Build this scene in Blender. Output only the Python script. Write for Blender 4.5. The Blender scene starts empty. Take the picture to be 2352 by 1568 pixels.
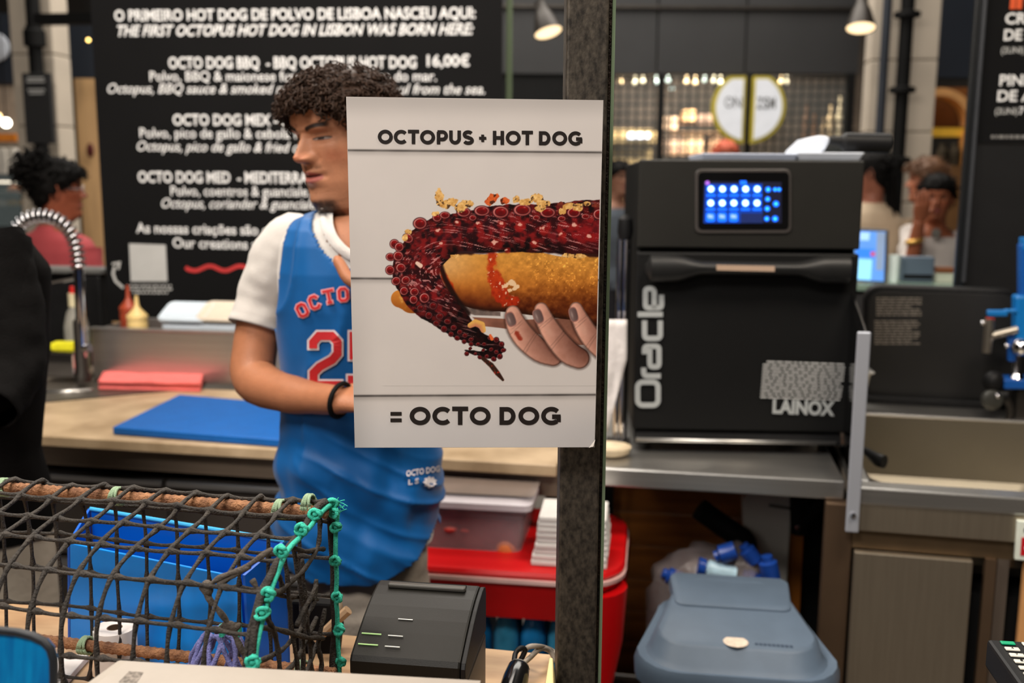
import bpy, bmesh, math, random
import numpy as np
from math import sin, cos, pi, radians, atan2, sqrt
from mathutils import Vector, Matrix, noise
from mathutils.bvhtree import BVHTree
random.seed(7); rng = np.random.default_rng(7)
SC = bpy.context.scene
COL = SC.collection

# ---------------------------------------------------------------- camera model (35 mm lens, held at eye height)
F = 2287.0; YAW = radians(8); PIT = radians(9); ROLL = 0.0068
EYE = Vector((0, 0, 1.55))
HEAD = Vector((-sin(YAW), cos(YAW), 0)); RIGHT = Vector((cos(YAW), sin(YAW), 0)); UP = Vector((0, 0, 1))
_f = HEAD * cos(PIT) + Vector((0, 0, -sin(PIT)))
_u0 = HEAD * sin(PIT) + Vector((0, 0, cos(PIT)))
_r = RIGHT * cos(ROLL) + _u0 * sin(ROLL)
_u = -RIGHT * sin(ROLL) + _u0 * cos(ROLL)
def ray(px, py):
    return _f + _r * ((px - 1176) / F) + _u * ((784 - py) / F)
def H(px, py, D):            # point at ground distance D along the heading
    d = ray(px, py); return EYE + d * (D / d.dot(HEAD))
def G(px, py, z):            # point on the level z
    d = ray(px, py); return EYE + d * ((z - EYE.z) / d.z)
def Wy(px, py, y):           # point on the vertical plane y = const
    d = ray(px, py); return EYE + d * (y / d.y)
def onplane(px, py, p, n):   # point on plane through p with normal n
    d = ray(px, py); return EYE + d * ((p - EYE).dot(n) / d.dot(n))

cam = bpy.data.cameras.new('camera'); camo = bpy.data.objects.new('camera', cam); COL.objects.link(camo)
cam.sensor_width = 36; cam.lens = 36 * F / 2352
cam.clip_start = 0.05; cam.clip_end = 100
M3 = Matrix((_r, _u, -_f)).transposed()
camo.matrix_world = Matrix.Translation(EYE) @ M3.to_4x4()
cam.dof.use_dof = True; cam.dof.focus_distance = 1.19; cam.dof.aperture_fstop = 3.9; cam.dof.aperture_blades = 0
SC.camera = camo

# ---------------------------------------------------------------- world, lamps, exposure
w = bpy.data.worlds.new('world'); SC.world = w; w.use_nodes = True
w.node_tree.nodes['Background'].inputs[0].default_value = (0.75, 0.85, 1.0, 1)
w.node_tree.nodes['Background'].inputs[1].default_value = 0.07
SC.view_settings.view_transform = 'Standard'; SC.view_settings.look = 'None'
SC.view_settings.gamma = 1; SC.view_settings.use_curve_mapping = False
SC.view_settings.exposure = 0.2
def area(name, loc, target, size, power, col=(1, .93, .84), sy=None):
    l = bpy.data.lights.new(name, 'AREA'); l.energy = power; l.color = col; l.size = size
    if sy: l.shape = 'RECTANGLE'; l.size_y = sy
    o = bpy.data.objects.new(name, l); o.location = loc
    o.rotation_euler = (Vector(target) - Vector(loc)).to_track_quat('-Z', 'Y').to_euler(); COL.objects.link(o); return o
area('ceiling_light_front', (-0.9, -.9, 3.9), (-0.4, 1.4, 1.1), 1.3, 88, (1, .93, .86), .8)
area('ceiling_light_left', (-1.5, 1.2, 3.4), (-1.2, 2.4, .9), 1.0, 55, (1, .90, .78), .6)
area('ceiling_light_right', (1.0, 1.1, 3.6), (.55, 2.2, .7), .9, 52, (1, .88, .74), .6)
area('ceiling_light_stall', (-1.0, 2.6, 3.4), (-1.0, 2.7, .9), 1.4, 26, (1, .9, .8), .6)
area('shop_light', H(1600, 60, 8.95), H(1570, 420, 9.7), 1.6, 120, (1, .86, .68), .8)
area('added_front_fill', (-1.6, -2.6, 2.9), (-0.6, 1.8, 1.3), 1.6, 22, (1, .92, .85), 1.0)  # added soft front fill that brightens the man's face, no lamp of the hall
area('hall_light', (-1.0, 6.5, 5.5), (-1.0, 6.5, 0), 6.0, 420, (1, .94, .86), 3.0)

# ---------------------------------------------------------------- materials
def lin(c):
    c = c / 255.0
    return c / 12.92 if c <= .04045 else ((c + .055) / 1.055) ** 2.4
def C(r, g, b): return (lin(r), lin(g), lin(b), 1)
_M = {}
def mat(name, col=(.5, .5, .5, 1), rough=.5, metal=0, var=.12, scale=12, bump=0, bscale=60, stretch=None,
        col2=None, emit=0, ecol=None, trans=0, alpha=1, ior=1.45, spec=None, coat=0, attr=None, sheen=0, detail=4):
    if name in _M: return _M[name]
    m = bpy.data.materials.new(name); m.use_nodes = True; nt = m.node_tree; b = nt.nodes['Principled BSDF']
    tc = nt.nodes.new('ShaderNodeTexCoord'); mp = nt.nodes.new('ShaderNodeMapping'); nt.links.new(tc.outputs['Object'], mp.inputs[0])
    if stretch: mp.inputs['Scale'].default_value = stretch
    nz = nt.nodes.new('ShaderNodeTexNoise'); nz.inputs['Scale'].default_value = scale; nz.inputs['Detail'].default_value = detail
    nt.links.new(mp.outputs[0], nz.inputs['Vector'])
    rp = nt.nodes.new('ShaderNodeValToRGB'); nt.links.new(nz.outputs['Fac'], rp.inputs[0])
    rp.color_ramp.elements[0].position = .32; rp.color_ramp.elements[1].position = .68
    lo = col2 if col2 else tuple(x * (1 - var) for x in col[:3]) + (1,)
    hi = col if col2 else tuple(min(1, x * (1 + var)) for x in col[:3]) + (1,)
    rp.color_ramp.elements[0].color = lo; rp.color_ramp.elements[1].color = hi
    src = rp.outputs[0]
    if attr:
        at = nt.nodes.new('ShaderNodeAttribute'); at.attribute_name = attr
        mx = nt.nodes.new('ShaderNodeMix'); mx.data_type = 'RGBA'; mx.blend_type = 'MULTIPLY'; mx.inputs[0].default_value = 1
        nt.links.new(at.outputs['Color'], mx.inputs[6]); nt.links.new(rp.outputs[0], mx.inputs[7]); src = mx.outputs[2]
    nt.links.new(src, b.inputs['Base Color'])
    b.inputs['Roughness'].default_value = rough; b.inputs['Metallic'].default_value = metal; b.inputs['IOR'].default_value = ior
    if spec is not None: b.inputs['Specular IOR Level'].default_value = spec
    if trans: b.inputs['Transmission Weight'].default_value = trans
    if alpha < 1: b.inputs['Alpha'].default_value = alpha
    if coat: b.inputs['Coat Weight'].default_value = coat
    if sheen: b.inputs['Sheen Weight'].default_value = sheen
    if emit:
        b.inputs['Emission Color'].default_value = ecol or col; b.inputs['Emission Strength'].default_value = emit
    if bump:
        n2 = nt.nodes.new('ShaderNodeTexNoise'); n2.inputs['Scale'].default_value = bscale; n2.inputs['Detail'].default_value = 3
        nt.links.new(mp.outputs[0], n2.inputs['Vector'])
        bp = nt.nodes.new('ShaderNodeBump'); bp.inputs['Strength'].default_value = bump; bp.inputs['Distance'].default_value = .01
        nt.links.new(n2.outputs['Fac'], bp.inputs['Height']); nt.links.new(bp.outputs[0], b.inputs['Normal'])
    _M[name] = m; return m

STEEL = mat('brushed_steel', C(196, 194, 190), .32, .93, .08, 3, .05, 30, stretch=(1, 8, 60))
STEELV = mat('brushed_steel_door', C(168, 156, 138), .4, .88, .05, 3, .05, 30, stretch=(40, 40, 2))
STEELD = mat('dark_steel', C(70, 66, 62), .4, .8, .15)
CHROME = mat('chrome', C(215, 215, 220), .08, 1, .02)
BLACKP = mat('black_plastic', C(20, 20, 21), .5, 0, .15, 20, .03, 400, spec=.25)
BLACKM = mat('black_matte', C(15, 15, 15), .7, 0, .15, spec=.2)
BLACKG = mat('black_gloss', C(14, 14, 15), .15, 0, .1)
BOARD = mat('menu_board_black', C(13, 13, 14), .8, 0, .1, 5, spec=.15)
CHALK = mat('board_print_white', C(222, 222, 222), .7, 0, .05)
CHALKG = mat('board_print_grey', C(180, 180, 178), .7, 0, .05)
WHITEP = mat('white_plastic', C(225, 225, 228), .4, 0, .04)
STONE = mat('counter_stone', C(198, 174, 142), .38, 0, .1, 9, col2=C(158, 134, 104), detail=8)
STONEE = mat('counter_edge', C(165, 145, 120), .5, 0, .1, 14, col2=C(135, 115, 95), detail=8)
DARKN = mat('dark_navy_panel', C(30, 36, 46), .6, 0, .08, 3)
CHAR = mat('charcoal_panel', C(40, 40, 41), .6, 0, .08, 3)
PILLAR = mat('limestone', C(190, 178, 162), .8, 0, .08, 2.5, .1, 20, detail=8)
BLUECB = mat('blue_board', C(8, 92, 172), .45, 0, .06, 30)

# ---------------------------------------------------------------- mesh helpers
class MB:
    def __init__(s): s.v = []; s.f = []; s.m = []; s.mi = 0
    def add(s, vs, fs):
        o = len(s.v); s.v.extend([tuple(v) for v in vs]); s.f.extend([tuple(i + o for i in f) for f in fs]); s.m.extend([s.mi] * len(fs)); return s
    def hexa(s, b, t):       # 4 bottom + 4 top corners
        s.add(list(b) + list(t), [(3, 2, 1, 0), (4, 5, 6, 7), (0, 1, 5, 4), (1, 2, 6, 5), (2, 3, 7, 6), (3, 0, 4, 7)]); return s
    def box(s, c, sz, rz=0, R=None):
        hx, hy, hz = [q / 2 for q in sz]; R = R or Matrix.Rotation(rz, 3, 'Z'); c = Vector(c)
        P = [c + R @ Vector((x, y, z)) for z in (-hz, hz) for x, y in ((-hx, -hy), (hx, -hy), (hx, hy), (-hx, hy))]
        return s.hexa(P[:4], P[4:])
    def slab(s, top, z0):    # polygon top extruded down to z0 (list of Vectors)
        n = len(top); b = [Vector((p[0], p[1], z0)) for p in top]
        return s.add(list(top) + b, [tuple(range(n)), tuple(reversed(range(n, 2 * n)))] + [(i, i + n, (i + 1) % n + n, (i + 1) % n) for i in range(n)])
    def plate(s, poly, t):   # polygon (coplanar) thickened by vector t
        n = len(poly); b = [Vector(p) + Vector(t) for p in poly]
        return s.add([Vector(p) for p in poly] + b, [tuple(range(n)), tuple(reversed(range(n, 2 * n)))] + [(i, i + n, (i + 1) % n + n, (i + 1) % n) for i in range(n)])
    def tube(s, pts, r, n=8, caps=True, flat=None, squash=1):
        pts = [Vector(p) for p in pts]; k = len(pts)
        rs = r if isinstance(r, (list, tuple)) else [r] * k
        T = [(pts[min(i + 1, k - 1)] - pts[max(i - 1, 0)]).normalized() for i in range(k)]
        a = Vector(flat) if flat else (Vector((0, 0, 1)) if abs(T[0].z) < .9 else Vector((1, 0, 0)))
        vs = []
        for i in range(k):
            a = (a - T[i] * a.dot(T[i]))
            a = a.normalized() if a.length > 1e-6 else T[i].orthogonal().normalized()
            b = T[i].cross(a)
            for j in range(n):
                th = 2 * pi * j / n; vs.append(pts[i] + (a * cos(th) * squash + b * sin(th)) * rs[i])
        fs = [(i * n + j, i * n + (j + 1) % n, (i + 1) * n + (j + 1) % n, (i + 1) * n + j) for i in range(k - 1) for j in range(n)]
        if caps: fs += [tuple(reversed(range(n))), tuple(range((k - 1) * n, k * n))]
        return s.add(vs, fs)
    def lathe(s, c, prof, n=24, axis=(0, 0, 1), cap=True):   # prof: (r, h)
        ax = Vector(axis).normalized(); a = ax.orthogonal().normalized(); b = ax.cross(a); c = Vector(c)
        vs = [c + ax * h + (a * cos(2 * pi * j / n) + b * sin(2 * pi * j / n)) * r for r, h in prof for j in range(n)]
        k = len(prof)
        fs = [(i * n + j, i * n + (j + 1) % n, (i + 1) * n + (j + 1) % n, (i + 1) * n + j) for i in range(k - 1) for j in range(n)]
        if cap: fs += [tuple(reversed(range(n))), tuple(range((k - 1) * n, k * n))]
        return s.add(vs, fs)
    def rings(s, R, closed=True, caps=True):   # list of rings (same length)
        n = len(R[0]); k = len(R); vs = [p for r in R for p in r]
        m = n if closed else n - 1
        fs = [(i * n + j, i * n + (j + 1) % n, (i + 1) * n + (j + 1) % n, (i + 1) * n + j) for i in range(k - 1) for j in range(m)]
        if caps and closed: fs += [tuple(reversed(range(n))), tuple(range((k - 1) * n, k * n))]
        return s.add(vs, fs)
    def ball(s, c, r, nu=12, nv=8, R=None):
        c = Vector(c); rr = Vector(r) if isinstance(r, (tuple, list, Vector)) else Vector((r, r, r)); R = R or Matrix.Identity(3)
        ring = []
        for i in range(1, nv):
            ph = pi * i / nv; ring.append([c + R @ Vector((rr.x * sin(ph) * cos(2 * pi * j / nu), rr.y * sin(ph) * sin(2 * pi * j / nu), -rr.z * cos(ph))) for j in range(nu)])
        return s.rings(ring)

def tag(o, label=None, cat=None, group=None, kind=None):
    if label: o['label'] = label
    if cat: o['category'] = cat
    if group: o['group'] = group
    if kind: o['kind'] = kind
    return o
_W = {}
def world_loc(o):
    v = Vector(o.location)
    while o.parent: o = o.parent; v = v + Vector(o.location)
    return v
def thing(name, label, cat, loc=(0, 0, 0), group=None):
    o = bpy.data.objects.new(name, None); COL.objects.link(o); o.location = loc; o.empty_display_size = .05
    return tag(o, label, cat, group)
def obj(name, mb, m, parent=None, smooth=False, bevel=0, segs=2, label=None, kind=None, origin=None, auto=False):
    vs = mb.v; A = np.array(vs, dtype=float)
    if origin is None:
        mn, mx = A.min(0), A.max(0); origin = Vector(((mn[0] + mx[0]) / 2, (mn[1] + mx[1]) / 2, mn[2]))
    A = A - np.array(origin)
    me = bpy.data.meshes.new(name); me.from_pydata(A.tolist(), [], mb.f)
    ms = m if isinstance(m, (list, tuple)) else [m]
    for q in ms: me.materials.append(q)
    if len(ms) > 1: me.polygons.foreach_set('material_index', mb.m)
    if smooth: me.polygons.foreach_set('use_smooth', [True] * len(me.polygons))
    me.update()
    if smooth == 'auto': me.set_sharp_from_angle(angle=radians(35))
    o = bpy.data.objects.new(name, me); COL.objects.link(o)
    if parent:
        o.parent = parent; o.location = Vector(origin) - world_loc(parent)
    else: o.location = origin
    if bevel:
        b = o.modifiers.new('bevel', 'BEVEL'); b.width = bevel; b.segments = segs; b.limit_method = 'ANGLE'; b.angle_limit = radians(40)
    if label: o['label'] = label
    if kind: o['kind'] = kind
    return o
def struct(name, mb, m, parent=None, **k):
    o = obj(name, mb, m, parent, **k)
    if not parent: o['kind'] = 'structure'
    return o
def copy_tree(o, parent=None):
    c = o.copy(); COL.objects.link(c); c.parent = parent
    for ch in list(o.children): copy_tree(ch, c)
    return c
# lettering: flat print as thin mesh
_tmp = {}
def glyphs(body, off=0., shear=0., space=1., res=3):
    k = (body, off, shear, space)
    if k in _tmp: return _tmp[k]
    c = bpy.data.curves.new('t', 'FONT'); c.body = body; c.offset = off; c.shear = shear; c.space_character = space; c.resolution_u = res; c.size = 1
    o = bpy.data.objects.new('t', c); me = bpy.data.meshes.new_from_object(o)
    vs = [(v.co.x, v.co.y) for v in me.vertices]; fs = [tuple(p.vertices) for p in me.polygons]
    bpy.data.objects.remove(o); bpy.data.curves.remove(c); bpy.data.meshes.remove(me)
    _tmp[k] = (vs, fs); return vs, fs
CAP = max(v[1] for v in glyphs('H')[0])
def text_on(mb, body, p0, p1, cap, up=UP, off=.0, shear=0., space=1., fit=None):
    """print body from p0 to p1 (ends of its baseline), capitals `cap` high"""
    vs, fs = glyphs(body, off, shear, space)
    x0 = min(v[0] for v in vs); x1 = max(v[0] for v in vs)
    p0 = Vector(p0); p1 = Vector(p1); d = p1 - p0; up = Vector(up)
    mb.add([p0 + d * ((v[0] - x0) / (x1 - x0)) + up * (v[1] / CAP * cap) for v in vs], fs)
def ribbon(mb, pts, w, closed=False, P=None):
    """flat mitred stroke of width w along 2-D pts, mapped by P(x, y)"""
    pts = [Vector((p[0], p[1])) for p in pts]; k = len(pts); L = []; Rr = []
    for i in range(k):
        a = pts[(i - 1) % k] if closed or i > 0 else None; b = pts[(i + 1) % k] if closed or i < k - 1 else None
        d1 = (pts[i] - a).normalized() if a is not None else None; d2 = (b - pts[i]).normalized() if b is not None else None
        if d1 is None: d1 = d2
        if d2 is None: d2 = d1
        n1 = Vector((-d1.y, d1.x)); n2 = Vector((-d2.y, d2.x)); n = (n1 + n2)
        n = n.normalized() if n.length > 1e-6 else n1
        m = w / 2 / max(.35, n.dot(n1)); L.append(pts[i] + n * m); Rr.append(pts[i] - n * m)
    vs = [P(*p) for p in L] + [P(*p) for p in Rr]
    e = k if closed else k - 1
    mb.add(vs, [(i, (i + 1) % k, k + (i + 1) % k, k + i) for i in range(e)])
def arc(cx, cy, rx, ry, a0, a1, n=16):
    return [(cx + rx * cos(radians(a0 + (a1 - a0) * i / n)), cy + ry * sin(radians(a0 + (a1 - a0) * i / n))) for i in range(n + 1)]
def smooth_pts(P, n=6):
    P = [Vector(p) for p in P]; out = []
    for i in range(len(P) - 1):
        a = P[max(i - 1, 0)]; b = P[i]; c = P[i + 1]; d = P[min(i + 2, len(P) - 1)]
        for j in range(n):
            t = j / n; out.append(.5 * ((2 * b) + (c - a) * t + (2 * a - 5 * b + 4 * c - d) * t * t + (3 * b - a - 3 * c + d) * t ** 3))
    out.append(P[-1]); return out
def lerp_list(R, n=6):
    out = []
    for i in range(len(R) - 1):
        a = R[max(i - 1, 0)]; b = R[i]; c = R[i + 1]; d = R[min(i + 2, len(R) - 1)]
        for j in range(n):
            t = j / n; out.append(.5 * ((2 * b) + (c - a) * t + (2 * a - 5 * b + 4 * c - d) * t * t + (3 * b - a - 3 * c + d) * t ** 3))
    out.append(R[-1]); return out
# ================================================================ the hall
FLOOR = mat('polished_concrete', C(92, 86, 80), .45, 0, .12, 2, .05, 30, detail=8)
HALLW = mat('hall_wall_paint', C(66, 62, 58), .8, 0, .1, 1)
CEILM = mat('dark_roof', C(34, 34, 36), .85, 0, .1, 1)
struct('floor', MB().box((0, 4.5, -.05), (20, 20, .1)), FLOOR)
struct('ceiling', MB().box((0, 4.5, 6.65), (20, 20, .1)), CEILM)
struct('wall_back', MB().box((0, 13.6, 3.3), (19.8, .2, 6.6)), HALLW)
struct('wall_left', MB().box((-9.6, 4.5, 3.3), (.2, 18, 6.6)), HALLW)
struct('wall_right', MB().box((9.6, 4.5, 3.3), (.2, 18, 6.6)), HALLW)
struct('wall_front', MB().box((0, -4.6, 3.3), (19.8, .2, 6.6)), HALLW)

# limestone pillars, blocks stacked with recessed joints
def pillar(pxl, pxr, py, D, depth, h=6.55):
    a = H(pxl, py, D); b = H(pxr, py, D); c = (a + b) / 2; wd = (b - a).length
    core = struct('pillar', MB().box((c.x, c.y + depth / 2, h / 2), (wd - .02, depth - .02, h), 0), mat('mortar', C(120, 110, 98), .9, 0, .1))
    z = 0; i = 0
    while z < h - .01:
        hh = min(.48, h - z)
        obj('stone_block', MB().box((c.x, c.y + depth / 2, z + hh / 2), (wd, depth, hh - .008)), PILLAR, core, bevel=.006); z += hh; i += 1
    return c, wd
pl, pw = pillar(24, 128, 150, 7.0, .2)
pr, pwr = pillar(2001, 2150, 150, 7.0, .2)

# left market side: cast iron downpipe with a hanging sign board
t = thing('downpipe', 'black cast iron downpipe on the left limestone pillar', 'pipe', (H(80, 100, 6.86).x, H(80, 100, 6.86).y, 0))
q = H(80, 100, 6.86)
obj('pipe', MB().lathe((q.x, q.y, 0), [(.045, 0), (.045, 6.4)], 16), BLACKM, t, smooth='auto')
zc = H(80, 85, 6.86).z
obj('pipe_collar', MB().lathe((q.x, q.y, zc - .06), [(.07, 0), (.07, .1), (.055, .11), (.055, .13)], 16), BLACKM, t, smooth='auto')
a = H(60, 168, 6.795); b = H(123, 330, 6.795)
t = thing('hanging_sign', 'tall black sign board hung on the left pillar', 'sign', (a.x, a.y, b.z))
obj('sign_panel', MB().box(((a.x + b.x) / 2 , a.y, (a.z + b.z) / 2), (.2, .03, a.z - b.z)), CHAR, t, bevel=.004)
mb = MB()
for k, (yy, ww) in enumerate([(180, .12), (187, .13), (207, .12), (214, .10)]):
    z = H(90, yy, 6.78).z; mb.box(((a.x + b.x) / 2, a.y - .017, z), (ww, .003, .012))
obj('sign_print', mb, CHALKG, t)
# steel beam across the top left, navy fascia panels with a white round logo disk
z = H(100, 32, 6.0).z
struct('trim_1', MB().box((-2.6, 5.75, z), (2.2, .08, .06)), BLACKM)
def panel_px(x0, y0, x1, y1, D, th=.06):
    a = H(x0, y0, D); b = H(x1, y0, D); z1 = a.z; z0 = H(x0, y1, D).z
    n = (b - a); n = Vector((-n.y, n.x, 0)).normalized() * th
    P = [Vector((a.x, a.y, z0)), Vector((b.x, b.y, z0)), Vector((b.x, b.y, z1)), Vector((a.x, a.y, z1))]
    return MB().plate(P, n)
struct('trim_2', panel_px(142, 30, 260, 178, 8.2), DARKN)
struct('trim_3', panel_px(-90, 30, 24, 190, 8.2), DARKN)
c = H(-12, 108, 8.1)
t = thing('round_wall_sign', 'pale round sign disk on the navy fascia at the far left', 'sign', c)
obj('disk', MB().lathe(c, [(.11, -.02), (.115, 0), (.115, .02), (.09, .025)], 32, axis=-HEAD), mat('sign_white', C(200, 205, 215), .5), t, smooth='auto')
# timber door leaf with red oval badge
mb = panel_px(170, 180, 240, 910, 7.6, .05)
for k in (0, 1, 4, 5): mb.v[k] = (mb.v[k][0], mb.v[k][1], 0.0)
t = thing('timber_post', 'pale timber panel beside the menu board with a dark red badge', 'panel', H(205, 780, 7.6))
TIMB = mat('pale_timber', C(196, 158, 112), .6, 0, .15, 3, stretch=(6, 6, .7))
obj('panel', mb, TIMB, t)
c = H(207, 345, 7.57); obj('badge', MB().ball(c, (.03, .01, .055)), mat('dark_red', C(80, 20, 18), .5), t, smooth=True)
c = H(203, 92, 7.9)
t = thing('small_fairy_lamp', 'tiny warm round lamp at the edge of the menu board', 'lamp', c)
obj('bulb', MB().ball(c, .012), mat('warm_glow', C(255, 210, 120), .4, emit=6, ecol=C(255, 210, 120)), t, smooth=True)
obj('rod', MB().lathe(c + Vector((0, 0, .01)), [(.002, 0), (.002, 6.58 - c.z)], 6), BLACKM, t)
# bakery counter glowing at the far left edge
c = H(14, 282, 7.5)
t = thing('globe_lamp', 'bright white globe lamp over the bakery counter at far left', 'lamp', c)
obj('globe', MB().ball(c, .033), mat('lamp_white', C(255, 250, 235), .4, emit=9, ecol=C(255, 246, 225)), t, smooth=True)
obj('rod', MB().lathe(c + Vector((0, 0, .03)), [(.004, 0), (.004, 4.8)], 8), BLACKM, t)
c2 = H(-6, 268, 7.7)
t = thing('globe_lamp', 'smaller warm globe lamp behind the white one at far left', 'lamp', c2)
obj('globe', MB().ball(c2, .03), mat('lamp_warm', C(255, 214, 150), .4, emit=4, ecol=C(255, 214, 150)), t, smooth=True)
obj('rod', MB().lathe(c2 + Vector((0, 0, .03)), [(.004, 0), (.004, 4.8)], 8), BLACKM, t)
t = thing('wall_shelf', 'glowing orange wooden shelf behind the bakery counter', 'shelf', H(10, 325, 8))
obj('board', panel_px(-80, 306, 34, 324, 8, .2), mat('orange_wood', C(206, 122, 40), .5, 0, .1), t)
obj('back_panel', panel_px(-80, 196, 60, 410, 8.4, .03), mat('bakery_wall', C(176, 160, 142), .7, 0, .25, 6), t)
for px, lab in ((2, 'white paper bag under the orange shelf at far left'), (24, 'cream paper bag beside the white one under the orange shelf')):
    a = H(px - 12, 400, 7.6); b = H(px + 12, 340, 7.6)
    o = obj('paper_bag', MB().rings([[Vector((a.x + (b.x - a.x) * u * s + (b.x - a.x) * (1 - s) / 2, a.y + v * .06, a.z + (b.z - a.z) * k)) for u, v in ((0, 0), (1, 0), (1, 1), (0, 1))] for k, s in ((0, .9), (.5, 1), (.85, .95), (1, .8))]), mat('bag_paper', C(215, 208, 198), .7, 0, .1, 20), bevel=.004)
    tag(o, lab, 'bag')
t = thing('display_case', 'glass bakery display case lit from inside at far left', 'display case', H(10, 520, 7.2))
t.location.z = 0
a = H(-90, 405, 7.0); b = H(48, 405, 7.0); zb = H(0, 520, 7.0).z
GLASSC = mat('case_glass', C(150, 170, 175), .1, 0, .05, alpha=.35)
obj('base', MB().box(((a.x + b.x) / 2, a.y + .3, zb / 2), (b.x - a.x, .55, zb)), CHAR, t)
obj('glass_front', MB().box(((a.x + b.x) / 2, a.y + .03, (a.z + zb) / 2), (b.x - a.x, .012, a.z - zb)), GLASSC, t)
obj('top', MB().box(((a.x + b.x) / 2, a.y + .3, a.z), (b.x - a.x, .55, .04)), mat('case_top', C(110, 116, 118), .4), t)
obj('shelf', MB().box(((a.x + b.x) / 2, a.y + .3, H(0, 442, 7.2).z), (b.x - a.x, .45, .015)), STEEL, t)
l = H(10, 418, 7.2); obj('light_strip', MB().box((l.x, l.y, l.z), (.3, .02, .012)), mat('case_light', C(255, 240, 215), .4, emit=4, ecol=C(255, 240, 215)), t)
for i, (px, py, cc, lab) in enumerate([(34, 466, C(235, 180, 50), 'yellow pastry in the far left display case'), (8, 468, C(225, 215, 200), 'white cake in the far left display case'), (36, 438, C(220, 140, 80), 'orange pastry on the upper shelf of the display case')]):
    c = H(px, py, 7.22); s = .05
    tag(obj('pastry', MB().lathe(c - Vector((0, 0, .02)), [(.02, 0), (.05, .008), (.055, .03), (.04, .05), (.01, .056)], 16), mat('pastry_%d' % i, cc, .6, 0, .15, 30), smooth=True), lab, 'pastry')

# right market side: dark fascia, glazed shopfront with wire grid
FD = 8.4
struct('trim_4', panel_px(1120, -160, 1515, 168, FD, .15), CHAR)
struct('trim_5', panel_px(1519, -160, 1722, 168, FD, .15), CHAR)
struct('trim_6', panel_px(1726, -160, 1990, 168, FD, .15), CHAR)
struct('trim_7', panel_px(1120, 9, 1990, 16, FD - .03, .03), STEELD)
struct('trim_8', panel_px(2150, -100, 2330, 178, FD, .15), DARKN)
win = thing('shopfront', 'glazed black shopfront with a wire grid across the hall', 'shopfront', H(1700, 700, FD))
for x0, x1 in ((1514, 1528), (1719, 1731), (1950, 1966), (1404, 1410)):
    obj('mullion', panel_px(x0, 168, x1, 700, FD - .02, .06), BLACKM, win)
obj('window_glass', panel_px(1410, 168, 1950, 600, FD + .05, .01), mat('shop_glass', C(200, 210, 210), .05, 0, .02, alpha=.04, spec=.1), win)
mb = MB(); D = FD + .2
for k in range(29):
    px = 1404 + k * 20; a = H(px, 168, D); b = H(px - 6, 372, D); mb.tube([a, Vector((a.x, a.y, b.z))], .008, 4, False)
for k in range(10):
    py = 180 + k * 20; mb.tube([H(1400, py, D), H(1962, py - 1, D)], .008, 4, False)
obj('wire_grid', mb, BLACKM, win, kind='stuff')
struct('wall_partition', panel_px(1150, -100, 2000, 800, FD + 2.3, .1), mat('shop_back_wall', C(58, 50, 43), .8, 0, .5, 3))
struct('wall_partition', panel_px(1150, 168, 1404, 800, FD + .02, .05), BLACKM)
# boxes, ovens and pots inside the shop
SH = thing('shop_shelf', 'pale shelves stacked with boxes inside the far shop', 'shelf', H(1600, 700, FD + 1.6)); SH.location.z = 0
for py in (300, 352):
    obj('board', panel_px(1530, py, 1700, py + 4, FD + 1.5, .35), mat('shelf_wood', C(150, 120, 92), .6), SH)
for px in (1532, 1697):
    a = H(px, 240, FD + 1.5); obj('upright', MB().box((a.x, a.y, a.z / 2), (.03, .03, a.z)), STEELD, SH)
bx = [(1540, 298, 34, 30, C(214, 186, 160), 'beige box on the upper shop shelf, leftmost'), (1585, 282, 26, 30, C(232, 190, 140), 'tan round-topped box on the upper shop shelf, middle'), (1622, 285, 36, 26, C(150, 126, 112), 'brown box on the upper shop shelf, right'),
      (1548, 350, 40, 38, C(196, 166, 146), 'pinkish box on the lower shop shelf, leftmost'), (1594, 350, 44, 44, C(228, 196, 160), 'cream carton on the lower shop shelf, middle'), (1650, 350, 34, 40, C(206, 168, 136), 'tan carton on the lower shop shelf, right')]
for px, py, wx, hx, cc, lab in bx:
    mb = panel_px(px - wx / 2, py - hx, px + wx / 2, py, FD + 1.55, .25)
    tag(obj('carton', mb, mat('carton_%d' % px, cc, .7, 0, .15, 8), bevel=.008), lab, 'box')
t = thing('baking_oven', 'pale yellow bakery oven with a lit strip inside the far shop', 'oven', H(1450, 700, FD + 1.0)); t.location.z = 0
CREAMO = mat('cream_enamel', C(214, 190, 140), .5, 0, .12, 5)
obj('hood', panel_px(1400, 296, 1508, 330, FD + .9, .7), CREAMO, t, bevel=.02)
obj('body', panel_px(1404, 332, 1500, 520, FD + 1.0, .6), CREAMO, t, bevel=.02)
obj('strip_light', panel_px(1440, 305, 1492, 318, FD + .87, .02), mat('tube_light', C(235, 240, 255), .4, emit=2.6, ecol=C(225, 235, 255)), t)
obj('foot', MB().box((H(1450, 520, FD + 1.3).x, H(1450, 520, FD + 1.3).y, .3), (.3, .3, .6)), STEELD, t)
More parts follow.
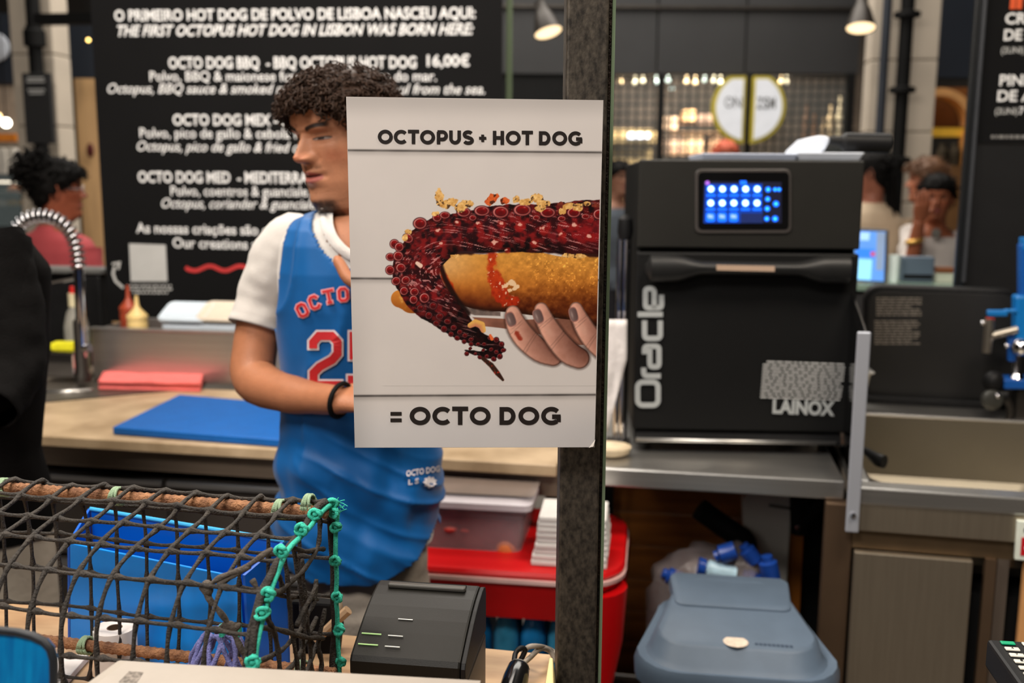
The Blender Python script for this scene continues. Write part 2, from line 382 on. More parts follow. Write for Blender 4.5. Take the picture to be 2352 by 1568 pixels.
# string of small lamps behind the grid
BULBS = [(1425, 188, 1.1, 0), (1459, 190, .9, 1), (1476, 186, .5, 1), (1507, 188, 1.2, 2), (1534, 184, .9, 2), (1543, 202, 1.3, 2), (1577, 188, .6, 0), (1597, 190, .6, 0), (1619, 184, .8, 2), (1640, 186, 1.0, 1), (1655, 190, .5, 1), (1794, 188, .9, 0), (1806, 189, .5, 1)]
tr = thing('lamp_rail', 'thin black rail carrying small lamps inside the far shop', 'rail', H(1600, 178, FD + .6))
obj('rail', panel_px(1408, 172, 1950, 175, FD + .6, .02), BLACKM, tr)
for px in (1440, 1930):
    q = H(px, 172, FD + .61); obj('hanger', MB().tube([q, Vector((q.x, q.y, 6.59))], .006, 6), BLACKM, tr)
for px, py, s, k in BULBS:
    c = H(px, py, FD + .6); cc = [C(255, 225, 180), C(240, 240, 215), C(205, 235, 240)][k]
    zr_ = H(px, 174, FD + .6).z
    o = obj('rail_bulb', MB().lathe(c, [(.002, -.02), (.014, -.017), (.022, 0), (.014, .017), (.004, .022), (.004, zr_ - c.z)], 10), mat('rail_glow_%d_%d' % (k, int(s * 10)), cc, .4, emit=.35 * s, ecol=cc), smooth=True)
    tag(o, 'small glowing lamp behind the wire grid of the far shop', 'lamp', 'small lamps behind the shopfront grid')
# glittering bottles at the right of the window
for i, (px, py, h, cc) in enumerate([(1868, 330, 70, C(120, 90, 66)), (1890, 330, 60, C(150, 130, 100)), (1905, 320, 80, C(216, 196, 160)), (1925, 330, 110, C(235, 220, 190)), (1938, 335, 90, C(160, 140, 110)), (1850, 325, 90, C(86, 66, 52))]):
    a = H(px, py, FD + .5); b = H(px, py - h, FD + .5); hh = b.z - a.z
    m_ = mat('bottle_%d' % i, cc, .15, .3, .3, 8)
    t = thing('bottle', 'glittering bottle at the right end of the far shop window', 'bottle', a, 'bottles at the right end of the shop window')
    obj('glass', MB().lathe(a, [(.028, 0), (.03, .02), (.03, hh * .6), (.012, hh * .75), (.012, hh * .95), (.015, hh)], 14), m_, t, smooth='auto')
t = thing('bottle_shelf', 'dark shelf holding bottles in the far shop window', 'shelf', H(1900, 340, FD + .5)); t.location.z = 0
a = H(1840, 331, FD + .5); b = H(1946, 331, FD + .5)
obj('board', MB().box(((a.x + b.x) / 2, (a.y + b.y) / 2, a.z - .015), (b.x - a.x, .2, .03)), STEELD, t)
obj('cupboard', MB().box(((a.x + b.x) / 2, (a.y + b.y) / 2, (a.z - .03) / 2), (b.x - a.x - .05, .2, a.z - .03)), BLACKM, t)
# round illuminated sign, top cut flat
cs = H(1720, 246, FD - .12); rs = (H(1804, 246, FD - .12) - H(1636, 246, FD - .12)).length / 2
sgn = thing('round_sign', 'illuminated round white sign with a yellow rim across the hall', 'sign', cs)
ex = (H(1804, 246, FD) - H(1636, 246, FD)).normalized()
def disk_poly(r, top, x0, x1, n=48):
    pts = []
    for i in range(n * 2):
        th = 2 * pi * i / (n * 2); x = r * cos(th); y = min(r * sin(th), top); x = max(x0, min(x1, x)); pts.append((x, y))
    out = []
    for p in pts:
        if not out or (abs(p[0] - out[-1][0]) + abs(p[1] - out[-1][1])) > 1e-6: out.append(p)
    return out
def sign_half(r, top, x0, x1, off, th):
    P = [cs + ex * x + UP * y * .98 - HEAD * off for x, y in disk_poly(r, top, x0, x1)]
    return MB().plate(P, HEAD * th)
RIM = mat('sign_rim_yellow', C(150, 136, 40), .4, emit=.16, ecol=C(206, 186, 50)); LIT = mat('sign_lit_white', C(150, 150, 152), .4, emit=.42, ecol=C(250, 250, 252))
for x0, x1 in ((-rs, -.032), (.028, rs)):
    obj('rim', sign_half(rs, rs * .84, x0, x1, 0, .05), RIM, sgn)
    obj('lit_face', sign_half(rs * .90, rs * .76, x0 + (.02 if x0 > 0 else 0), x1 - (.02 if x1 < 0 else 0), .012, .012), LIT, sgn)
def sign_text(body, xa, xb, dz, cap, off):
    n = len(body)
    for i, ch in enumerate(body):
        u0 = xa + (xb - xa) * i / n; u1 = xa + (xb - xa) * (i + .9) / n; mb = MB(); text_on(mb, ch, cs + ex * u0 + UP * dz - HEAD * .016, cs + ex * u1 + UP * dz - HEAD * .016, cap, off=off); obj('letter', mb, mat('sign_grey_print', C(96, 96, 96), .6), sgn)
sign_text('ON', -.20, -.055, -.005, .085, .01); sign_text('ZSM', .06, .215, -.012, .085, .03)
mb = None

# pipes on the right pillar
for px, r, nm, m_ in ((2030, .03, 'navy square-looking pipe on the left face of the right pillar', DARKN), (2076, .045, 'thick black flanged pipe in front of the right pillar', BLACKM)):
    q = H(px, 150, 6.82)
    t = thing('downpipe', nm, 'pipe', (q.x, q.y, 0))
    obj('pipe', MB().lathe((q.x, q.y, 0), [(r, 0), (r, 6.5)], 16), m_, t, smooth='auto')
    if px == 2076:
        for yy in (32, 205, 366):
            z = H(px, yy, 6.82).z; obj('flange', MB().lathe((q.x, q.y, z - .03), [(r, 0), (.085, .01), (.085, .04), (r, .05)], 16), m_, t, smooth='auto')
# ochre arched stall beyond, right of the pillar
t = thing('arched_stall', 'ochre wooden arch glowing beyond the right pillar', 'stall', H(2190, 500, 8.2)); t.location.z = 0
OCH = mat('ochre_wood', C(190, 130, 66), .55, 0, .15, 4)
cA = H(2150, 290, 8.1); ra = (H(2226, 290, 8.1) - cA).length
mb = MB(); R1 = []
for i in range(19):
    th = pi * i / 18; d = ex * cos(th) + UP * sin(th)
    R1.append([cA + d * (ra - .03) - HEAD * .05, cA + d * (ra + .03) - HEAD * .05, cA + d * (ra + .03) + HEAD * .1, cA + d * (ra - .03) + HEAD * .1])
mb.rings(R1)
obj('arch', mb, mat('arch_trim', C(222, 164, 104), .5), t)
obj('arch_back', panel_px(2100, 200, 2240, 300, 8.25, .05), mat('arch_inner', C(120, 70, 26), .6, 0, .2, 4), t)
obj('yellow_band', panel_px(2100, 293, 2232, 313, 8.05, .1), mat('yellow_paint', C(236, 184, 60), .5), t)
obj('counter', panel_px(2100, 380, 2240, 900, 8.0, .4), mat('stall_wood', C(120, 84, 48), .6, 0, .2, 5), t)
obj('side_post', panel_px(2216, 300, 2232, 620, 8.0, .1), OCH, t)
for px in (2163, 2191):
    a = H(px, 382, 8.05); b = H(px, 330, 8.05); hh = b.z - a.z
    o = obj('glass_jar', MB().lathe(a, [(.04, 0), (.045, .02), (.045, hh * .7), (.03, hh * .8), (.03, hh), (.02, hh)], 14), mat('jar_dark', C(70, 62, 50), .15, .2, .3, 20), smooth='auto')
    tag(o, 'dark glass jar on the ochre stall, %s' % ('nearer the pillar' if px < 2180 else 'nearer the menu board'), 'jar')
# pendant spot lamps
def spot(px, py, D, tilt, lab):
    c = H(px, py, D); ax = (UP * cos(tilt) + RIGHT * sin(tilt) + HEAD * .30).normalized()
    t = thing('pendant_lamp', lab, 'lamp', c)
    obj('shade', MB().lathe(c, [(.084, 0), (.078, .03), (.055, .11), (.035, .15), (.03, .2), (.008, .21)], 24, axis=ax, cap=False), mat('lamp_shade_dark', C(46, 40, 34), .45, .3, .1), t, smooth='auto')
    obj('diffuser', MB().lathe(c, [(.079, .006), (.001, .008)], 24, axis=ax, cap=False), mat('lamp_diffuser', C(255, 226, 180), .4, emit=1.7, ecol=C(255, 222, 172)), t)
    top = c + ax * .2; obj('cord', MB().tube([top, top + UP * .1 + ax * .05, Vector((top.x, top.y, 6.55))], .006, 6), BLACKM, t)
spot(1260, 76, 6.0, -.28, 'dark pendant lamp tilted, left of the square post')
spot(1977, 66, 6.0, .08, 'dark pendant lamp in front of the right pillar')
# ================================================================ menu board behind the counter
db = Vector((cos(radians(1.6)), sin(radians(1.6)), 0)); nb = Vector((-db.y, db.x, 0)); Pb = H(225, 350, 3.64)
def B(px, py, off=.002): return onplane(px, py, Pb, nb) - nb * off
bl = B(247, 700, 0); br = B(1152, 0, 0)
zt = 2.62; zb = bl.z - .06
brd = thing('menu_board', 'large black wall menu board with white octopus hot dog lettering', 'menu board', (bl.x, bl.y, zb))
wd = (Vector((br.x, br.y, 0)) - Vector((bl.x, bl.y, 0))).length
P0 = Vector((bl.x, bl.y, zb)); P1 = P0 + db * wd
obj('board_panel', MB().plate([P0, P1, P1 + UP * (zt - zb), P0 + UP * (zt - zb)], nb * .03), BOARD, brd)
# legs hold it up behind the counter
for s in (.08, .92):
    q = P0 + db * wd * s + nb * .05; obj('stand_leg', MB().box((q.x, q.y, zt / 2), (.04, .03, zt)), BLACKM, brd)
def line(nm, body, x0, y0, x1, y1, cap, off=.0, shear=0., space=1., m_=None):
    mb = MB(); a = B(x0, y0); b = B(x1, y1); c = (B(x0, y0 - cap) - a).length
    text_on(mb, body, a, b, c, off=off, shear=shear, space=space); return obj(nm, mb, m_ or CHALK, brd, kind='stuff')
HB = .026
line('heading', 'O PRIMEIRO HOT DOG DE POLVO DE LISBOA NASCEU AQUI:', 264, 48, 1092, 42, 24, HB)
line('heading', 'THE FIRST OCTOPUS HOT DOG IN LISBON WAS BORN HERE:', 271, 83, 1088, 79, 24, HB, .3)
line('heading', 'OCTO DOG BBQ  - BBQ OCTOPUS HOT DOG', 388, 157, 957, 156, 25, HB)
line('price', '16,00€', 981, 152, 1079, 152, 25, HB)
line('menu_text', 'Polvo, BBQ & maionese fumada. Com a alma do mar.', 345, 186, 1003, 186, 22, .010)
line('menu_text', 'Octopus, BBQ sauce & smoked mayonnaise. With a soul from the sea.', 248, 214, 1114, 216, 22, .010, .3)
line('heading', 'OCTO DOG MEX - MEX', 398, 287, 706, 288, 24, HB)
line('menu_text', 'Polvo, pico de gallo & cebola fri', 322, 316, 700, 318, 22, .010)
line('menu_text', 'Octopus, pico de gallo & fried oni', 316, 346, 712, 350, 22, .010, .3)
line('heading', 'OCTO DOG MED  - MEDITERRAN', 318, 418, 728, 421, 24, HB)
line('menu_text', 'Polvo, coentros & guanciale.', 393, 449, 712, 451, 22, .010)
line('menu_text', 'Octopus, coriander & guanciale.', 372, 477, 730, 480, 22, .010, .3)
line('menu_text', 'As nossas criações são cla', 314, 534, 636, 540, 22, .018)
line('menu_text', 'Our creations are', 398, 568, 618, 573, 22, .018)
# pale square label (left blank), arrow, wave, two lines of fine print
P = [B(297, 559), B(381, 562), B(385, 646), B(301, 646)]
obj('label_square', MB().plate(P, nb * .001), CHALKG, brd)
def Bm(x, y): return B(x, y)
mb = MB(); ribbon(mb, [(264, 612), (260, 628), (266, 645), (284, 661)], 6, P=Bm); ribbon(mb, [(258, 606), (275, 603), (272, 618)], 5, P=Bm)
obj('arrow', mb, CHALKG, brd, kind='stuff')
mb = MB(); ribbon(mb, [(427 + k * 3.4, 616 + (1 if k < 3 else .6) * 9 * sin((427 + k * 3.4 - 430) / 92 * 2 * pi * 1.32)) for k in range(46)], 9, P=Bm)
obj('wave_line', mb, mat('print_red', C(190, 50, 50), .6), brd)
mb = MB()
for k, (y, x0, x1) in enumerate([(656, 290, 398), (664, 300, 396), (672, 306, 386)]):
    x = x0
    while x < x1 - 4:
        l = random.uniform(4, 11); ribbon(mb, [(x, y), (min(x + l, x1), y)], 4, P=Bm); x += l + 3
obj('fine_print', mb, CHALKG, brd, kind='stuff')
# green-edged glass screens either side of the post
GEDGE = mat('glass_edge_green', C(118, 135, 108), .2, 0, .1, 4, spec=.8)
def glass_fin(px, D, th, depth, z0, z1, lab):
    q = H(px, 420, D); d = Vector((q.x, q.y, 0)).normalized()
    n = Vector((-d.y, d.x, 0)); b = [Vector((q.x, q.y, 0)) + n * s * th / 2 + d * u for s, u in ((1, 0), (-1, 0), (-1, depth), (1, depth))]
    t = thing('glass_screen', lab, 'glass screen', (q.x, q.y, z0))
    obj('glass_pane', MB().hexa([p + UP * z0 for p in b], [p + UP * z1 for p in b]), GEDGE, t)
    return t
glass_fin(1168, 3.66, .022, .03, 0, 2.6, 'narrow greenish glass edge beside the large menu board')

# ================================================================ stone back counter
ctr = thing('stone_counter', 'beige speckled stone worktop behind the man', 'counter', (-1.2, 2.5, 0))
FLc, FRc = G(40, 997, .9), G(1278, 1069, .9)
dc = (FRc - FLc).normalized(); FLc = FLc - dc * .45
FRb = FRc + Vector((0.02, .70, 0)); 
sinkx = -1.86
top = [FLc, FRc, FRb, Vector((-1.42, 2.93, .9)), Vector((-1.83, 2.62, .9)), Vector((FLc.x, 2.60, .9))]
obj('worktop', MB().slab(top, .872), STONE, ctr, bevel=.003)
n_in = Vector((-dc.y, dc.x, 0))
def fr(s, d, z): q = FLc + (FRc - FLc) * s + n_in * d; return Vector((q.x, q.y, z))
mb = MB().hexa([fr(0, .03, .815), fr(1, .03, .815), fr(1, .06, .815), fr(0, .06, .815)], [fr(0, .03, .871), fr(1, .03, .871), fr(1, .06, .871), fr(0, .06, .871)])
obj('apron', mb, mat('counter_apron', C(112, 98, 84), .5, .2, .1, 6), ctr)
DRAW = mat('drawer_front_dark', C(78, 72, 68), .4, .5, .1, 4)
for s0, s1 in ((0, .235), (.237, .445), (.447, .655), (.657, .80)):
    for k, (z0, z1) in enumerate([(.56, .79), (.31, .55), (.08, .30)]):
        dr = obj('drawer', MB().hexa([fr(s0, .06, z0), fr(s1, .06, z0), fr(s1, .08, z0), fr(s0, .08, z0)], [fr(s0, .06, z1), fr(s1, .06, z1), fr(s1, .08, z1), fr(s0, .08, z1)]), DRAW, ctr, bevel=.002)
        z1b = z1 - .004; z0b = z1 - .022
        e0, e1 = s0 + .002, s1 - .002
        obj('handle_strip', MB().hexa([fr(e0, .045, z0b), fr(e1, .045, z0b), fr(e1, .0595, z0b), fr(e0, .0595, z0b)], [fr(e0, .045, z1b), fr(e1, .045, z1b), fr(e1, .0595, z1b), fr(e0, .0595, z1b)]), mat('handle_alu', C(170, 172, 176), .3, .9, .05), dr, bevel=.004)
obj('carcass', MB().hexa([fr(0, .085, .06), fr(.80, .085, .06), fr(.80, .5, .06), fr(0, .5, .06)], [fr(0, .085, .80), fr(.80, .085, .80), fr(.80, .5, .80), fr(0, .5, .80)]), BLACKM, ctr)
obj('carcass', MB().hexa([fr(0, .12, 0), fr(.80, .12, 0), fr(.80, .45, 0), fr(0, .45, 0)], [fr(0, .12, .06), fr(.80, .12, .06), fr(.80, .45, .06), fr(0, .45, .06)]), BLACKM, ctr)
mb = MB().box((-.27, 2.86, .435), (.05, .05, .87)); obj('leg', mb, STEELD, ctr)
# blue chopping board
P = [G(258, 992, .906), G(700, 1028, .906), G(700, 905, .906), G(410, 903, .906)]
P[1] = P[0] + (P[1] - P[0]).normalized() * .62; P[2] = P[3] + (P[1] - P[0]).normalized() * .45
P = [Vector((p.x, p.y, .922)) for p in [G(258, 980, .922), G(660, 1010, .922), G(700, 930, .922), G(412, 905, .922)]]
o = obj('chopping_board', MB().slab(P, .9015), BLUECB, bevel=.004, segs=3); tag(o, 'blue plastic chopping board on the beige stone counter', 'chopping board')
# folded pink cloth
def cloth(P4, z0, layers, th, m_, jitter=.006, nx=24, ny=8, seed=1):
    mb = MB(); r = random.Random(seed)
    a, b, c, d = [Vector(p) for p in P4]
    for L in range(layers):
        o0 = Vector((r.uniform(-1, 1), r.uniform(-1, 1), 0)) * jitter; rings = []
        for i in range(nx + 1):
            u = i / nx; s = a.lerp(b, u) + o0; e = d.lerp(c, u) + o0; ring = []
            for k in range(ny * 2):
                v, sd = ((k / (ny - 1), 1) if k < ny else ((2 * ny - 1 - k) / (ny - 1), -1)); v = max(0, min(1, v))
                p = s.lerp(e, v); wob = noise.noise(Vector((u * 5, v * 3, L * 1.7 + seed))) * th * .35
                zz = z0 + th * (L + .5) + sd * th * .46 + wob * (1 if L == layers - 1 and sd > 0 else .3); ring.append(Vector((p.x, p.y, zz)))
            rings.append(ring)
        mb.rings(rings)
    return mb
P = [G(228, 892, .905), G(462, 897, .905), G(468, 876, .905), G(240, 871, .905)]
o = obj('folded_cloth', cloth(P, .9005, 3, .011, None, .005, seed=3), mat('coral_cloth', C(240, 116, 112), .85, 0, .06, 40, .15, 300), smooth=True); tag(o, 'folded coral pink cloth against the steel food well', 'cloth')

# ---- stainless cold well with sauce bottles
yb = 3.00
wl = Wy(212, 868, yb); wtl = Wy(208, 757, yb); wx1 = -.80
well = thing('cold_well', 'brushed steel topping well standing on the stone counter', 'food well', (wl.x, yb, .9))
W0, W1, Z0, Z1 = wtl.x, wx1, .902, Wy(208, 757, yb).z
bl_ = G(306, 708, Z1); yk = min(bl_.y, 3.27)
obj('front_panel', MB().box(((W0 + W1) / 2, yb + .008, (Z0 + Z1) / 2), (W1 - W0, .014, Z1 - Z0)), STEEL, well, bevel=.002)
obj('rim', MB().box(((W0 + W1) / 2, yb + .012, Z1 + .004), (W1 - W0 + .01, .03, .007)), STEEL, well, bevel=.002)
obj('side_panel', MB().box((W0 + .008, (yb + yk) / 2 + .01, (Z0 + Z1) / 2), (.014, yk - yb - .01, Z1 - Z0)), STEEL, well, bevel=.002)
obj('side_panel', MB().box((W1 - .008, (yb + yk) / 2 + .01, (Z0 + Z1) / 2), (.014, yk - yb - .01, Z1 - Z0)), STEEL, well, bevel=.002)
obj('rim', MB().box(((W0 + W1) / 2, yk, (Z0 + Z1) / 2 + .002), (W1 - W0, .014, Z1 - Z0 + .006)), STEEL, well, bevel=.002)
obj('liner', MB().box(((W0 + W1) / 2, (yb + yk) / 2, Z0 + .03), (W1 - W0 - .035, yk - yb - .04, .03)), mat('well_brown', C(110, 44, 24), .6, 0, .3, 8), well)
zi = Z0 + .046
def squeeze(px, py, s, m_, lab, hh=.2, r=.033):
    c = Wy(px, py, yb + .07 * s + .03); c = Vector((c.x, c.y, zi))
    t = thing('squeeze_bottle', lab, 'sauce bottle', c)
    k = hh
    obj('body', MB().lathe(c, [(r * .9, 0), (r, .006), (r, k * .62), (r * .93, k * .66)], 20), m_, t, smooth='auto')
    obj('cap', MB().lathe(c + UP * k * .66, [(r * 1.04, 0), (r * 1.04, .012), (r * .8, .02), (.012, .036), (.008, .045), (.005, k * .34)], 20), m_, t, smooth='auto')
zt_ = Wy(316, 680, yb + .06).z
squeeze(316, 740, .6, mat('mustard_cream', C(214, 186, 124), .4, 0, .05), 'pale yellow squeeze bottle in the steel well', zt_ - zi)
squeeze(297, 735, 1.5, mat('sauce_rust', C(150, 62, 38), .4, 0, .15), 'rust red squeeze bottle behind the pale yellow one', .255, .03)
def tub(px0, px1, py, yy, lab, tilt, lm, food):
    a = Wy(px0, py, yy); b = Wy(px1, py, yy); cx = (a.x + b.x) / 2; wx = b.x - a.x; hx = max(.08, a.z - zi)
    t = thing('food_tub', lab, 'tub', (cx, yy, zi)); d = wx * .62
    def rr(sx, sy, z, n=6):
        pts = []
        for qx, qy, a0 in ((1, 1, 0), (-1, 1, 90), (-1, -1, 180), (1, -1, 270)):
            for i in range(n): th = radians(a0 + 90 * i / (n - 1)); pts.append(Vector((cx + qx * (sx - .02) + .02 * cos(th), yy + d / 2 + qy * (sy - .02) + .02 * sin(th), z)))
        return pts
    obj('tub_body', MB().rings([rr(wx * .40, d * .4, zi), rr(wx * .46, d * .46, zi + hx)]), mat('tub_plastic', C(200, 210, 222), .3, 0, .03, alpha=.85), t, smooth='auto')
    obj('food', MB().rings([rr(wx * .40, d * .4, zi + hx * .3), rr(wx * .43, d * .43, zi + hx * .7)]), food, t)
    R = Matrix.Rotation(tilt, 3, 'X')
    def tl(ring, dz): return [Vector((p.x, yy, zi + hx + .012)) + R @ Vector((0, p.y - yy, dz)) for p in ring]
    obj('lid', MB().rings([tl(rr(wx * .5, d * .52, 0), 0), tl(rr(wx * .5, d * .52, 0), .008), tl(rr(wx * .46, d * .47, 0), .014), tl(rr(wx * .42, d * .43, 0), .010)]), lm, t, smooth='auto')
tub(360, 474, 745, yb + .03, 'clear tub with a tilted pale blue lid in the steel well', radians(24), mat('lid_blue_white', C(205, 218, 230), .35, 0, .04), mat('red_relish', C(190, 60, 50), .6, 0, .4, 60))
tub(448, 566, 745, yb + .03, 'round-cornered tub with a cream lid beside the man', radians(24), mat('lid_cream', C(216, 204, 186), .4, 0, .06), mat('cream_food', C(210, 190, 160), .6, 0, .1))
# yellow sticker on the blue-white lid is a stray crumb
c = Wy(424, 722, yb + .10); 
# ---- wet corner: sink, tap, caddy, bottle
snk = thing('bar_sink', 'small dark sink with a steel rim behind the man in black', 'sink', (-2.0, 2.8, .9))
obj('deck', MB().slab([Vector((-2.6, 2.61, .9)), Vector((-1.84, 2.63, .9)), Vector((-1.43, 2.94, .9)), Vector((-1.5, 3.2, .9)), Vector((-2.6, 3.2, .9))], .875), mat('sink_dark_steel', C(96, 90, 82), .4, .6, .15, 6), snk)
obj('cupboard', MB().box((-2.15, 3.0, .437), (.8, .32, .873)), BLACKM, snk)
a, b = G(92, 902, .902), G(212, 898, .902)
obj('sink_rim', MB().tube([a, b], .008, 8), STEEL, snk, smooth=True)
a, b = G(60, 865, .902), G(212, 862, .902)
obj('sink_rim', MB().slab([Vector((a.x, a.y, .915)), Vector((b.x, b.y, .915)), Vector((b.x, b.y + .12, .915)), Vector((a.x, a.y + .12, .915))], .901), mat('warm_steel', C(190, 172, 150), .4, .7, .1), snk, bevel=.003)
# spring tap
yt = 3.10
tap = thing('spring_tap', 'tall chrome spring neck tap by the menu board', 'tap', Wy(186, 880, yt)); bt = G(190, 876, .916); yt = bt.y; tap.location = bt
col_ = [Wy(x, y, yt) for x, y in ((190, 876), (188, 800), (184, 700), (180, 618))]
obj('column', MB().tube(smooth_pts(col_, 4), .016, 14), CHROME, tap, smooth='auto')
pth = smooth_pts([Wy(x, y, yt) for x, y in ((180, 618), (177, 580), (168, 545), (148, 516), (118, 500), (85, 497), (55, 507), (36, 530), (28, 560))], 10)
obj('hose', MB().tube(pth, .012, 10), STEELD, tap, smooth=True)
# spring coils round the hose
L = [0]
for i in range(1, len(pth)): L.append(L[-1] + (pth[i] - pth[i - 1]).length)
sp = []; turns = int(L[-1] / .0175); N = turns * 10
nrm = (Wy(100, 500, yt) - EYE).normalized()
for k in range(N + 1):
    s = L[-1] * k / N; i = max(j for j in range(len(L)) if L[j] <= s + 1e-9); i = min(i, len(pth) - 2)
    u = (s - L[i]) / max(1e-6, L[i + 1] - L[i]); p = pth[i].lerp(pth[i + 1], u); T_ = (pth[i + 1] - pth[i]).normalized()
    a_ = Vector((0, 1, 0)); b_ = T_.cross(a_).normalized(); th = 2 * pi * k / 10
    sp.append(p + (a_ * cos(th) + b_ * sin(th)) * .0205)
obj('spring', MB().tube(sp, .0042, 6), CHROME, tap, smooth=True)
obj('arm', MB().tube([Wy(180, 632, yt), Wy(86, 650, yt)], .013, 10), CHROME, tap, smooth='auto')
obj('spray_head', MB().lathe(Wy(28, 640, yt), [(.02, 0), (.026, .02), (.018, .09), (.014, .14)], 14), CHROME, tap, smooth='auto')
obj('lever', MB().tube([Wy(192, 800, yt), Wy(206, 798, yt)], .015, 12), CHROME, tap, smooth='auto')
obj('collar', MB().lathe(bt, [(.026, 0), (.026, .02), (.019, .035), (.019, .19), (.017, .2)], 16), STEELD, tap, smooth='auto')
# steel caddy with sponge
c0 = G(100, 868, .916); c1 = G(182, 866, .916); zc = .916
tcd = thing('sink_caddy', 'small steel caddy beside the spring tap', 'caddy', ((c0.x + c1.x) / 2, c0.y + .02, zc))
cx = (c0.x + c1.x) / 2 - .01; cy = c0.y + .05
obj('caddy_body', MB().box((cx, cy, zc + .04), (.115, .07, .078)), CHROME, tcd, bevel=.004)
obj('caddy_lip', MB().box((cx, cy, zc + .083), (.125, .08, .008)), CHROME, tcd, bevel=.002)
SP = mat('sponge_yellow', C(226, 220, 34), .9, 0, .08, 60, .3, 200)
o = obj('sponge', MB().box((cx + .01, cy - .005, zc + .101), (.075, .05, .026), .2), SP, bevel=.006); tag(o, 'bright yellow sponge on the steel caddy', 'sponge')
q = G(122, 842, .916); bx_, by_ = cx - .015, cy + .11
t = thing('soap_bottle', 'clear soap bottle with a cream neck and red cap behind the sponge', 'bottle', (bx_, by_, zc))
htop = Wy(120, 656, by_).z - zc
obj('bottle_body', MB().lathe((bx_, by_, zc), [(.036, 0), (.04, .01), (.04, htop * .52), (.03, htop * .68), (.018, htop * .76)], 20), mat('clear_plastic', C(190, 188, 180), .15, 0, .05, alpha=.45), t, smooth='auto')
obj('liquid', MB().lathe((bx_, by_, zc + .004), [(.034, 0), (.037, .008), (.037, .07)], 20), mat('soap_amber', C(205, 190, 120), .2, 0, .05), t, smooth='auto')
obj('neck', MB().lathe((bx_, by_, zc + htop * .76), [(.021, 0), (.021, htop * .16)], 16), mat('cream_plastic', C(214, 204, 170), .4), t, smooth='auto')
obj('cap', MB().lathe((bx_, by_, zc + htop * .92), [(.016, 0), (.014, htop * .08)], 16), mat('cap_red', C(200, 40, 36), .4), t, smooth='auto')
# black service cabinet behind the tap
a = H(84, 618, 3.75); b = H(242, 612, 3.75)
t = thing('service_cabinet', 'low black cabinet behind the spring tap and woman in pink', 'cabinet', ((a.x + b.x) / 2, a.y, 0))
obj('cabinet_body', MB().box(((a.x + b.x) / 2 - .12, a.y + .05, a.z / 2 - .01), (b.x - a.x + .22, .08, a.z - .02)), BLACKP, t, bevel=.01)
obj('cabinet_top', MB().box(((a.x + b.x) / 2 - .12, a.y + .05, a.z - .004), (b.x - a.x + .25, .10, .022)), mat('grey_top', C(96, 96, 94), .5), t, bevel=.006)
# ================================================================ right hand work line
# steel shelf with the oven
A0, A1 = G(1392, 1074, .9), G(1941, 1104, .9); d3 = (A1 - A0).normalized(); A0 = A0 - d3 * .075; n3 = Vector((-d3.y, d3.x, 0))
def S3(s, d, z): q = A0 + d3 * s + n3 * d; return Vector((q.x, q.y, z))
L3 = (A1 - A0).length
sh = thing('steel_bench', 'open stainless steel bench under the black oven', 'bench', S3(L3 / 2, .35, 0))
def hx(s0, s1, d0, d1, z0, z1): return MB().hexa([S3(s0, d0, z0), S3(s1, d0, z0), S3(s1, d1, z0), S3(s0, d1, z0)], [S3(s0, d0, z1), S3(s1, d0, z1), S3(s1, d1, z1), S3(s0, d1, z1)])
obj('bench_top', hx(0, L3, 0, .72, .855, .9), STEEL, sh, bevel=.004)
for s in (.03, L3 - .035):
    for d in (.62, .69)[1:]: obj('leg', hx(s - .02, s + .02, d - .04, d, 0, .855), BLACKM, sh)
obj('leg', hx(.0, .035, .03, .07, 0, .855), STEELD, sh)
PLK = mat('dark_orange_plank', C(150, 92, 36), .5, 0, .35, 4, stretch=(1, 1, 8), detail=8)
wb = thing('plank_partition', 'dark orange plank partition in the shadow under the bench', 'partition', S3(.25, .8, 0))
for k in range(8):
    z0 = .01 + k * .108; obj('plank', hx(-.02, L3 + .0, .74, .76, z0, z0 + .104), PLK, wb, bevel=.002)
# grey plastic shield, black diagonal strut, orange side board
GP = mat('grey_cover_plastic', C(196, 194, 186), .5, 0, .08, 5)
P = [Wy(x, y, 2.62) for x, y in ((1705, 1150), (1722, 1132), (1760, 1125), (1820, 1112), (1818, 1180), (1808, 1340), (1756, 1340), (1745, 1262), (1708, 1215))]
t = thing('pipe_cover', 'grey moulded plastic cover standing behind the bin', 'cover', (P[5].x, 2.62, 0))
obj('cover', MB().plate(P, Vector((0, .05, 0))), GP, t, bevel=.006)
obj('cover_groove', MB().tube([Wy(1766, 1160, 2.612), Wy(1818, 1168, 2.612)], .004, 6), mat('groove_grey', C(80, 78, 74), .6), t)
a = Wy(1756, 1340, 2.64); b = Wy(1808, 1340, 2.64)
obj('cover_foot', MB().box(((a.x + b.x) / 2, 2.645, a.z / 2 + .005), (b.x - a.x - .002, .045, a.z + .01)), GP, t)
a = Wy(1815, 1135, 2.66); b = Wy(1848, 1135, 2.66)
t = thing('side_board', 'narrow orange wooden upright beside the grey cover', 'board', (a.x, 2.68, 0))
obj('board', MB().box(((a.x + b.x) / 2 + .006, 2.69, a.z / 2), (b.x - a.x, .03, a.z)), mat('orange_upright', C(150, 88, 26), .5, 0, .15, 4), t)
t = thing('support_strut', 'black diagonal bracket under the bench by the cabinet', 'bracket', Wy(1836, 1212, 2.5))
obj('strut', MB().tube([Wy(1834, 1205, 2.52), Wy(1920, 1128, 2.42)], .016, 8), BLACKM, t)
obj('upright_bar', MB().tube([Wy(1834, 1118, 2.52), Wy(1836, 1224, 2.52)], .022, 8), BLACKM, t)
obj('bolt', MB().lathe(Wy(1834, 1212, 2.49), [(.009, 0), (.009, .006), (.005, .01)], 12, axis=(0, -1, 0)), CHROME, t)
t = thing('black_hose', 'thick black rubber hose lying behind the bin', 'hose', Wy(1640, 1250, 2.6))
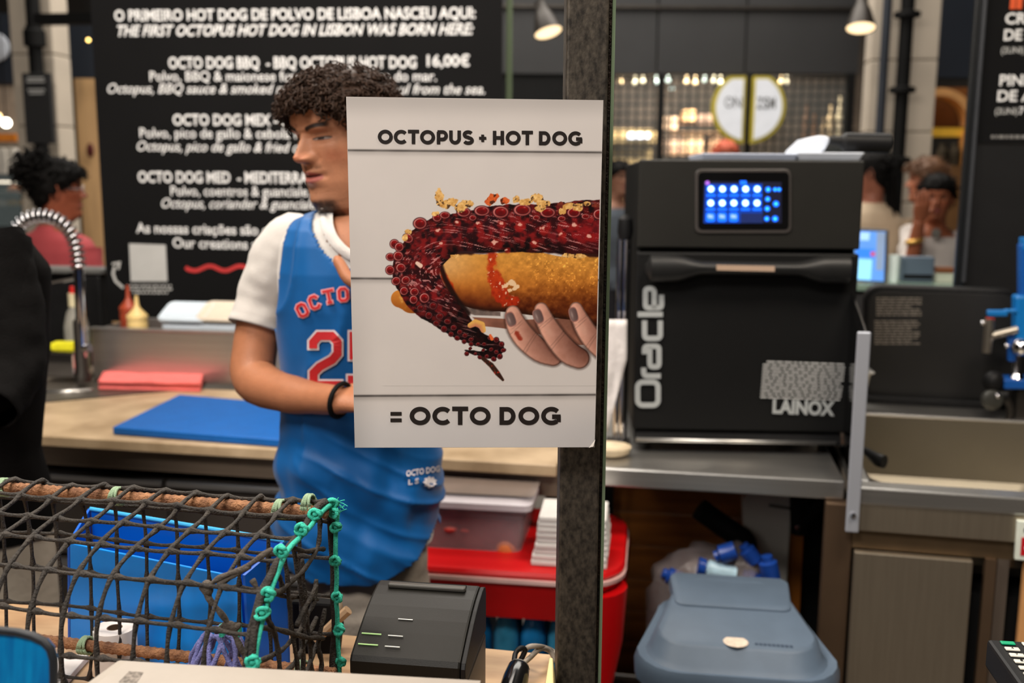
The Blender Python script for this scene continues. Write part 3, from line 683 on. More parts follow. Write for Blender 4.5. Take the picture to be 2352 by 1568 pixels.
obj('hose', MB().tube(smooth_pts([Wy(1606, 1168, 2.58), Wy(1650, 1200, 2.58), Wy(1690, 1228, 2.56), Wy(1712, 1250, 2.54), Wy(1700, 1330, 2.5), Vector((.2, 2.55, .3)), Vector((.2, 2.6, .02))], 5), .03, 10), BLACKM, t, smooth=True)

# ---- the black high-speed oven
E0, E1 = G(1447, 1003, .94), G(1931, 1027, .94); de = (E1 - E0).normalized(); ne = Vector((-de.y, de.x, 0)); WO = .545
E0 = H(1452, 1000, 2.40); E0 = Vector((E0.x, E0.y, 0)); Er = H(1966, 700, 2.375); de = (Vector((Er.x, Er.y, 0)) - E0).normalized(); ne = Vector((-de.y, de.x, 0)); WO = (Vector((Er.x, Er.y, 0)) - E0).length
def O3(s, d, z): return E0 + de * (s * WO) + ne * d + UP * z
zT = H(1453, 366, 2.40).z; zM = H(1450, 572, 2.40).z; zB = H(1447, 985, 2.40).z
ov = thing('high_speed_oven', 'matte black countertop oven with a lit blue touch screen', 'oven', O3(.5, .3, .9))
def ob_(s0, s1, d0, d1, z0, z1): return MB().hexa([O3(s0, d0, z0), O3(s1, d0, z0), O3(s1, d1, z0), O3(s0, d1, z0)], [O3(s0, d0, z1), O3(s1, d0, z1), O3(s1, d1, z1), O3(s0, d1, z1)])
OVB = mat('oven_black', C(29, 28, 25), .55, 0, .06, 10, .02, 500, spec=.3)
OVD = mat('oven_door_black', C(15, 15, 15), .55, 0, .06, 10, spec=.25)
obj('housing', ob_(0.005, .995, .03, .56, .945, zT - .002), OVD, ov, bevel=.006)
obj('control_panel', ob_(0, 1, -.004, .03, zM + .004, zT), OVB, ov, bevel=.004)
obj('door', ob_(0, 1, -.004, .028, zB, zM - .006), OVD, ov, bevel=.005)
for s in (.06, .94):
    for d in (.08, .5): obj('foot', MB().lathe(O3(s, d, .9), [(.018, 0), (.022, .02), (.022, .046)], 12), BLACKP, ov)
# drip tray lip below the door
mb = MB().hexa([O3(.02, -.02, .925), O3(.96, -.02, .925), O3(.99, .06, .955), O3(0, .06, .955)], [O3(.02, -.02, .935), O3(.96, -.02, .935), O3(.99, .06, .975), O3(0, .06, .975)])
obj('drip_tray', mb, BLACKP, ov, bevel=.003)
obj('tray_edge', MB().tube([O3(.015, -.022, .932), O3(.935, -.022, .932)], .0055, 8), STEEL, ov, smooth=True)
# door handle: thick grips at both ends, thin middle
def oz(py): return H(1700, py, 2.39).z
R = []
for i in range(41):
    s = i / 40; k = max(0, min(1, (abs(s - .5) - .22) / .14)); k = k * k * (3 - 2 * k)
    hh = .016 + .016 * k; zc = oz(613) - .002 * k; ss = .035 + .93 * s; e = min(1, min(s, 1 - s) / .02 + .25)
    R.append([O3(ss, -.033 + .022 * cos(th) * e, zc + hh * sin(th) * e) for th in [2 * pi * j / 14 for j in range(14)]])
hd = obj('handle', MB().rings(R), mat('handle_black', C(28, 28, 28), .42, 0, .1, 20, .05, 500, spec=.35), ov, smooth='auto')
for s in (.08, .92): obj('handle_mount', ob_(s - .02, s + .02, -.03, -.003, oz(613) - .012, oz(613) + .012), BLACKP, ov)
def osx(px): return None
def OP(px, py, off=.006): return onplane(px, py, O3(0, -.004, 1), ne) - ne * off
def oplate(pts, off, th, m_, nm, par=ov, **k): return obj(nm, MB().plate([OP(x, y, off) for x, y in pts], ne * th), m_, par, **k)
def rrect(x0, y0, x1, y1, r, n=5):
    pts = []
    for cx, cy, a0 in ((x1 - r, y1 - r, 0), (x0 + r, y1 - r, 90), (x0 + r, y0 + r, 180), (x1 - r, y0 + r, 270)):
        pts += [(cx + r * cos(radians(a0 + 90 * i / (n - 1))), cy + r * sin(radians(a0 + 90 * i / (n - 1)))) for i in range(n)]
    return pts
a_ = OP(1640, 611, .054); 
obj('handle_badge', MB().plate([OP(x, y, .054) for x, y in ((1638, 604), (1769, 607), (1768, 619), (1638, 616))], ne * .004), mat('badge_tan', C(196, 168, 146), .4, .2, .05), ov)
oplate(rrect(1596, 388, 1817, 536, 14), .004, .006, mat('bezel_grey', C(62, 58, 56), .4, 0, .05), 'screen_bezel', bevel=.002)
scr = oplate(rrect(1603, 395, 1811, 527, 10), .005, .003, BLACKG, 'touch_screen')
def lit(nm, col, e): return mat(nm, col, .4, emit=e, ecol=col)
SB = lit('screen_deep_blue', C(8, 52, 150), .55); SC1 = lit('screen_cyan', C(60, 200, 255), 1.7); SW = lit('screen_white_blue', C(190, 240, 255), 2.4)
SD = lit('screen_dusk', C(26, 40, 92), .35); SB2 = lit('screen_bright_blue', C(20, 100, 255), 1.1); SLV = lit('screen_lavender', C(120, 150, 255), 1.3); SBG = lit('screen_bg', C(22, 24, 48), .15)
def sp_(pts, off, m_, nm): return obj(nm, MB().plate([OP(x, y, off) for x, y in pts], ne * .0006), m_, scr)
sp_([(1616, 416), (1794, 418), (1794, 512), (1614, 512)], .0056, SBG, 'screen_area')
sp_([(1619, 422), (1750, 422), (1750, 512), (1616, 512)], .0062, SB, 'menu_area')
sp_([(1700, 489), (1751, 489), (1751, 512), (1700, 512)], .0064, SD, 'menu_area')
def circ(x, y, r, n=14): return [(x + r * cos(2 * pi * i / n), y + r * sin(2 * pi * i / n)) for i in range(n)]
for j, y in enumerate((434, 466)):
    for i in range(5):
        x = 1632 + i * 26.5 - j * .5
        sp_(circ(x, y, 9.5), .0066, SB2, 'icon_button'); sp_(circ(x, y, 6.6), .0072, SW, 'icon_button')
        sp_([(x - 10, y + 12), (x + 10, y + 12), (x + 10, y + 17), (x - 10, y + 17)], .0066, SB2, 'icon_caption')
for i in range(3):
    x = 1631 + i * 26.5; sp_(rrect(x - 10, 488, x + 10, 509, 5), .0066, SB2, 'icon_button'); sp_([(x - 6, 492), (x + 6, 494), (x + 6, 501), (x - 6, 500)], .0072, SLV, 'icon_button')
for x, y, r in ((1763, 435, 6.5), (1779, 435, 5), (1788, 435, 5), (1762, 457, 6), (1761, 479, 6.5), (1781, 468, 7), (1760, 502, 6), (1779, 502, 7)):
    sp_(circ(x, y, r), .0066, SB2, 'round_icon'); sp_(circ(x, y, r * .4), .0072, SC1, 'round_icon')
sp_(circ(1624, 420, 5), .0068, lit('screen_violet', C(150, 90, 200), .8), 'status_dot'); sp_([(1698, 415), (1713, 415), (1714, 423), (1700, 424)], .0068, SB2, 'status_tab')
# wordmark running up the door, rounded-square stroke letters
OLET = mat('oven_print_silver', C(188, 192, 192), .35, .3, .04)
def wm(pts, closed=False, w=13):
    mb = MB(); ribbon(mb, pts, w, closed, P=lambda x, y: OP(x, y, .0062)); return mb
def rot(pts): return pts
def rs(x0, y0, x1, y1, r): return rrect(x0, y0, x1, y1, r, 5)
oo = lambda nm, mb: obj(nm, mb, OLET, ov, kind='stuff')
mbO = MB()
def st(pts, closed=False, w=12): ribbon(mbO, pts, w, closed, P=lambda x, y: OP(x, y, .0062))
def rcorner(pts, r=9, n=4):   # round the inner corners of a polyline
    out = [pts[0]]
    for i in range(1, len(pts) - 1):
        p = Vector(pts[i]); a = (Vector(pts[i - 1]) - p); b = (Vector(pts[i + 1]) - p); ra_ = min(r, a.length * .5, b.length * .5); a = p + a.normalized() * ra_; b = p + b.normalized() * ra_
        for k in range(n + 1):
            u = k / n; q = a * (1 - u) ** 2 + p * 2 * u * (1 - u) + b * u * u; out.append(tuple(q))
    out.append(pts[-1]); return out
st(rs(1464, 876, 1511, 929, 12), True)                                  # O
st(rcorner([(1478, 843), (1478, 862), (1517, 862)]))                    # r
st(rcorner([(1480, 812), (1480, 794), (1513, 794), (1513, 841), (1492, 841), (1492, 796)], 8))   # a
st(rcorner([(1480, 735), (1480, 776), (1516, 776), (1516, 735)]))       # c
st([(1464, 721), (1522, 721)])                                          # l
st(rcorner([(1502, 708), (1502, 662), (1482, 662), (1482, 706), (1519, 706), (1519, 676)], 8))   # e
obj('wordmark', mbO, OLET, ov, kind='stuff')
mb = MB(); text_on(mb, 'LAINOX', OP(1773, 946, .0062), OP(1915, 952, .0062), .032, off=.045)
obj('maker_mark', mb, OLET, ov, kind='stuff')
mb = MB()
for k in range(12):
    y = 829 + k * 7.4; x = 1752 - k * .6 + (8 if k == 0 else 0); xe = 1940 - k * .9
    while x < xe - 3:
        l = random.uniform(8, 26); x2 = min(x + l, xe); sl = .035
        ribbon(mb, [(x, y + (x - 1750) * sl), (x2, y + (x2 - 1750) * sl)], 3.6, P=lambda x, y: OP(x, y, .0062)); x = x2 + 3
obj('fine_print', mb, CHALKG, ov, kind='stuff')
# ---- on top of the oven
zt3 = zT + .001
def Ot(s, d): q = O3(s, d, zt3); return q
t_ = obj('plastic_tray', MB().hexa([O3(.30, .06, zt3), O3(.72, .06, zt3), O3(.72, .30, zt3), O3(.30, .30, zt3)], [O3(.29, .05, zt3 + .016), O3(.73, .05, zt3 + .016), O3(.73, .31, zt3 + .016), O3(.29, .31, zt3 + .016)]), mat('tray_pale_blue', C(206, 216, 238), .4, 0, .04), bevel=.003); tag(t_, 'pale blue plastic tray lying on top of the oven', 'tray')
sc_ = thing('food_scoop', 'white plastic scoop with a thick black handle on the oven', 'scoop', O3(.85, .2, zt3))
WB = mat('scoop_white', C(205, 212, 224), .4, 0, .05)
obj('scoop_base', MB().hexa([O3(.74, .08, zt3), O3(1.02, .08, zt3), O3(1.02, .30, zt3), O3(.74, .30, zt3)], [O3(.73, .07, zt3 + .02), O3(1.04, .07, zt3 + .02), O3(1.04, .31, zt3 + .02), O3(.73, .31, zt3 + .02)]), WB, sc_, bevel=.004)
def OT(px, py, d=.15): return onplane(px, py, O3(0, d, 1), ne)
P = [OT(x, y) for x, y in ((1820, 360), (1822, 346), (1852, 318), (1882, 311), (1902, 312), (1910, 320), (1895, 345), (1880, 358))]
obj('scoop_bowl', MB().plate(P, ne * .10), WB, sc_, bevel=.006)
obj('handle', MB().tube([OT(1905, 322), OT(1930, 324), OT(1940, 327), OT(2042, 329)], [.010, .013, .024, .024], 12), BLACKP, sc_, smooth='auto')
# ---- clutter in the slot between post and oven
q = H(1424, 640, 2.45)
t = thing('chrome_stand', 'slim chrome stand between the post and the oven', 'stand', (q.x, q.y, .9))
z1 = H(1430, 548, 2.45).z; obj('chrome_tube', MB().lathe((H(1436, 700, 2.45).x, q.y, .901), [(.012, 0), (.012, z1 - .9)], 14), CHROME, t, smooth='auto')
obj('chrome_tube', MB().lathe((H(1423, 700, 2.45).x, q.y, .901), [(.010, 0), (.010, z1 - .9)], 14), CHROME, t, smooth='auto')
obj('stand_foot', MB().box((q.x + .005, q.y, .907), (.06, .05, .012)), STEELD, t)
obj('grip', MB().lathe((H(1432, 700, 2.45).x, q.y, z1 - .002), [(.016, 0), (.02, .02), (.018, .05), (.008, .06)], 12), BLACKP, t, smooth='auto')
P = [H(x, y, 2.36) for x, y in ((1398, 735), (1436, 742), (1441, 828), (1424, 832), (1398, 975))]
t = thing('plastic_sheet', 'crumpled white plastic sheet beside the oven', 'sheet', (P[4].x, P[4].y, .9))
R = []
for i in range(15):
    u = i / 14; row = []
    for k in range(7):
        v = k / 6; x0 = 1385; xr = 1440 - 44 * max(0, u - .35) / .65; px = x0 + (xr - x0) * v; py = 735 + 255 * u
        p = H(px, py, 2.36 + .012 * noise.noise(Vector((u * 6, v * 4, 3.3)))); p.z = max(p.z, .903); row.append(p)
    R.append(row + [p + Vector((0, .012, 0)) for p in reversed(row)])
obj('sheet', MB().rings(R), mat('crumpled_white', C(214, 208, 206), .5, 0, .08, 20, .3, 40), t, smooth=True)
c = H(1404, 1008, 2.36)
o = obj('bread_crumbs_dish', MB().lathe((c.x + .0, 2.36, .9005), [(.03, 0), (.045, .008), (.05, .022), (.045, .022), (.03, .012)], 18), mat('dish_cream', C(198, 180, 150), .5, 0, .1, 30), smooth='auto'); tag(o, 'tiny cream dish at the foot of the plastic sheet', 'dish')

# ================================================================ sink unit on the right
K0, K1 = G(1968, 1118, .9), G(2352, 1144, .9); dk = (K1 - K0).normalized(); nk = Vector((-dk.y, dk.x, 0))
def K3(s, d, z): q = K0 + dk * s + nk * d; return Vector((q.x, q.y, z))
def kb(s0, s1, d0, d1, z0, z1): return MB().hexa([K3(s0, d0, z0), K3(s1, d0, z0), K3(s1, d1, z0), K3(s0, d1, z0)], [K3(s0, d0, z1), K3(s1, d0, z1), K3(s1, d1, z1), K3(s0, d1, z1)])
sk = thing('sink_unit', 'stainless steel sink cabinet at the right', 'sink', K3(.4, .35, 0))
WK = .95
zr = .9
bb = [G(2000, 948, .9), G(2352, 985, .9)]
dfront = .055; dback = (bb[0] - K0).dot(nk)
obj('sink_rim', kb(0, WK, 0, dfront, .862, zr), STEEL, sk, bevel=.004)
obj('sink_rim', kb(0, WK, dback, dback + .14, .862, zr), STEEL, sk, bevel=.004)
obj('sink_rim', kb(0, .035, dfront, dback, .862, zr), STEEL, sk, bevel=.004)
obj('sink_rim', kb(.62, WK, dfront, dback, .862, zr), STEEL, sk, bevel=.004)
# basin: rounded tub
def basin_ring(ins, z, r=.07, n=7):
    s0, s1, d0, d1 = .035 + ins, .62 - ins, dfront + ins, dback - ins; pts = []
    for cs_, cd, a0 in ((s1 - r, d1 - r, 0), (s0 + r, d1 - r, 90), (s0 + r, d0 + r, 180), (s1 - r, d0 + r, 270)):
        for i in range(n): th = radians(a0 + 90 * i / (n - 1)); pts.append(K3(cs_ + r * cos(th), cd + r * sin(th), z))
    return pts
mb = MB().rings([basin_ring(-.01, .898, .06), basin_ring(.004, .893), basin_ring(.012, .72), basin_ring(.04, .69), basin_ring(.10, .685, .04)], caps=False)
n_ = 28; mb.f.append(tuple(range(4 * n_, 5 * n_))); mb.m.append(0)
obj('basin', mb, mat('basin_steel', C(156, 148, 132), .36, .9, .06, 4), sk, smooth='auto')
obj('apron', kb(0.0, WK, .004, .03, .80, .862), STEELV, sk, bevel=.002)
obj('apron', kb(0.0, WK, .02, .04, .755, .80), mat('apron_brown_steel', C(120, 100, 76), .45, .8, .1), sk)  # lower apron band in brown steel
sdw = (G(2255, 1150, .9) - K0).dot(dk) - .02
BRN = mat('bronze_steel', C(104, 84, 66), .45, .7, .12, 5)
obj('corner_post', kb(-.06, -.0, .02, .06, .0, .853), BRN, sk, bevel=.003)
dsl = (Wy(2266, 1150, K3(.3, 0, 0).y) - K0).dot(dk)
dr = obj('door', kb(.004, dsl - .015, .0, .02, .05, .752), STEELV, sk, bevel=.003)
obj('frame_bar', kb(dsl + .012, dsl + .034, .01, .03, 0, .755), BRN, sk)
obj('frame_bar', kb(dsl + .038, dsl + .062, .02, .04, 0, .755), mat('taupe_steel', C(110, 98, 88), .45, .6, .1, 5), sk)
obj('inner_panel', kb(0, WK, .05, .6, 0, .66), BLACKM, sk)
obj('side_panel', kb(-.17, .02, .55, .57, 0, .85), BLACKM, sk)
obj('door', kb(dsl + .09, WK, .012, .03, .02, .752), mat('warm_board', C(206, 150, 96), .5, 0, .08, 4), sk, bevel=.002)
# warning plate hung at the frame
a = H(2329, 1192, 2.0); b = H(2400, 1282, 2.0)
def HP(px, py, off=0): return onplane(px, py, K3(0, -.004, 0), nk) - nk * off
lab_ = thing('warning_label', 'white and red warning label on the cabinet at the right edge', 'label', HP(2329, 1285))
obj('label_plate', MB().plate([HP(x, y, .004) for x, y in ((2336, 1194), (2420, 1200), (2414, 1292), (2330, 1284))], nk * .012), mat('label_white', C(216, 222, 210), .5), lab_, bevel=.002)
obj('red_field', MB().plate([HP(x, y, .0055) for x, y in ((2345, 1232), (2410, 1236), (2408, 1278), (2342, 1273))], nk * .001), mat('label_red', C(190, 16, 30), .5), lab_)
mb = MB(); mb.plate([HP(x, y, .0055) for x, y in ((2350, 1212), (2362, 1206), (2362, 1218), (2350, 1220))], nk * .001)
obj('black_mark', mb, BLACKM, lab_)
mb = MB(); text_on(mb, 'C', HP(2350, 1262, .007), HP(2362, 1263, .007), .014, off=.01); obj('lettering', mb, mat('label_white_print', C(230, 220, 220), .5), lab_)
# side screen between bench and sink, edge-on
zs = H(1992, 742, 2.23).z
sp0 = K3(-.022, -.006, 0); 
scn = thing('splash_screen', 'upright steel splash screen between oven and sink', 'screen', K3(-.01, .2, .86))
zf = [(0, 0), (.0, zs - .9), (.02, zs - .9)]
poly = [(-.012, .80), (-.012, zs), (.03, zs + .01), (.30, zs + .06), (.52, zs + .05), (.52, .901), (.0, .901), (.0, .80)]
PS = mat('satin_aluminium', C(190, 194, 204), .35, .5, .05, 3, stretch=(1, 1, .3))
obj('screen_plate', MB().plate([K3(-.004, d + .01, z) for d, z in poly], dk * .004), mat('mirror_steel', C(120, 122, 126), .12, 1, .05, 3), scn)
obj('front_flange', MB().hexa([K3(-.020, -.014, .80), K3(.008, -.014, .80), K3(.008, -.004, .80), K3(-.020, -.004, .80)], [K3(-.020, -.014, zs), K3(.008, -.014, zs), K3(.008, -.004, zs), K3(-.020, -.004, zs)]), PS, scn, bevel=.003)
obj('bolt', MB().lathe(K3(-.006, -.0145, .84), [(.006, 0), (.006, .004), (.003, .006)], 12, axis=-nk), CHROME, scn)
# black standing lid with a cut corner radius and two blocks of instructions
yl = dback + .17
def KL(px, py, off=0): return onplane(px, py, K3(0, yl, 0), nk) - nk * off
zl0 = .9
P = [KL(1988, 916), KL(2352, 922)]
lid = thing('griddle_lid', 'large black raised lid with rounded corners behind the sink', 'lid', KL(2160, 915))
def lidpoly(x0, x1, yt0, yt1, ybot, r): 
    return [(x0, ybot)] + [(x0 + r - r * cos(radians(a)), yt0 + r - r * sin(radians(a))) for a in range(0, 91, 15)] + [(x1 - r + r * sin(radians(a)), yt1 + r - r * cos(radians(a))) for a in range(0, 91, 15)] + [(x1 , ybot)]
obj('lid_shell', MB().plate([KL(x, y) for x, y in lidpoly(1984, 2352, 654, 664, 921, 38)], nk * .05), BLACKP, lid, bevel=.008)
obj('lid_panel', MB().plate([KL(x, y, .003) for x, y in lidpoly(1994, 2336, 668, 676, 915, 34)], nk * .004), mat('lid_panel_black', C(26, 25, 24), .5, 0, .15, 8), lid, bevel=.001)
mb = MB()
for y0, x0, n in ((684, 2012, 7), (737, 2008, 9)):
    for k in range(n):
        x = x0; xe = x0 + (104 if k % 4 != 3 else 84)
        while x < xe - 3:
            l = random.uniform(6, 20); x2 = min(x + l, xe); ribbon(mb, [(x, y0 + k * 6.4), (x2, y0 + k * 6.4 + .3)], 3, P=lambda x, y: KL(x, y, .0045)); x = x2 + 2.5
obj('fine_print', mb, mat('lid_print', C(128, 120, 110), .6), lid, kind='stuff')
obj('lid_rail', kb(.02, .80, yl - .03, yl + .06, .9, .922), BLACKP, lid, bevel=.004)
# shallow steel pan with orange food behind the screen
c = G(2010, 905, .9)
t = thing('steel_pan', 'small steel pan holding orange food by the splash screen', 'pan', (c.x, c.y, .9)); zp = H(2010, 862, c.y).z
cx, cy = K3(.075, dback + .055, 0).x, K3(.075, dback + .055, 0).y
def pr(w, d, z): return [Vector((cx + a * w, cy + b * d, z)) for a, b in ((-1, -1), (1, -1), (1, 1), (-1, 1))]
zp = .9 + .115
obj('pan_body', MB().rings([pr(.028, .03, .901), pr(.042, .045, zp - .006), pr(.052, .055, zp), pr(.052, .055, zp + .004), pr(.040, .043, zp + .003), pr(.038, .041, zp - .03)], caps=True), STEEL, t, bevel=.002)
obj('orange_food', MB().ball((cx - .006, cy, zp - .006), (.028, .03, .02), 12, 6), mat('orange_food', C(226, 160, 50), .6, 0, .25, 90), t, smooth=True)
# black peeler handle on the rim
a = G(1993, 1040, .915); b = G(2030, 1063, .915)
o = obj('knife_handle', MB().tube(smooth_pts([G(1984, 1032, .918), G(2000, 1044, .918), G(2018, 1056, .918), G(2031, 1060, .918)], 4), [.007 + .009 * min(1, i / 8) for i in range(13)], 12), BLACKP, smooth='auto'); tag(o, 'black knife handle lying on the sink rim', 'knife')
# ---- blue lever tap
yj = K3(0, yl - .115, 0)
def J(px, py, off=0): return onplane(px, py, K3(0, dback + .05, 0), nk) - nk * off
BL = mat('tap_blue', C(14, 112, 186), .35, 0, .05); BLD = mat('tap_blue_dark', C(10, 80, 160), .4, 0, .05)
j0 = J(2325, 880); pj = K3((j0 - K0).dot(dk), dback + .05, .9)
jt = thing('blue_lever_tap', 'blue and chrome lever tap standing on the sink deck at the right', 'tap', pj)
def jb(x0, y0, x1, y1, m_, nm, th=.04, off=.02, bv=.004): return obj(nm, MB().plate([J(x, y, off) for x, y in ((x0, y1), (x1, y1), (x1, y0), (x0, y0))], nk * th), m_, jt, bevel=bv)
jb(2326, 676, 2360, 780, BL, 'tap_body', .05, .03, .008)
jb(2340, 560, 2375, 690, BLD, 'tap_column', .04)
jb(2345, 545, 2372, 575, BL, 'column_cap', .05, .025)
jb(2312, 760, 2330, 828, BLD, 'side_plate', .02)
jb(2262, 709, 2308, 723, BL, 'lever', .02, .035); jb(2300, 707, 2330, 715, BL, 'lever_arm', .016, .033)
jb(2296, 864, 2380, 886, BLD, 'base_plate', .08, .05)
obj('spout', MB().tube([J(2267, 728, .03), J(2266, 745, .03), J(2260, 806, .03)], [.0125, .0135, .0125], 14), mat('satin_nickel', C(170, 162, 150), .3, .9, .05), jt, smooth='auto')
obj('spout_ring', MB().lathe(J(2268, 733, .03), [(.0115, 0), (.0115, .008)], 14), mat('ring_red', C(200, 60, 56), .4), jt)
obj('knob', MB().ball(J(2251, 738, .03), .007), CHROME, jt, smooth=True)
obj('spout_arm', MB().tube([J(2270, 769, .03), J(2330, 753, .03)], .0105, 12), mat('satin_nickel', C(170, 162, 150), .3, .9, .05), jt, smooth='auto')
obj('chrome_joint', MB().ball(J(2338, 793, .03), .026, 16, 10), CHROME, jt, smooth=True)
obj('chrome_joint', MB().ball(J(2306, 790, .03), .007), CHROME, jt, smooth=True)
obj('stem', MB().tube([J(2336, 812, .0), J(2332, 862, .0)], .0125, 12), CHROME, jt, smooth='auto')
obj('stem_collar', MB().lathe(J(2329, 869, .03), [(.018, 0), (.02, .008), (.012, .02)], 14), CHROME, jt, smooth='auto')
a = J(2336, 886, 0); obj('pillar_leg', MB().box((a.x + .03, a.y, (a.z + .9) / 2), (.07, .05, a.z - .9)), STEELD, jt)
t = thing('black_valve', 'black pipe valve with a hose below the blue tap', 'valve', J(2270, 940))
obj('valve_body', MB().ball(J(2276, 872, .03), (.03, .025, .032), 12, 8), BLACKP, t, smooth=True)
obj('valve_face', MB().lathe(J(2268, 910, .045), [(.03, 0), (.028, .012), (.02, .016)], 18, axis=-nk), mat('valve_grey', C(66, 66, 62), .35, .3, .1), t, smooth='auto')
obj('valve_nut', MB().ball(J(2279, 899, .06), .008), CHROME, t, smooth=True)
obj('valve_arm', MB().tube([J(2276, 905, .03), J(2306, 902, .03)], .018, 12), BLACKP, t, smooth='auto')
obj('hose', MB().tube(smooth_pts([J(2300, 905, .03), J(2312, 925, .03), J(2314, 945, .03), J(2308, 965, .03)], 4), .011, 10), STEELD, t, smooth=True)

# ================================================================ right wall menu + neighbour's counter
pRn = Vector((-sin(radians(0)), cos(radians(0)), 0)); PR0 = H(2225, 500, 3.15); yR = PR0.y
def RB(px, py, off=0): return Wy(px, py, yR - off)
a = RB(2250, 300); b = Vector((a.x + 1.1, yR, 0))
rb = thing('menu_board', 'black menu board with cropped white text at the right edge', 'menu board', (a.x, yR, 0))
FRm = mat('board_frame_dark', C(20, 22, 24), .35, 0, .1)
zt_ = 2.6; z_b = RB(2230, 648).z
xl = (RB(2261, 0).x + RB(2214, 648).x) / 2
obj('frame_post', MB().box((xl - .016, yR + .012, 1.3), (.02, .02, 2.6)), FRm, rb, bevel=.003)
obj('frame_edge', MB().box((xl - .002, yR + .0, (z_b + 2.6) / 2), (.010, .03, 2.6 - z_b)), mat('frame_edge_grey', C(62, 64, 68), .35, .2, .1), rb, bevel=.002)
obj('board_panel', MB().box((xl + .5, yR + .015, (RB(2240, 330).z + 2.6) / 2), (1.0, .02, 2.6 - RB(2240, 330).z)), BOARD, rb)
obj('lower_panel', MB().box((xl + .5, yR + .02, RB(2240, 332).z / 2), (1.0, .02, RB(2240, 332).z)), mat('lower_panel_black', C(18, 18, 19), .6, 0, .1, spec=.3), rb)
def rl(nm, body, x0, y, x1, cap, off=.02, m_=None):
    mb = MB(); a = RB(x0, y, .0); b = RB(x1, y + (x1 - x0) * .0, .0); a.y = b.y = yR + .003; b.z = a.z
    text_on(mb, body, a, b, (RB(x0, y - cap) - RB(x0, y)).z, off=off); obj(nm, mb, m_ or CHALK, rb, kind='stuff')
rl('heading', 'II', 2320, 18, 2348, 30, .06, mat('print_orange', C(206, 80, 30), .6))
rl('heading', 'CREME', 2309, 54, 2420, 24, .026)
rl('heading', 'DE', 2306, 92, 2348, 24, .026)
rl('fine_print', '(2UNI)', 2300, 122, 2352, 14, .01, CHALKG)
rl('heading', 'PINHA', 2296, 196, 2404, 24, .026)
rl('heading', 'DE A', 2291, 232, 2374, 24, .026)
rl('fine_print', '(2UNI)', 2286, 262, 2338, 14, .01, CHALKG)
rl('price', '7', 2341, 262, 2352, 16, .02)
mb = MB(); x = 2277
while x < 2400:
    l = random.uniform(5, 14); p = [RB(x, 318), RB(x + l, 318), RB(x + l, 310), RB(x, 310)]
    for q in p: q.y = yR + .003
    mb.add(p, [(0, 1, 2, 3)]); x += l + 3
obj('fine_print', mb, mat('print_dim', C(120, 118, 116), .6), rb, kind='stuff')
# glass-topped counter with till screen and card box
zg = 1.16
g0 = G(2030, 652, zg); 
nc = thing('neighbour_counter', 'glass topped service counter beyond the black lid', 'counter', (g0.x + .2, g0.y + .2, 0))
y0 = 3.72
gx0, gx1 = Wy(1950, 650, y0).x, Wy(2215, 650, y0).x; zg = Wy(2100, 654, y0).z
obj('counter_body', MB().box(((gx0 + gx1) / 2, y0 + .22, (zg - .03) / 2), (gx1 - gx0, .42, zg - .03)), CHAR, nc)
obj('glass_top', MB().box(((gx0 + gx1) / 2, y0 + .22, zg - .012), (gx1 - gx0 + .02, .46, .024)), mat('green_glass_top', C(126, 150, 136), .15, 0, .06), nc, bevel=.002)
def NB(px, py, y): return Wy(px, py, y)
sc2 = thing('till_monitor', 'till monitor with a bright blue screen beside the oven', 'monitor', NB(1997, 640, y0 + .05))
P = [NB(x, y, y0 + .06) for x, y in ((1953, 645), (2038, 650), (2042, 528), (1962, 523))]
sc2.location.z = zg
for p in P[:2]: p.z = max(p.z, zg + .001)
obj('monitor_shell', MB().plate(P, Vector((0, .03, 0))), mat('monitor_grey', C(70, 72, 76), .4), sc2, bevel=.004)
def scp(poly, off, m_, nm='screen_area'): obj(nm, MB().plate([NB(x, y, y0 + .06 - off) for x, y in poly], Vector((0, .001, 0))), m_, sc2)
scp([(1959, 642), (2030, 646), (2034, 532), (1966, 530)], .002, lit('till_blue', C(88, 140, 214), .75))
scp([(1960, 641), (2000, 643), (2003, 596), (1963, 594)], .003, lit('till_sky', C(132, 196, 236), .95))
scp([(1968, 551), (1996, 552), (1998, 534), (1970, 533)], .003, lit('till_pale', C(150, 190, 250), .9))
scp([(1966, 590), (2008, 592), (2010, 572), (1968, 570)], .003, lit('till_strong_blue', C(50, 120, 226), .8))
scp([(2012, 620), (2028, 621), (2034, 534), (2014, 532)], .003, lit('till_grey', C(128, 148, 178), .55))
scp([(2000, 588), (2010, 588), (2010, 578), (2000, 578)], .004, lit('till_red', C(190, 80, 110), .6))
t = thing('card_reader_box', 'blue grey box on the neighbouring glass counter', 'box', NB(2108, 642, y0 + .1)); t.location.z = zg
a, b = NB(2072, 630, y0 + .12), NB(2148, 590, y0 + .12)
obj('box_body', MB().box(((a.x + b.x) / 2, y0 + .15, (zg + b.z) / 2), (b.x - a.x, .06, b.z - zg - .002)), mat('box_slate', C(92, 108, 124), .5, 0, .05), t, bevel=.004)
obj('box_slot', MB().box(((a.x + b.x) / 2, y0 + .118, zg + .02), (b.x - a.x - .01, .004, .014)), BLACKM, t)
q = NB(2052, 640, y0 + .1)
t = thing('glass_tumbler', 'bright clear cup between the till monitor and the grey box', 'cup', (q.x, y0 + .1, zg)); zz = NB(2052, 585, y0 + .1).z - zg
obj('cup', MB().lathe((q.x, y0 + .1, zg), [(.016, 0), (.019, .01), (.021, zz)], 16), mat('cup_white', C(226, 240, 238), .2, 0, .05), t, smooth='auto')
q = NB(2170, 645, y0 + .1)
o = obj('paper_block', MB().box((q.x, y0 + .12, zg + .018), (.055, .05, .034)), mat('paper_white', C(205, 210, 190), .6)); tag(o, 'white paper block on the glass counter near the menu board', 'paper')
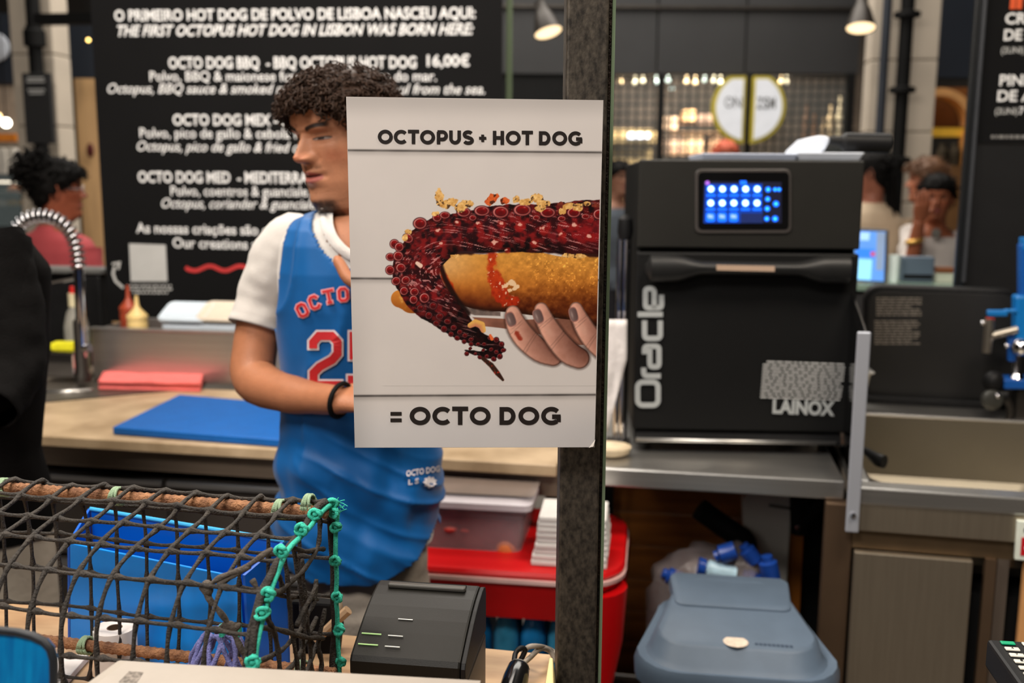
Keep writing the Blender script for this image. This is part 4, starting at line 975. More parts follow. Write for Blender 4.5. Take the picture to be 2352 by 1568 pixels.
o = obj('wooden_tray', MB().box((q.x, y0 + .12, zg + .047), (.06, .05, .018)), mat('brown_tray', C(130, 80, 50), .5)); tag(o, 'small brown tray on the white paper block', 'tray')

# ================================================================ blue-grey bin, red table and boxes
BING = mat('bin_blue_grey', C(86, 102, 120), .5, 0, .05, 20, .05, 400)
BX0, BX1 = -.012, .372; BY0, BY1 = 1.755, 2.085; zL = .655
bn = thing('pedal_bin', 'blue grey plastic bin with a domed lid under the bench', 'bin', ((BX0 + BX1) / 2, (BY0 + BY1) / 2, 0))
cx, cy = (BX0 + BX1) / 2, (BY0 + BY1) / 2; hw, hd_ = (BX1 - BX0) / 2, (BY1 - BY0) / 2
def brng(w0, w1, d, z, r, n=6, dy=0, zt=0):   # w0 front half width, w1 back half width
    pts = []
    for qx, qy, a0 in ((1, 1, 0), (-1, 1, 90), (-1, -1, 180), (1, -1, 270)):
        wv = w1 if qy > 0 else w0
        for i in range(n):
            th = radians(a0 + 90 * i / (n - 1)); y = cy + dy + qy * (d - r) + r * sin(th); pts.append(Vector((cx + qx * (wv - r) + r * cos(th), y, z + zt * (y - cy + d) / (2 * d))))
    return pts
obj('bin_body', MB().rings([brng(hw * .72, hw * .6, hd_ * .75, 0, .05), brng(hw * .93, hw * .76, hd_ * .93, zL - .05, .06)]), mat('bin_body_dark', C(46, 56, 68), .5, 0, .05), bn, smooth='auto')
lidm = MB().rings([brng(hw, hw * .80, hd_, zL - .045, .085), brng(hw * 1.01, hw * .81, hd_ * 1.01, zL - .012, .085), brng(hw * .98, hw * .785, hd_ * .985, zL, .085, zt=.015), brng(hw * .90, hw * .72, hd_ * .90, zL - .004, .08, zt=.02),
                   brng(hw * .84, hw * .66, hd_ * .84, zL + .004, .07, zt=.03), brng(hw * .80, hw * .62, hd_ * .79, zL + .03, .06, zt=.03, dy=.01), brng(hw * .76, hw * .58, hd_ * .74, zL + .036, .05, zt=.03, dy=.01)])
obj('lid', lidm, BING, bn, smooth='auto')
obj('lid_ridge', MB().rings([brng(hw * .62, hw * .66, .075, zL + .040, .02, dy=.09, zt=.006), brng(hw * .60, hw * .64, .072, zL + .052, .02, dy=.09, zt=.008), brng(hw * .57, hw * .61, .066, zL + .055, .015, dy=.09, zt=.008)]), BING, bn, smooth='auto')
obj('hinge_tab', MB().box((cx - .01, BY1 - .005, zL + .032), (.20, .03, .045)), BING, bn, bevel=.006)
cc_ = G(1690, 1473, zL + .0395)
obj('sticker', MB().lathe((cc_.x, cc_.y, cc_.z), [(.024, 0), (.022, .0012)], 14), mat('sticker_cream', C(222, 204, 186), .5, 0, .15, 90), bn)
mb = MB(); a, b = G(1738, 1481, zL + .0385), G(1828, 1488, zL + .0385); text_on(mb, 'rottplast', a, b, .012, up=Vector((0, 1, 0)), off=.02)
bn_print = None
# pale mark is only faint relief lettering
mb = MB()
for k in range(9):
    p = a.lerp(b, k / 9); mb.box(p + Vector((0, .005, 0)), (.006, .009, .0012))
obj('relief_mark', mb, mat('bin_mark_dark', C(60, 74, 92), .5), bn, kind='stuff')
# bag of bottles piled behind the bin
bagc = Wy(1625, 1330, 2.33)
bg = thing('rubbish_bag', 'clear plastic bag of empty bottles bulging behind the bin', 'bag', (bagc.x, 2.36, 0))
R = []; a = Wy(1492, 1345, 2.36); b = Wy(1800, 1345, 2.36); zm = Wy(1640, 1255, 2.36).z; z0 = a.z
for i in range(17):
    u = i / 16; ring = []
    for k in range(20):
        th = 2 * pi * k / 20; r = (1 if u < .65 else cos((u - .65) / .35 * pi / 2 * .98)); cxx = (a.x + b.x) / 2; w_ = (b.x - a.x) / 2
        p = Vector((cxx + w_ * r * cos(th) * (.8 + .2 * min(1, u * 3)), 2.37 + .105 * r * sin(th), .0 + (zm) * (u / .65 * (z0 / zm) if u < .65 else z0 / zm + (1 - z0 / zm) * sin((u - .65) / .35 * pi / 2))))
        nn = noise.noise(p * 22) * .022 + noise.noise(p * 60) * .008; ring.append(p + Vector((nn * cos(th), nn * sin(th), nn * .8 if u > .3 else 0)))
    R.append(ring)
obj('bag_film', MB().rings(R), mat('bag_film', C(150, 140, 140), .25, 0, .3, 14, .4, 40, alpha=.42), bg, smooth=True)
BLC = mat('bottle_blue', C(26, 66, 150), .3, 0, .15, 30); WLC = mat('bottle_label_pale', C(170, 200, 216), .3, 0, .15, 50)
for i, (x0, y0_, x1, y1_, r, m2, lab) in enumerate([(1618, 1303, 1690, 1322, .022, WLC, 'pale label bottle on top of the pile behind the bin'), (1530, 1318, 1570, 1335, .02, BLC, 'blue bottle at the left of the pile behind the bin'), (1650, 1275, 1690, 1262, .022, BLC, 'dark blue bottle high in the bag behind the bin'),
                                              (1712, 1258, 1735, 1290, .02, BLC, 'blue bottle top beside the grey cover'), (1762, 1285, 1772, 1332, .022, BLC, 'blue bottle at the right of the pile behind the bin'), (1712, 1320, 1745, 1335, .02, BLC, 'blue bottle low in the middle right of the pile')]):
    yy = 2.30 + .02 * (i % 2); a = Wy(x0, y0_, yy); b = Wy(x1, y1_, yy); d = b - a
    t = thing('empty_bottle', lab, 'bottle', a)
    obj('bottle_body', MB().tube([a + d * u for u in (0, .04, .12, .9, .97, 1)], [r * k for k in (.45, .6, 1, 1, .95, .6)], 14), m2, t, smooth='auto')
    obj('bottle_cap', MB().tube([a - d * .22, a - d * .2, a + d * .01], [r * .5, r * .62, r * .62] if i else [r * .9, r * 1.0, r * .95], 12), BLC, t, smooth='auto')

# ---- red table
REDP = mat('red_plastic', C(206, 8, 14), .4, 0, .04, 10)
TY0, TY1 = 2.03, 2.46; tzt = .722; TX0, TX1 = -.55, -.045
tb = thing('red_table', 'glossy red moulded plastic table behind the post', 'table', ((TX0 + TX1) / 2, 2.2, 0))
def trr(x0, x1, y0, y1, z, r, n=8):
    pts = []
    for X, Y, a0 in ((x1 - r, y1 - r, 0), (x0 + r, y1 - r, 90), (x0 + r, y0 + r, 180), (x1 - r, y0 + r, 270)):
        for i in range(n): th = radians(a0 + 90 * i / (n - 1)); pts.append(Vector((X + r * cos(th), Y + r * sin(th), z)))
    return pts
obj('table_top', MB().rings([trr(TX0, TX1, TY0, TY1, tzt - .016, .10), trr(TX0 - .004, TX1 + .004, TY0 - .004, TY1 + .004, tzt - .008, .10), trr(TX0, TX1, TY0, TY1, tzt, .10)]), REDP, tb, smooth='auto')
obj('white_trim', MB().rings([trr(TX0 - .006, TX1 + .006, TY0 - .006, TY1 + .006, tzt - .026, .10), trr(TX0 - .007, TX1 + .007, TY0 - .007, TY1 + .007, tzt - .0165, .10)]), mat('trim_white', C(236, 196, 190), .4), tb, smooth='auto')
obj('apron', MB().rings([trr(TX0 + .03, TX1 - .03, TY0 + .025, TY1 - .03, tzt - .118, .08), trr(TX0 + .004, TX1 - .002, TY0 + .002, TY1 - .004, tzt - .026, .10)]), REDP, tb, smooth='auto')
for sx in (0, 1):
    for sy in (0, 1):
        X = TX0 + .06 if sx == 0 else TX1 - .045; Y = TY0 + .065 if sy == 0 else TY1 - .065; dx = -1 if sx == 0 else 1
        P = [Vector((X - dx * .01, Y, tzt - .05)), Vector((X + dx * .0, Y, tzt - .17)), Vector((X - dx * .015, Y, tzt - .34)), Vector((X - dx * .02, Y, .003))]
        obj('leg', MB().tube(P, [.066, .048, .032, .026], 14), REDP, tb, smooth='auto')
# storage boxes on the table
def boxtub(x0, x1, y0, y1, z0, h, m_, name, lab, cat, lidm=None, food=None, r=.02):
    t = thing(name, lab, cat, ((x0 + x1) / 2, (y0 + y1) / 2, z0))
    obj('tub_body', MB().rings([trr(x0 + .018, x1 - .018, y0 + .012, y1 - .012, z0, r), trr(x0 + .004, x1 - .004, y0 + .004, y1 - .004, z0 + h * .93, r), trr(x0 - .004, x1 + .004, y0 - .004, y1 + .004, z0 + h * .94, r), trr(x0 - .004, x1 + .004, y0 - .004, y1 + .004, z0 + h, r)]), m_, t, smooth='auto')
    if lidm: obj('lid', MB().rings([trr(x0 - .008, x1 + .008, y0 - .008, y1 + .008, z0 + h, r), trr(x0 - .008, x1 + .008, y0 - .008, y1 + .008, z0 + h + .014, r), trr(x0 + .02, x1 - .02, y0 + .02, y1 - .02, z0 + h + .02, r)]), lidm, t, smooth='auto')
    if food: obj('contents', MB().rings([trr(x0 + .022, x1 - .022, y0 + .016, y1 - .016, z0 + .004, r), trr(x0 + .014, x1 - .014, y0 + .012, y1 - .012, z0 + h * .7, r)]), food, t)
    return t
TBX1 = Wy(1212, 1280, 2.13).x
tubm = mat('tub_clear', C(176, 166, 172), .25, 0, .06, alpha=.38)
z1_ = .7225; h1 = Wy(1100, 1168, 2.13).z - z1_
boxtub(-.53, TBX1, 2.13, 2.40, z1_, h1, tubm, 'storage_tub', 'lower clear storage tub on the red table', 'tub', mat('lid_milky', C(205, 198, 204), .35, 0, .04, alpha=.9), mat('dark_red_contents', C(112, 74, 74), .7, 0, .45, 14, detail=8))
c = Wy(1163, 1256, 2.165); o = obj('onion', MB().ball((c.x, c.y, c.z), (.030, .028, .032), 14, 10), mat('onion_skin', C(206, 120, 66), .5, 0, .15, 10), smooth=True); tag(o, 'orange brown onion inside the lower clear tub', 'vegetable')
for px, py, s in ((1035, 1212, .02), (1068, 1216, .014)):
    c = Wy(px, py, 2.15); o = obj('tomato_piece', MB().ball(c, (s, s * .8, s * .4)), mat('tomato_red', C(190, 72, 60), .4, 0, .1), smooth=True); tag(o, 'red piece near the top of the lower tub, %s' % ('left one' if px < 1050 else 'right one'), 'vegetable')
z2_ = z1_ + h1 + .0215
boxtub(-.53, TBX1 + .008, 2.15, 2.40, z2_, .854 - z2_, mat('tub_smoke', C(150, 136, 128), .3, 0, .06, alpha=.55), 'storage_tub', 'upper smoky storage tub stacked on the clear tub', 'tub', None, mat('brown_contents', C(100, 74, 56), .7, 0, .3, 20))
for px, py in ((1215, 1112), (1222, 1106)):
    c = Wy(px, py, 2.14); 
# napkin stack, folded sheets
NP = mat('napkin_paper', C(214, 210, 206), .8, 0, .05, 60)
nx0, nx1 = Wy(1222, 1300, 2.07).x, Wy(1404, 1300, 2.07).x; nz1 = Wy(1300, 1180, 2.12).z
t = thing('napkin_stack', 'tall stack of folded white paper napkins on the red table', 'napkins', ((nx0 + nx1) / 2, 2.14, .7225))
k = 0; z = .7228
while z < nz1 - .001:
    th = .0125; j = random.uniform(-.003, .003); r2 = random.uniform(-.02, .02); tz = (z - .72) / (nz1 - .72)
    obj('napkin', MB().box(((nx0 + nx1) / 2 + j - .004 + .004 * tz, 2.135 + j, z + th / 2), (nx1 - nx0 - .006 - .02 * tz, .13, th * .99), r2), NP, t, bevel=.003); z += th
# blue shrink-wrapped water bottles under the table
WRB = mat('wrap_blue', C(30, 126, 190), .2, 0, .45, 14, .3, 40, detail=6); WRC = mat('water_cyan', C(70, 170, 214), .15, 0, .3, 20, alpha=.8)
for lv in range(3):
  for i in range(5):
    for j in range(2):
        X = -.43 + i * .062; Y = 2.12 + j * .064; z0 = .001 + lv * .202
        o = obj('water_bottle', MB().lathe((X, Y, z0), [(.027, 0), (.0295, .008), (.0295, .07), (.027, .076), (.0295, .082), (.0295, .135), (.022, .165), (.013, .178), (.013, .183), (.0155, .184), (.0155, .2)], 14), WRB if (i + j + lv) % 2 else WRC, smooth='auto')
        tag(o, '%s water bottle in the %s layer of the packs under the red table' % ('deep blue' if (i + j + lv) % 2 else 'pale cyan', ('bottom', 'middle', 'top')[lv]), 'bottle', 'water bottles under the red table')
# ================================================================ the square steel post and glass
PB = H(1338, 784, 1.225); PD = 1.225
pc = Vector((PB.x, PB.y, 0))
hh_ = Vector((pc.x, pc.y, 0)).normalized()
# post faces the viewer; front face 49 mm wide
psd = Matrix.Rotation(radians(1.5), 3, 'Z') @ RIGHT; psn = Vector((-psd.y, psd.x, 0))
POST = mat('raw_steel_post', C(96, 88, 78), .5, .6, .25, 170, .05, 240, stretch=(1, 1, .6), col2=C(50, 46, 42), detail=12)
post = thing('steel_post', 'dark mottled square steel post holding the poster', 'post', pc)
PL = onplane(1290.5, 784, pc, psn); PRt = onplane(1384, 784, pc, psn); PL.z = PRt.z = 0
def pbx(a, b, d0, d1, z0=0, z1=3.6):
    q0, q1 = Vector((a.x, a.y, 0)), Vector((b.x, b.y, 0))
    return MB().hexa([q0 + psn * d0 + UP * z0, q1 + psn * d0 + UP * z0, q1 + psn * d1 + UP * z0, q0 + psn * d1 + UP * z0], [q0 + psn * d0 + UP * z1, q1 + psn * d0 + UP * z1, q1 + psn * d1 + UP * z1, q0 + psn * d1 + UP * z1])
obj('tube_face', pbx(PL, PRt, 0, .048), POST, post, bevel=.0035, segs=3)
F1 = PRt + psd * .0005; F2 = PRt + psd * .0045
obj('flat_bar', pbx(F1, F2, .012, .05), mat('rusty_edge', C(52, 38, 28), .6, .4, .3, 30, .3, 200, col2=C(24, 22, 22)), post, bevel=.001)
F3 = F2 + psd * .0004; F4 = F3 + psd * .004
gp = thing('glass_screen', 'glass screen edge clamped to the right side of the square post', 'glass screen', (F3.x, F3.y, 0))
obj('glass_pane', pbx(F3, F4, .012, .06, 0, 3.4), GEDGE, gp)

# ================================================================ front counter
fc = thing('front_counter', 'beige veined stone front counter under the fishing trap', 'counter', (-.4, .9, 0))
cb0, cb1 = G(50, 1385, .9), G(1130, 1488, .9); dd = (cb1 - cb0).normalized()
q0 = cb0 - dd * 1.0; q1 = cb1 + dd * .088
FCS = mat('front_stone', C(196, 164, 126), .4, 0, .1, 7, col2=C(158, 124, 92), detail=10, stretch=(1, 4, 1))
top = [Vector((q0.x, .52, .9)), Vector((q1.x, .52, .9)), q1, q0]
obj('worktop', MB().slab(top, .865), FCS, fc, bevel=.003)
obj('front_cladding', MB().box(((q0.x + q1.x) / 2, .60, .433), (q1.x - q0.x - .06, .04, .864)), mat('cladding_dark', C(40, 38, 36), .6, 0, .1), fc)
obj('side_panel', MB().box((q1.x - .04, .88, .433), (.03, .56, .864)), mat('cladding_dark'), fc)
obj('side_panel', MB().box((q0.x + .04, .88, .433), (.03, .56, .864)), mat('cladding_dark'), fc)

# ================================================================ fishing trap
Pr = Vector((-.373, 1.084, .965)); ax = Vector((-.39, .027, 0)).normalized(); nx_ = Vector((-ax.y, ax.x, 0))
if nx_.y > 0: nx_ = -nx_
def E_(px, py): return onplane(px, py, Pr, ax)
def TS(s, q, z):       # s along the axis to the left, q toward the viewer
    return Vector((Pr.x, Pr.y, 0)) + ax * s + nx_ * q + UP * z
sec = [(-.004, .915), (-.012, .96), (-.02, 1.04), (-.02, 1.12), (-.012, 1.165), (.004, 1.180), (.035, 1.176), (.06, 1.168), (.115, 1.158), (.157, 1.140), (.176, 1.122), (.193, 1.092), (.198, 1.055), (.194, 1.02), (.18, .98), (.16, .95), (.14, .93), (.125, .915)]
secp = smooth_pts([Vector((a, b, 0)) for a, b in sec], 5)
sl = [0]
for i in range(1, len(secp)): sl.append(sl[-1] + (secp[i] - secp[i - 1]).length)
def secat(u):
    i = max(0, min(len(sl) - 2, next((k - 1 for k in range(1, len(sl)) if sl[k] >= u), len(sl) - 2))); t = (u - sl[i]) / (sl[i + 1] - sl[i]); return secp[i].lerp(secp[i + 1], max(0, min(1, t)))
LT = .78; PITCH_ = .0415
NET = mat('net_black_cord', C(62, 56, 50), .8, 0, .25, 90, .5, 400, col2=C(40, 37, 35))
trap = thing('fishing_trap', 'rounded fishing trap of black cord netting over rusty rods on the counter', 'fishing trap', TS(LT / 2, .08, .905))
slots = [.0, .045, .092, .14, .188, .236, .268, .312, .355, .398, .44, .484, .526, .565]
slots = [u for u in slots if u <= sl[-1]]
def jn(p, a=.0022, f=14, s=0): return p + Vector((noise.noise(p * f + Vector((s, 0, 0))), noise.noise(p * f + Vector((0, s, 9))), noise.noise(p * f + Vector((5, 0, s))))) * a
mb = MB()
apx = sl[min(range(len(secp)), key=lambda i: -secp[i].y)]
nring = int(LT / PITCH_) + 1
def node_r(d):   # d = distance to the nearest knot
    return .0024 + .0022 * max(0, 1 - d / .010) ** 1.3
for u in slots:
    p = secat(u); k = nring * 6; pts = []; rs_ = []
    for i in range(k + 1):
        s = i * PITCH_ / 6
        if s > LT: break
        q = TS(s, p.x, p.y - .0012 * abs(sin(pi * s / PITCH_))); pts.append(jn(q, .004, 9, u)); rs_.append(node_r(min(s % PITCH_, PITCH_ - s % PITCH_)) * .95)
    mb.tube(pts, rs_, 6)
for j in range(nring):
    s = j * PITCH_; pts = []; rs_ = []; n = 64
    for i in range(n + 1):
        u = sl[-1] * i / n; p = secat(u); d = min(abs(u - a) for a in slots)
        bow = .004 * sin(pi * min(1, d / .022)) if False else 0
        lean = 0.10 * (u - apx) if u > apx else 0.0
        q = TS(min(LT, s + lean * .35), p.x, p.y); pts.append(jn(q, .004, 9, 2 + j)); rs_.append(node_r(d))
    mb.tube(pts, rs_, 6)
obj('netting', mb, NET, trap, smooth=True, kind='stuff')
RUST = mat('rusty_rebar', C(168, 120, 84), .85, .0, .4, 60, .6, 250, col2=C(98, 64, 44), detail=10)
def rebar(P, r=.0068):
    P = [Vector(p) for p in P]; L_ = (P[1] - P[0]).length; n = int(L_ / .0022); pts = [P[0].lerp(P[1], i / n) for i in range(n + 1)]
    return MB().tube(pts, [r * (1 + .16 * max(0, sin(i * 2 * pi / 4.2))) for i in range(n + 1)], 10)
obj('rebar', rebar([TS(-.004, .004, 1.168), TS(LT, .004, 1.168)]), RUST, trap, smooth=True)
obj('rebar', rebar([TS(-.008, .0, .965), TS(LT, .0, .965)]), RUST, trap, smooth=True)
obj('rebar', rebar([TS(.0, .15, .936), TS(LT, .15, .936)]), RUST, trap, smooth=True)
# far end hoop and the near end hoop (cord-wrapped)
hoop = [TS(0, secat(u).x, secat(u).y) for u in np.linspace(0, sl[-1], 50)]
obj('end_hoop', MB().tube([jn(p, .002, 20) for p in hoop], .0042, 8), NET, trap, smooth=True)
obj('end_hoop', MB().tube([TS(LT, secat(u).x, secat(u).y) for u in np.linspace(0, sl[-1], 50)], .004, 8), NET, trap, smooth=True)
obj('bottom_bar', MB().tube([TS(0, -.01, .911), TS(0, .13, .911)], .005, 8), NET, trap)
# end netting
mb = MB()
EC = [[(744, 1190), (738, 1250), (708, 1305), (662, 1352), (608, 1388)], [(748, 1330), (738, 1400), (695, 1470), (640, 1512), (582, 1534)], [(664, 1262), (676, 1350), (688, 1440), (700, 1590)],
      [(612, 1400), (634, 1440), (652, 1490), (655, 1590)], [(716, 1285), (724, 1380), (732, 1480), (742, 1590)], [(686, 1235), (702, 1330), (714, 1420), (712, 1590)],
      [(596, 1440), (640, 1447), (700, 1460), (752, 1470)], [(625, 1350), (670, 1370), (720, 1372), (752, 1378)], [(752, 1480), (735, 1520), (700, 1590)], [(757, 1400), (745, 1480), (752, 1530), (740, 1590)],
      [(668, 1250), (700, 1262), (752, 1262)], [(655, 1560), (690, 1530), (722, 1480), (748, 1420)], [(640, 1300), (660, 1330), (668, 1362)], [(688, 1440), (706, 1400), (735, 1345)]]
for i, c in enumerate(EC):
    P = smooth_pts([E_(x, y) + ax * (.004 + .01 * ((i * 37 % 10) / 10)) for x, y in c], 6)
    mb.tube([jn(p, .003, 25, i) for p in P], [.0022 + .0010 * abs(sin(k * .9)) for k in range(len(P))], 6)
obj('end_netting', mb, NET, trap, smooth=True, kind='stuff')
# loose funnel cords inside, near end
mb = MB()
for i, c in enumerate([[(465, 1342), (486, 1380), (525, 1432), (548, 1475), (572, 1530)], [(510, 1430), (530, 1450), (552, 1432)], [(500, 1342), (560, 1305), (625, 1258)], [(578, 1330), (600, 1365)], [(470, 1350), (510, 1325), (575, 1300)]]):
    P = smooth_pts([Wy(x, y, .93) for x, y in c], 6); mb.tube([jn(p, .002, 25, i) for p in P], [.0020 + .0016 * abs(sin(k * .7 + 1)) for k in range(len(P))], 7)
mb.ball(Wy(476, 1350, .93), (.007, .005, .009)); mb.ball(Wy(528, 1442, .93), (.009, .005, .008))
obj('funnel_cord', mb, mat('net_grey_cord', C(84, 76, 68), .85, 0, .2, 90, .4, 400), trap, smooth=True, kind='stuff')
# teal lashing rope with knots
TEAL = mat('teal_rope', C(58, 196, 170), .75, 0, .12, 300, .5, 900); PALE = mat('faded_green_tie', C(150, 176, 144), .85, 0, .12, 300, .5, 900)
def knot(c, s, d=(0, 0, 1), seed=0):
    r = random.Random(seed); m = MB(); c = Vector(c)
    for k in range(3):
        a = Vector((r.uniform(-1, 1), r.uniform(-.4, .4), r.uniform(-1, 1))).normalized(); b = a.cross(Vector((0, 1, 0))).normalized() if abs(a.y) < .9 else Vector((1, 0, 0))
        m.tube([c + a * s * 1.1 * cos(t) + b * s * .8 * sin(t) + Vector((0, -.002, 0)) * sin(t * 2) for t in np.linspace(0, 5.6, 16)], .0022, 6)
    m.ball(c, (s * .55, s * .5, s * .45)); return m
front_px = [(762, 1148), (748, 1160), (726, 1182), (700, 1214), (668, 1246), (646, 1278), (630, 1320), (613, 1366), (604, 1400), (592, 1440), (584, 1490), (580, 1540), (580, 1600)]
rp = smooth_pts([E_(x, y) - ax * .004 + nx_ * .003 for x, y in front_px], 5)
obj('lashing_rope', MB().tube([jn(p, .0012, 40) for p in rp], .0030, 8), TEAL, trap, smooth=True)
for i, k in enumerate([(716, 1177), (684, 1212), (638, 1262), (607, 1360), (594, 1402), (572, 1515), (756, 1152)]):
    obj('knot', knot(E_(*k) - ax * .006 + nx_ * .004, .0062, seed=i), TEAL, trap, smooth=True)
back_px = [(764, 1172), (762, 1200), (759, 1240), (760, 1290), (762, 1340), (761, 1380), (764, 1420), (766, 1470), (768, 1520), (770, 1560), (771, 1600)]
rp = smooth_pts([E_(x, y) - ax * .006 for x, y in back_px], 5)
obj('lashing_rope', MB().tube([jn(p, .001, 40) for p in rp], .0029, 8), TEAL, trap, smooth=True)
for i, k in enumerate([(757, 1209), (756, 1286), (760, 1370), (764, 1444), (768, 1518), (752, 1176)]):
    obj('knot', knot(E_(*k) - ax * .008, .0055, seed=20 + i), TEAL, trap, smooth=True)
mb = MB(); r = random.Random(5)
for i in range(16):
    b = E_(760 + r.uniform(-6, 6), 1154 + r.choice([0, 22]) + r.uniform(-4, 4)) - ax * .008
    d = Vector((r.uniform(.2, 1), -.2, r.uniform(-.6, 1))) * r.uniform(.006, .013); mb.tube([b, b + d * .5 + Vector((0, 0, .001)), b + d], .0006, 4)
obj('frayed_ends', mb, TEAL, trap, kind='stuff')
for i, (s, q, z) in enumerate([(.055, .004, 1.168), (.27, .004, 1.168), (.43, .004, 1.168), (.02, .0, 1.176), (.035, .0, .965), (.33, .0, .965)]):
    c = TS(s, q, z); m = MB()
    for k in range(4):
        o_ = ax * (.003 * (k - 1.5)); m.tube([c + o_ + (nx_ * cos(t) + UP * sin(t)) * .0105 + ax * .002 * sin(t + k) for t in np.linspace(0, 2 * pi, 14)], .0019, 5)
    obj('rod_tie', m, PALE, trap, smooth=True)
# faded purple bait net inside
PUR = mat('purple_net_cord', C(116, 118, 176), .85, 0, .12, 120, .4, 500)
cp = Wy(508, 1545, 1.0); zp0 = .908
pn = thing('bait_net', 'small purple blue net bag inside the fishing trap', 'net', (cp.x, 1.0, zp0))
rxp = (Wy(600, 1545, 1.0).x - Wy(415, 1545, 1.0).x) / 2; top_z = Wy(508, 1442, 1.0).z
mb = MB()
for sgn_ in (1, -1):
    for k in range(8):
        ph0 = 2 * pi * k / 8; pts = []
        for i in range(20):
            v = i / 19; el = v * pi / 2 * .82; ph = ph0 + sgn_ * v * 1.3
            pts.append(Vector((cp.x + rxp * cos(el) * cos(ph), 1.0 + .04 * cos(el) * sin(ph), zp0 + .002 + (top_z - zp0) * sin(el))))
        mb.tube([jn(p, .003, 30, k) for p in pts], [.0022 + .0012 * abs(sin(i * 1.1)) for i in range(20)], 6)
mb.tube([Vector((cp.x + rxp * .26 * cos(t), 1.0 + .012 * sin(t), zp0 + (top_z - zp0) * .965)) for t in np.linspace(0, 2 * pi, 16)], .003, 6)
obj('net_cords', mb, PUR, pn, smooth=True, kind='stuff')
for px in (510, 548):
    c = Wy(px, 1447, .985); obj('teal_tie', MB().box(c, (.005, .008, .014)), TEAL, pn, bevel=.001)

# ================================================================ things on the front counter
# open-topped blue plastic file box
za = 1.088
fa, fb = G(208, 1168, za), G(655, 1242, za); d_ = (fb - fa); d_.z = 0; Lf = d_.length; d_.normalize(); nf = Vector((-d_.y, d_.x, 0))
if nf.y > 0: nf = -nf
off_ = .0
def FB(s, q, z): p = fa + d_ * s + nf * q; return Vector((p.x, p.y, z))
yshift = max(0, 1.175 - min(FB(0, .06, 0).y, FB(Lf, .06, 0).y))
BLF = mat('file_box_blue', C(0, 138, 240), .3, 0, .05, 5); BLF2 = mat('file_box_blue_deep', C(0, 92, 200), .4, 0, .05, 5)
fb_ = thing('file_box', 'open blue plastic file box behind the fishing trap', 'file box', FB(Lf / 2, .03, .9))
obj('back_panel', MB().hexa([FB(.0, -.004, .9), FB(Lf, -.004, .9), FB(Lf, .0, .9), FB(.0, .0, .9)], [FB(0, -.004, za), FB(Lf, -.004, za), FB(Lf, .0, za), FB(0, .0, za)]), BLF2, fb_, bevel=.001)
zf2 = za - .032
obj('front_panel', MB().hexa([FB(.0, .048, .9), FB(Lf - .03, .048, .9), FB(Lf - .03, .052, .9), FB(.0, .052, .9)], [FB(.012, .048, zf2), FB(Lf - .034, .048, zf2 - .004), FB(Lf - .034, .052, zf2 - .004), FB(.012, .052, zf2)]), BLF, fb_, bevel=.001)
obj('side_panel', MB().hexa([FB(-.01, .0005, .9), FB(-.006, .0005, .9), FB(-.001, .0515, .9), FB(-.005, .0515, .9)], [FB(-.004, .0005, za), FB(0, .0005, za), FB(.011, .0515, zf2), FB(.007, .0515, zf2)]), BLF2, fb_)
obj('side_panel', MB().hexa([FB(Lf - .004, .0005, .9), FB(Lf, .0005, .9), FB(Lf - .022, .0515, .9), FB(Lf - .026, .0515, .9)], [FB(Lf - .004, .0005, za), FB(Lf, .0005, za), FB(Lf - .026, .0515, zf2), FB(Lf - .03, .0515, zf2)]), BLF2, fb_)
obj('rolled_lip', MB().tube([FB(0, .0, za), FB(Lf, 0, za)], .003, 8), mat('lip_pale_blue', C(70, 170, 230), .25), fb_)
# upright till roll
rc = Vector((-.678, 1.135, .9)); zr_ = .978
t = thing('till_roll', 'upright white paper till roll behind the lower rusty rod', 'paper roll', rc)
obj('paper', MB().lathe(rc, [(.009, 0), (.0265, 0), (.0268, .001), (.0268, zr_ - .901), (.0265, zr_ - .9), (.010, zr_ - .9), (.009, zr_ - .902), (.009, .001)], 32, cap=False), mat('till_paper', C(222, 216, 212), .8, 0, .03, 40), t, smooth='auto')
obj('core', MB().lathe(rc, [(.0085, .0), (.0095, .0), (.0095, zr_ - .9), (.0085, zr_ - .9), (.0083, .002)], 24, cap=False), mat('roll_core', C(96, 76, 58), .7, 0, .15), t, smooth='auto')
# grey gadget with white sheets at far left behind the trap
o = obj('paper_sheets', MB().box((-.82, 1.12, .9055), (.16, .11, .009), .15), mat('sheet_white', C(214, 208, 204), .8), bevel=.001); tag(o, 'white paper sheets on the counter left of the till roll', 'paper')
# receipt printer
px0, px1, py0, py1 = -.338, -.200, 1.055, 1.20
zT2 = .9 + .146
t = thing('receipt_printer', 'black receipt printer with a curved lid beside the trap', 'printer', ((px0 + px1) / 2, (py0 + py1) / 2, .9))
PRB = mat('printer_black', C(20, 19, 16), .45, 0, .06, 30, .04, 700, spec=.25); PRT = mat('printer_side', C(48, 42, 35), .45, 0, .05)
prof = [(py0 - .0, .998), (py0 + .004, 1.004)] + [(py0 + .004 + (py1 - py0 - .012) * u, 1.004 + .040 * sin(u * pi / 2 * 1.02)) for u in (.12, .25, .4, .55, .7, .85, .95)] + [(py1 - .004, 1.040), (py1, 1.03), (py1, .98), (py0, .98)]
obj('lid', MB().plate([Vector((px0 + .0, y, z)) for y, z in prof], Vector((px1 - px0 - .006, 0, 0))), PRB, t, bevel=.003)
obj('side_trim', MB().plate([Vector((px1 - .0055, y, z - .001)) for y, z in prof], Vector((.0055, 0, 0))), BLACKP, t, bevel=.001)
obj('printer_base', MB().box(((px0 + px1) / 2, (py0 + py1) / 2 + .002, .9395), (px1 - px0, py1 - py0 - .004, .075)), PRT, t, bevel=.004)
obj('front_gap', MB().box(((px0 + px1) / 2, py0 + .012, .979), (px1 - px0 - .01, .02, .006)), BLACKM, t)
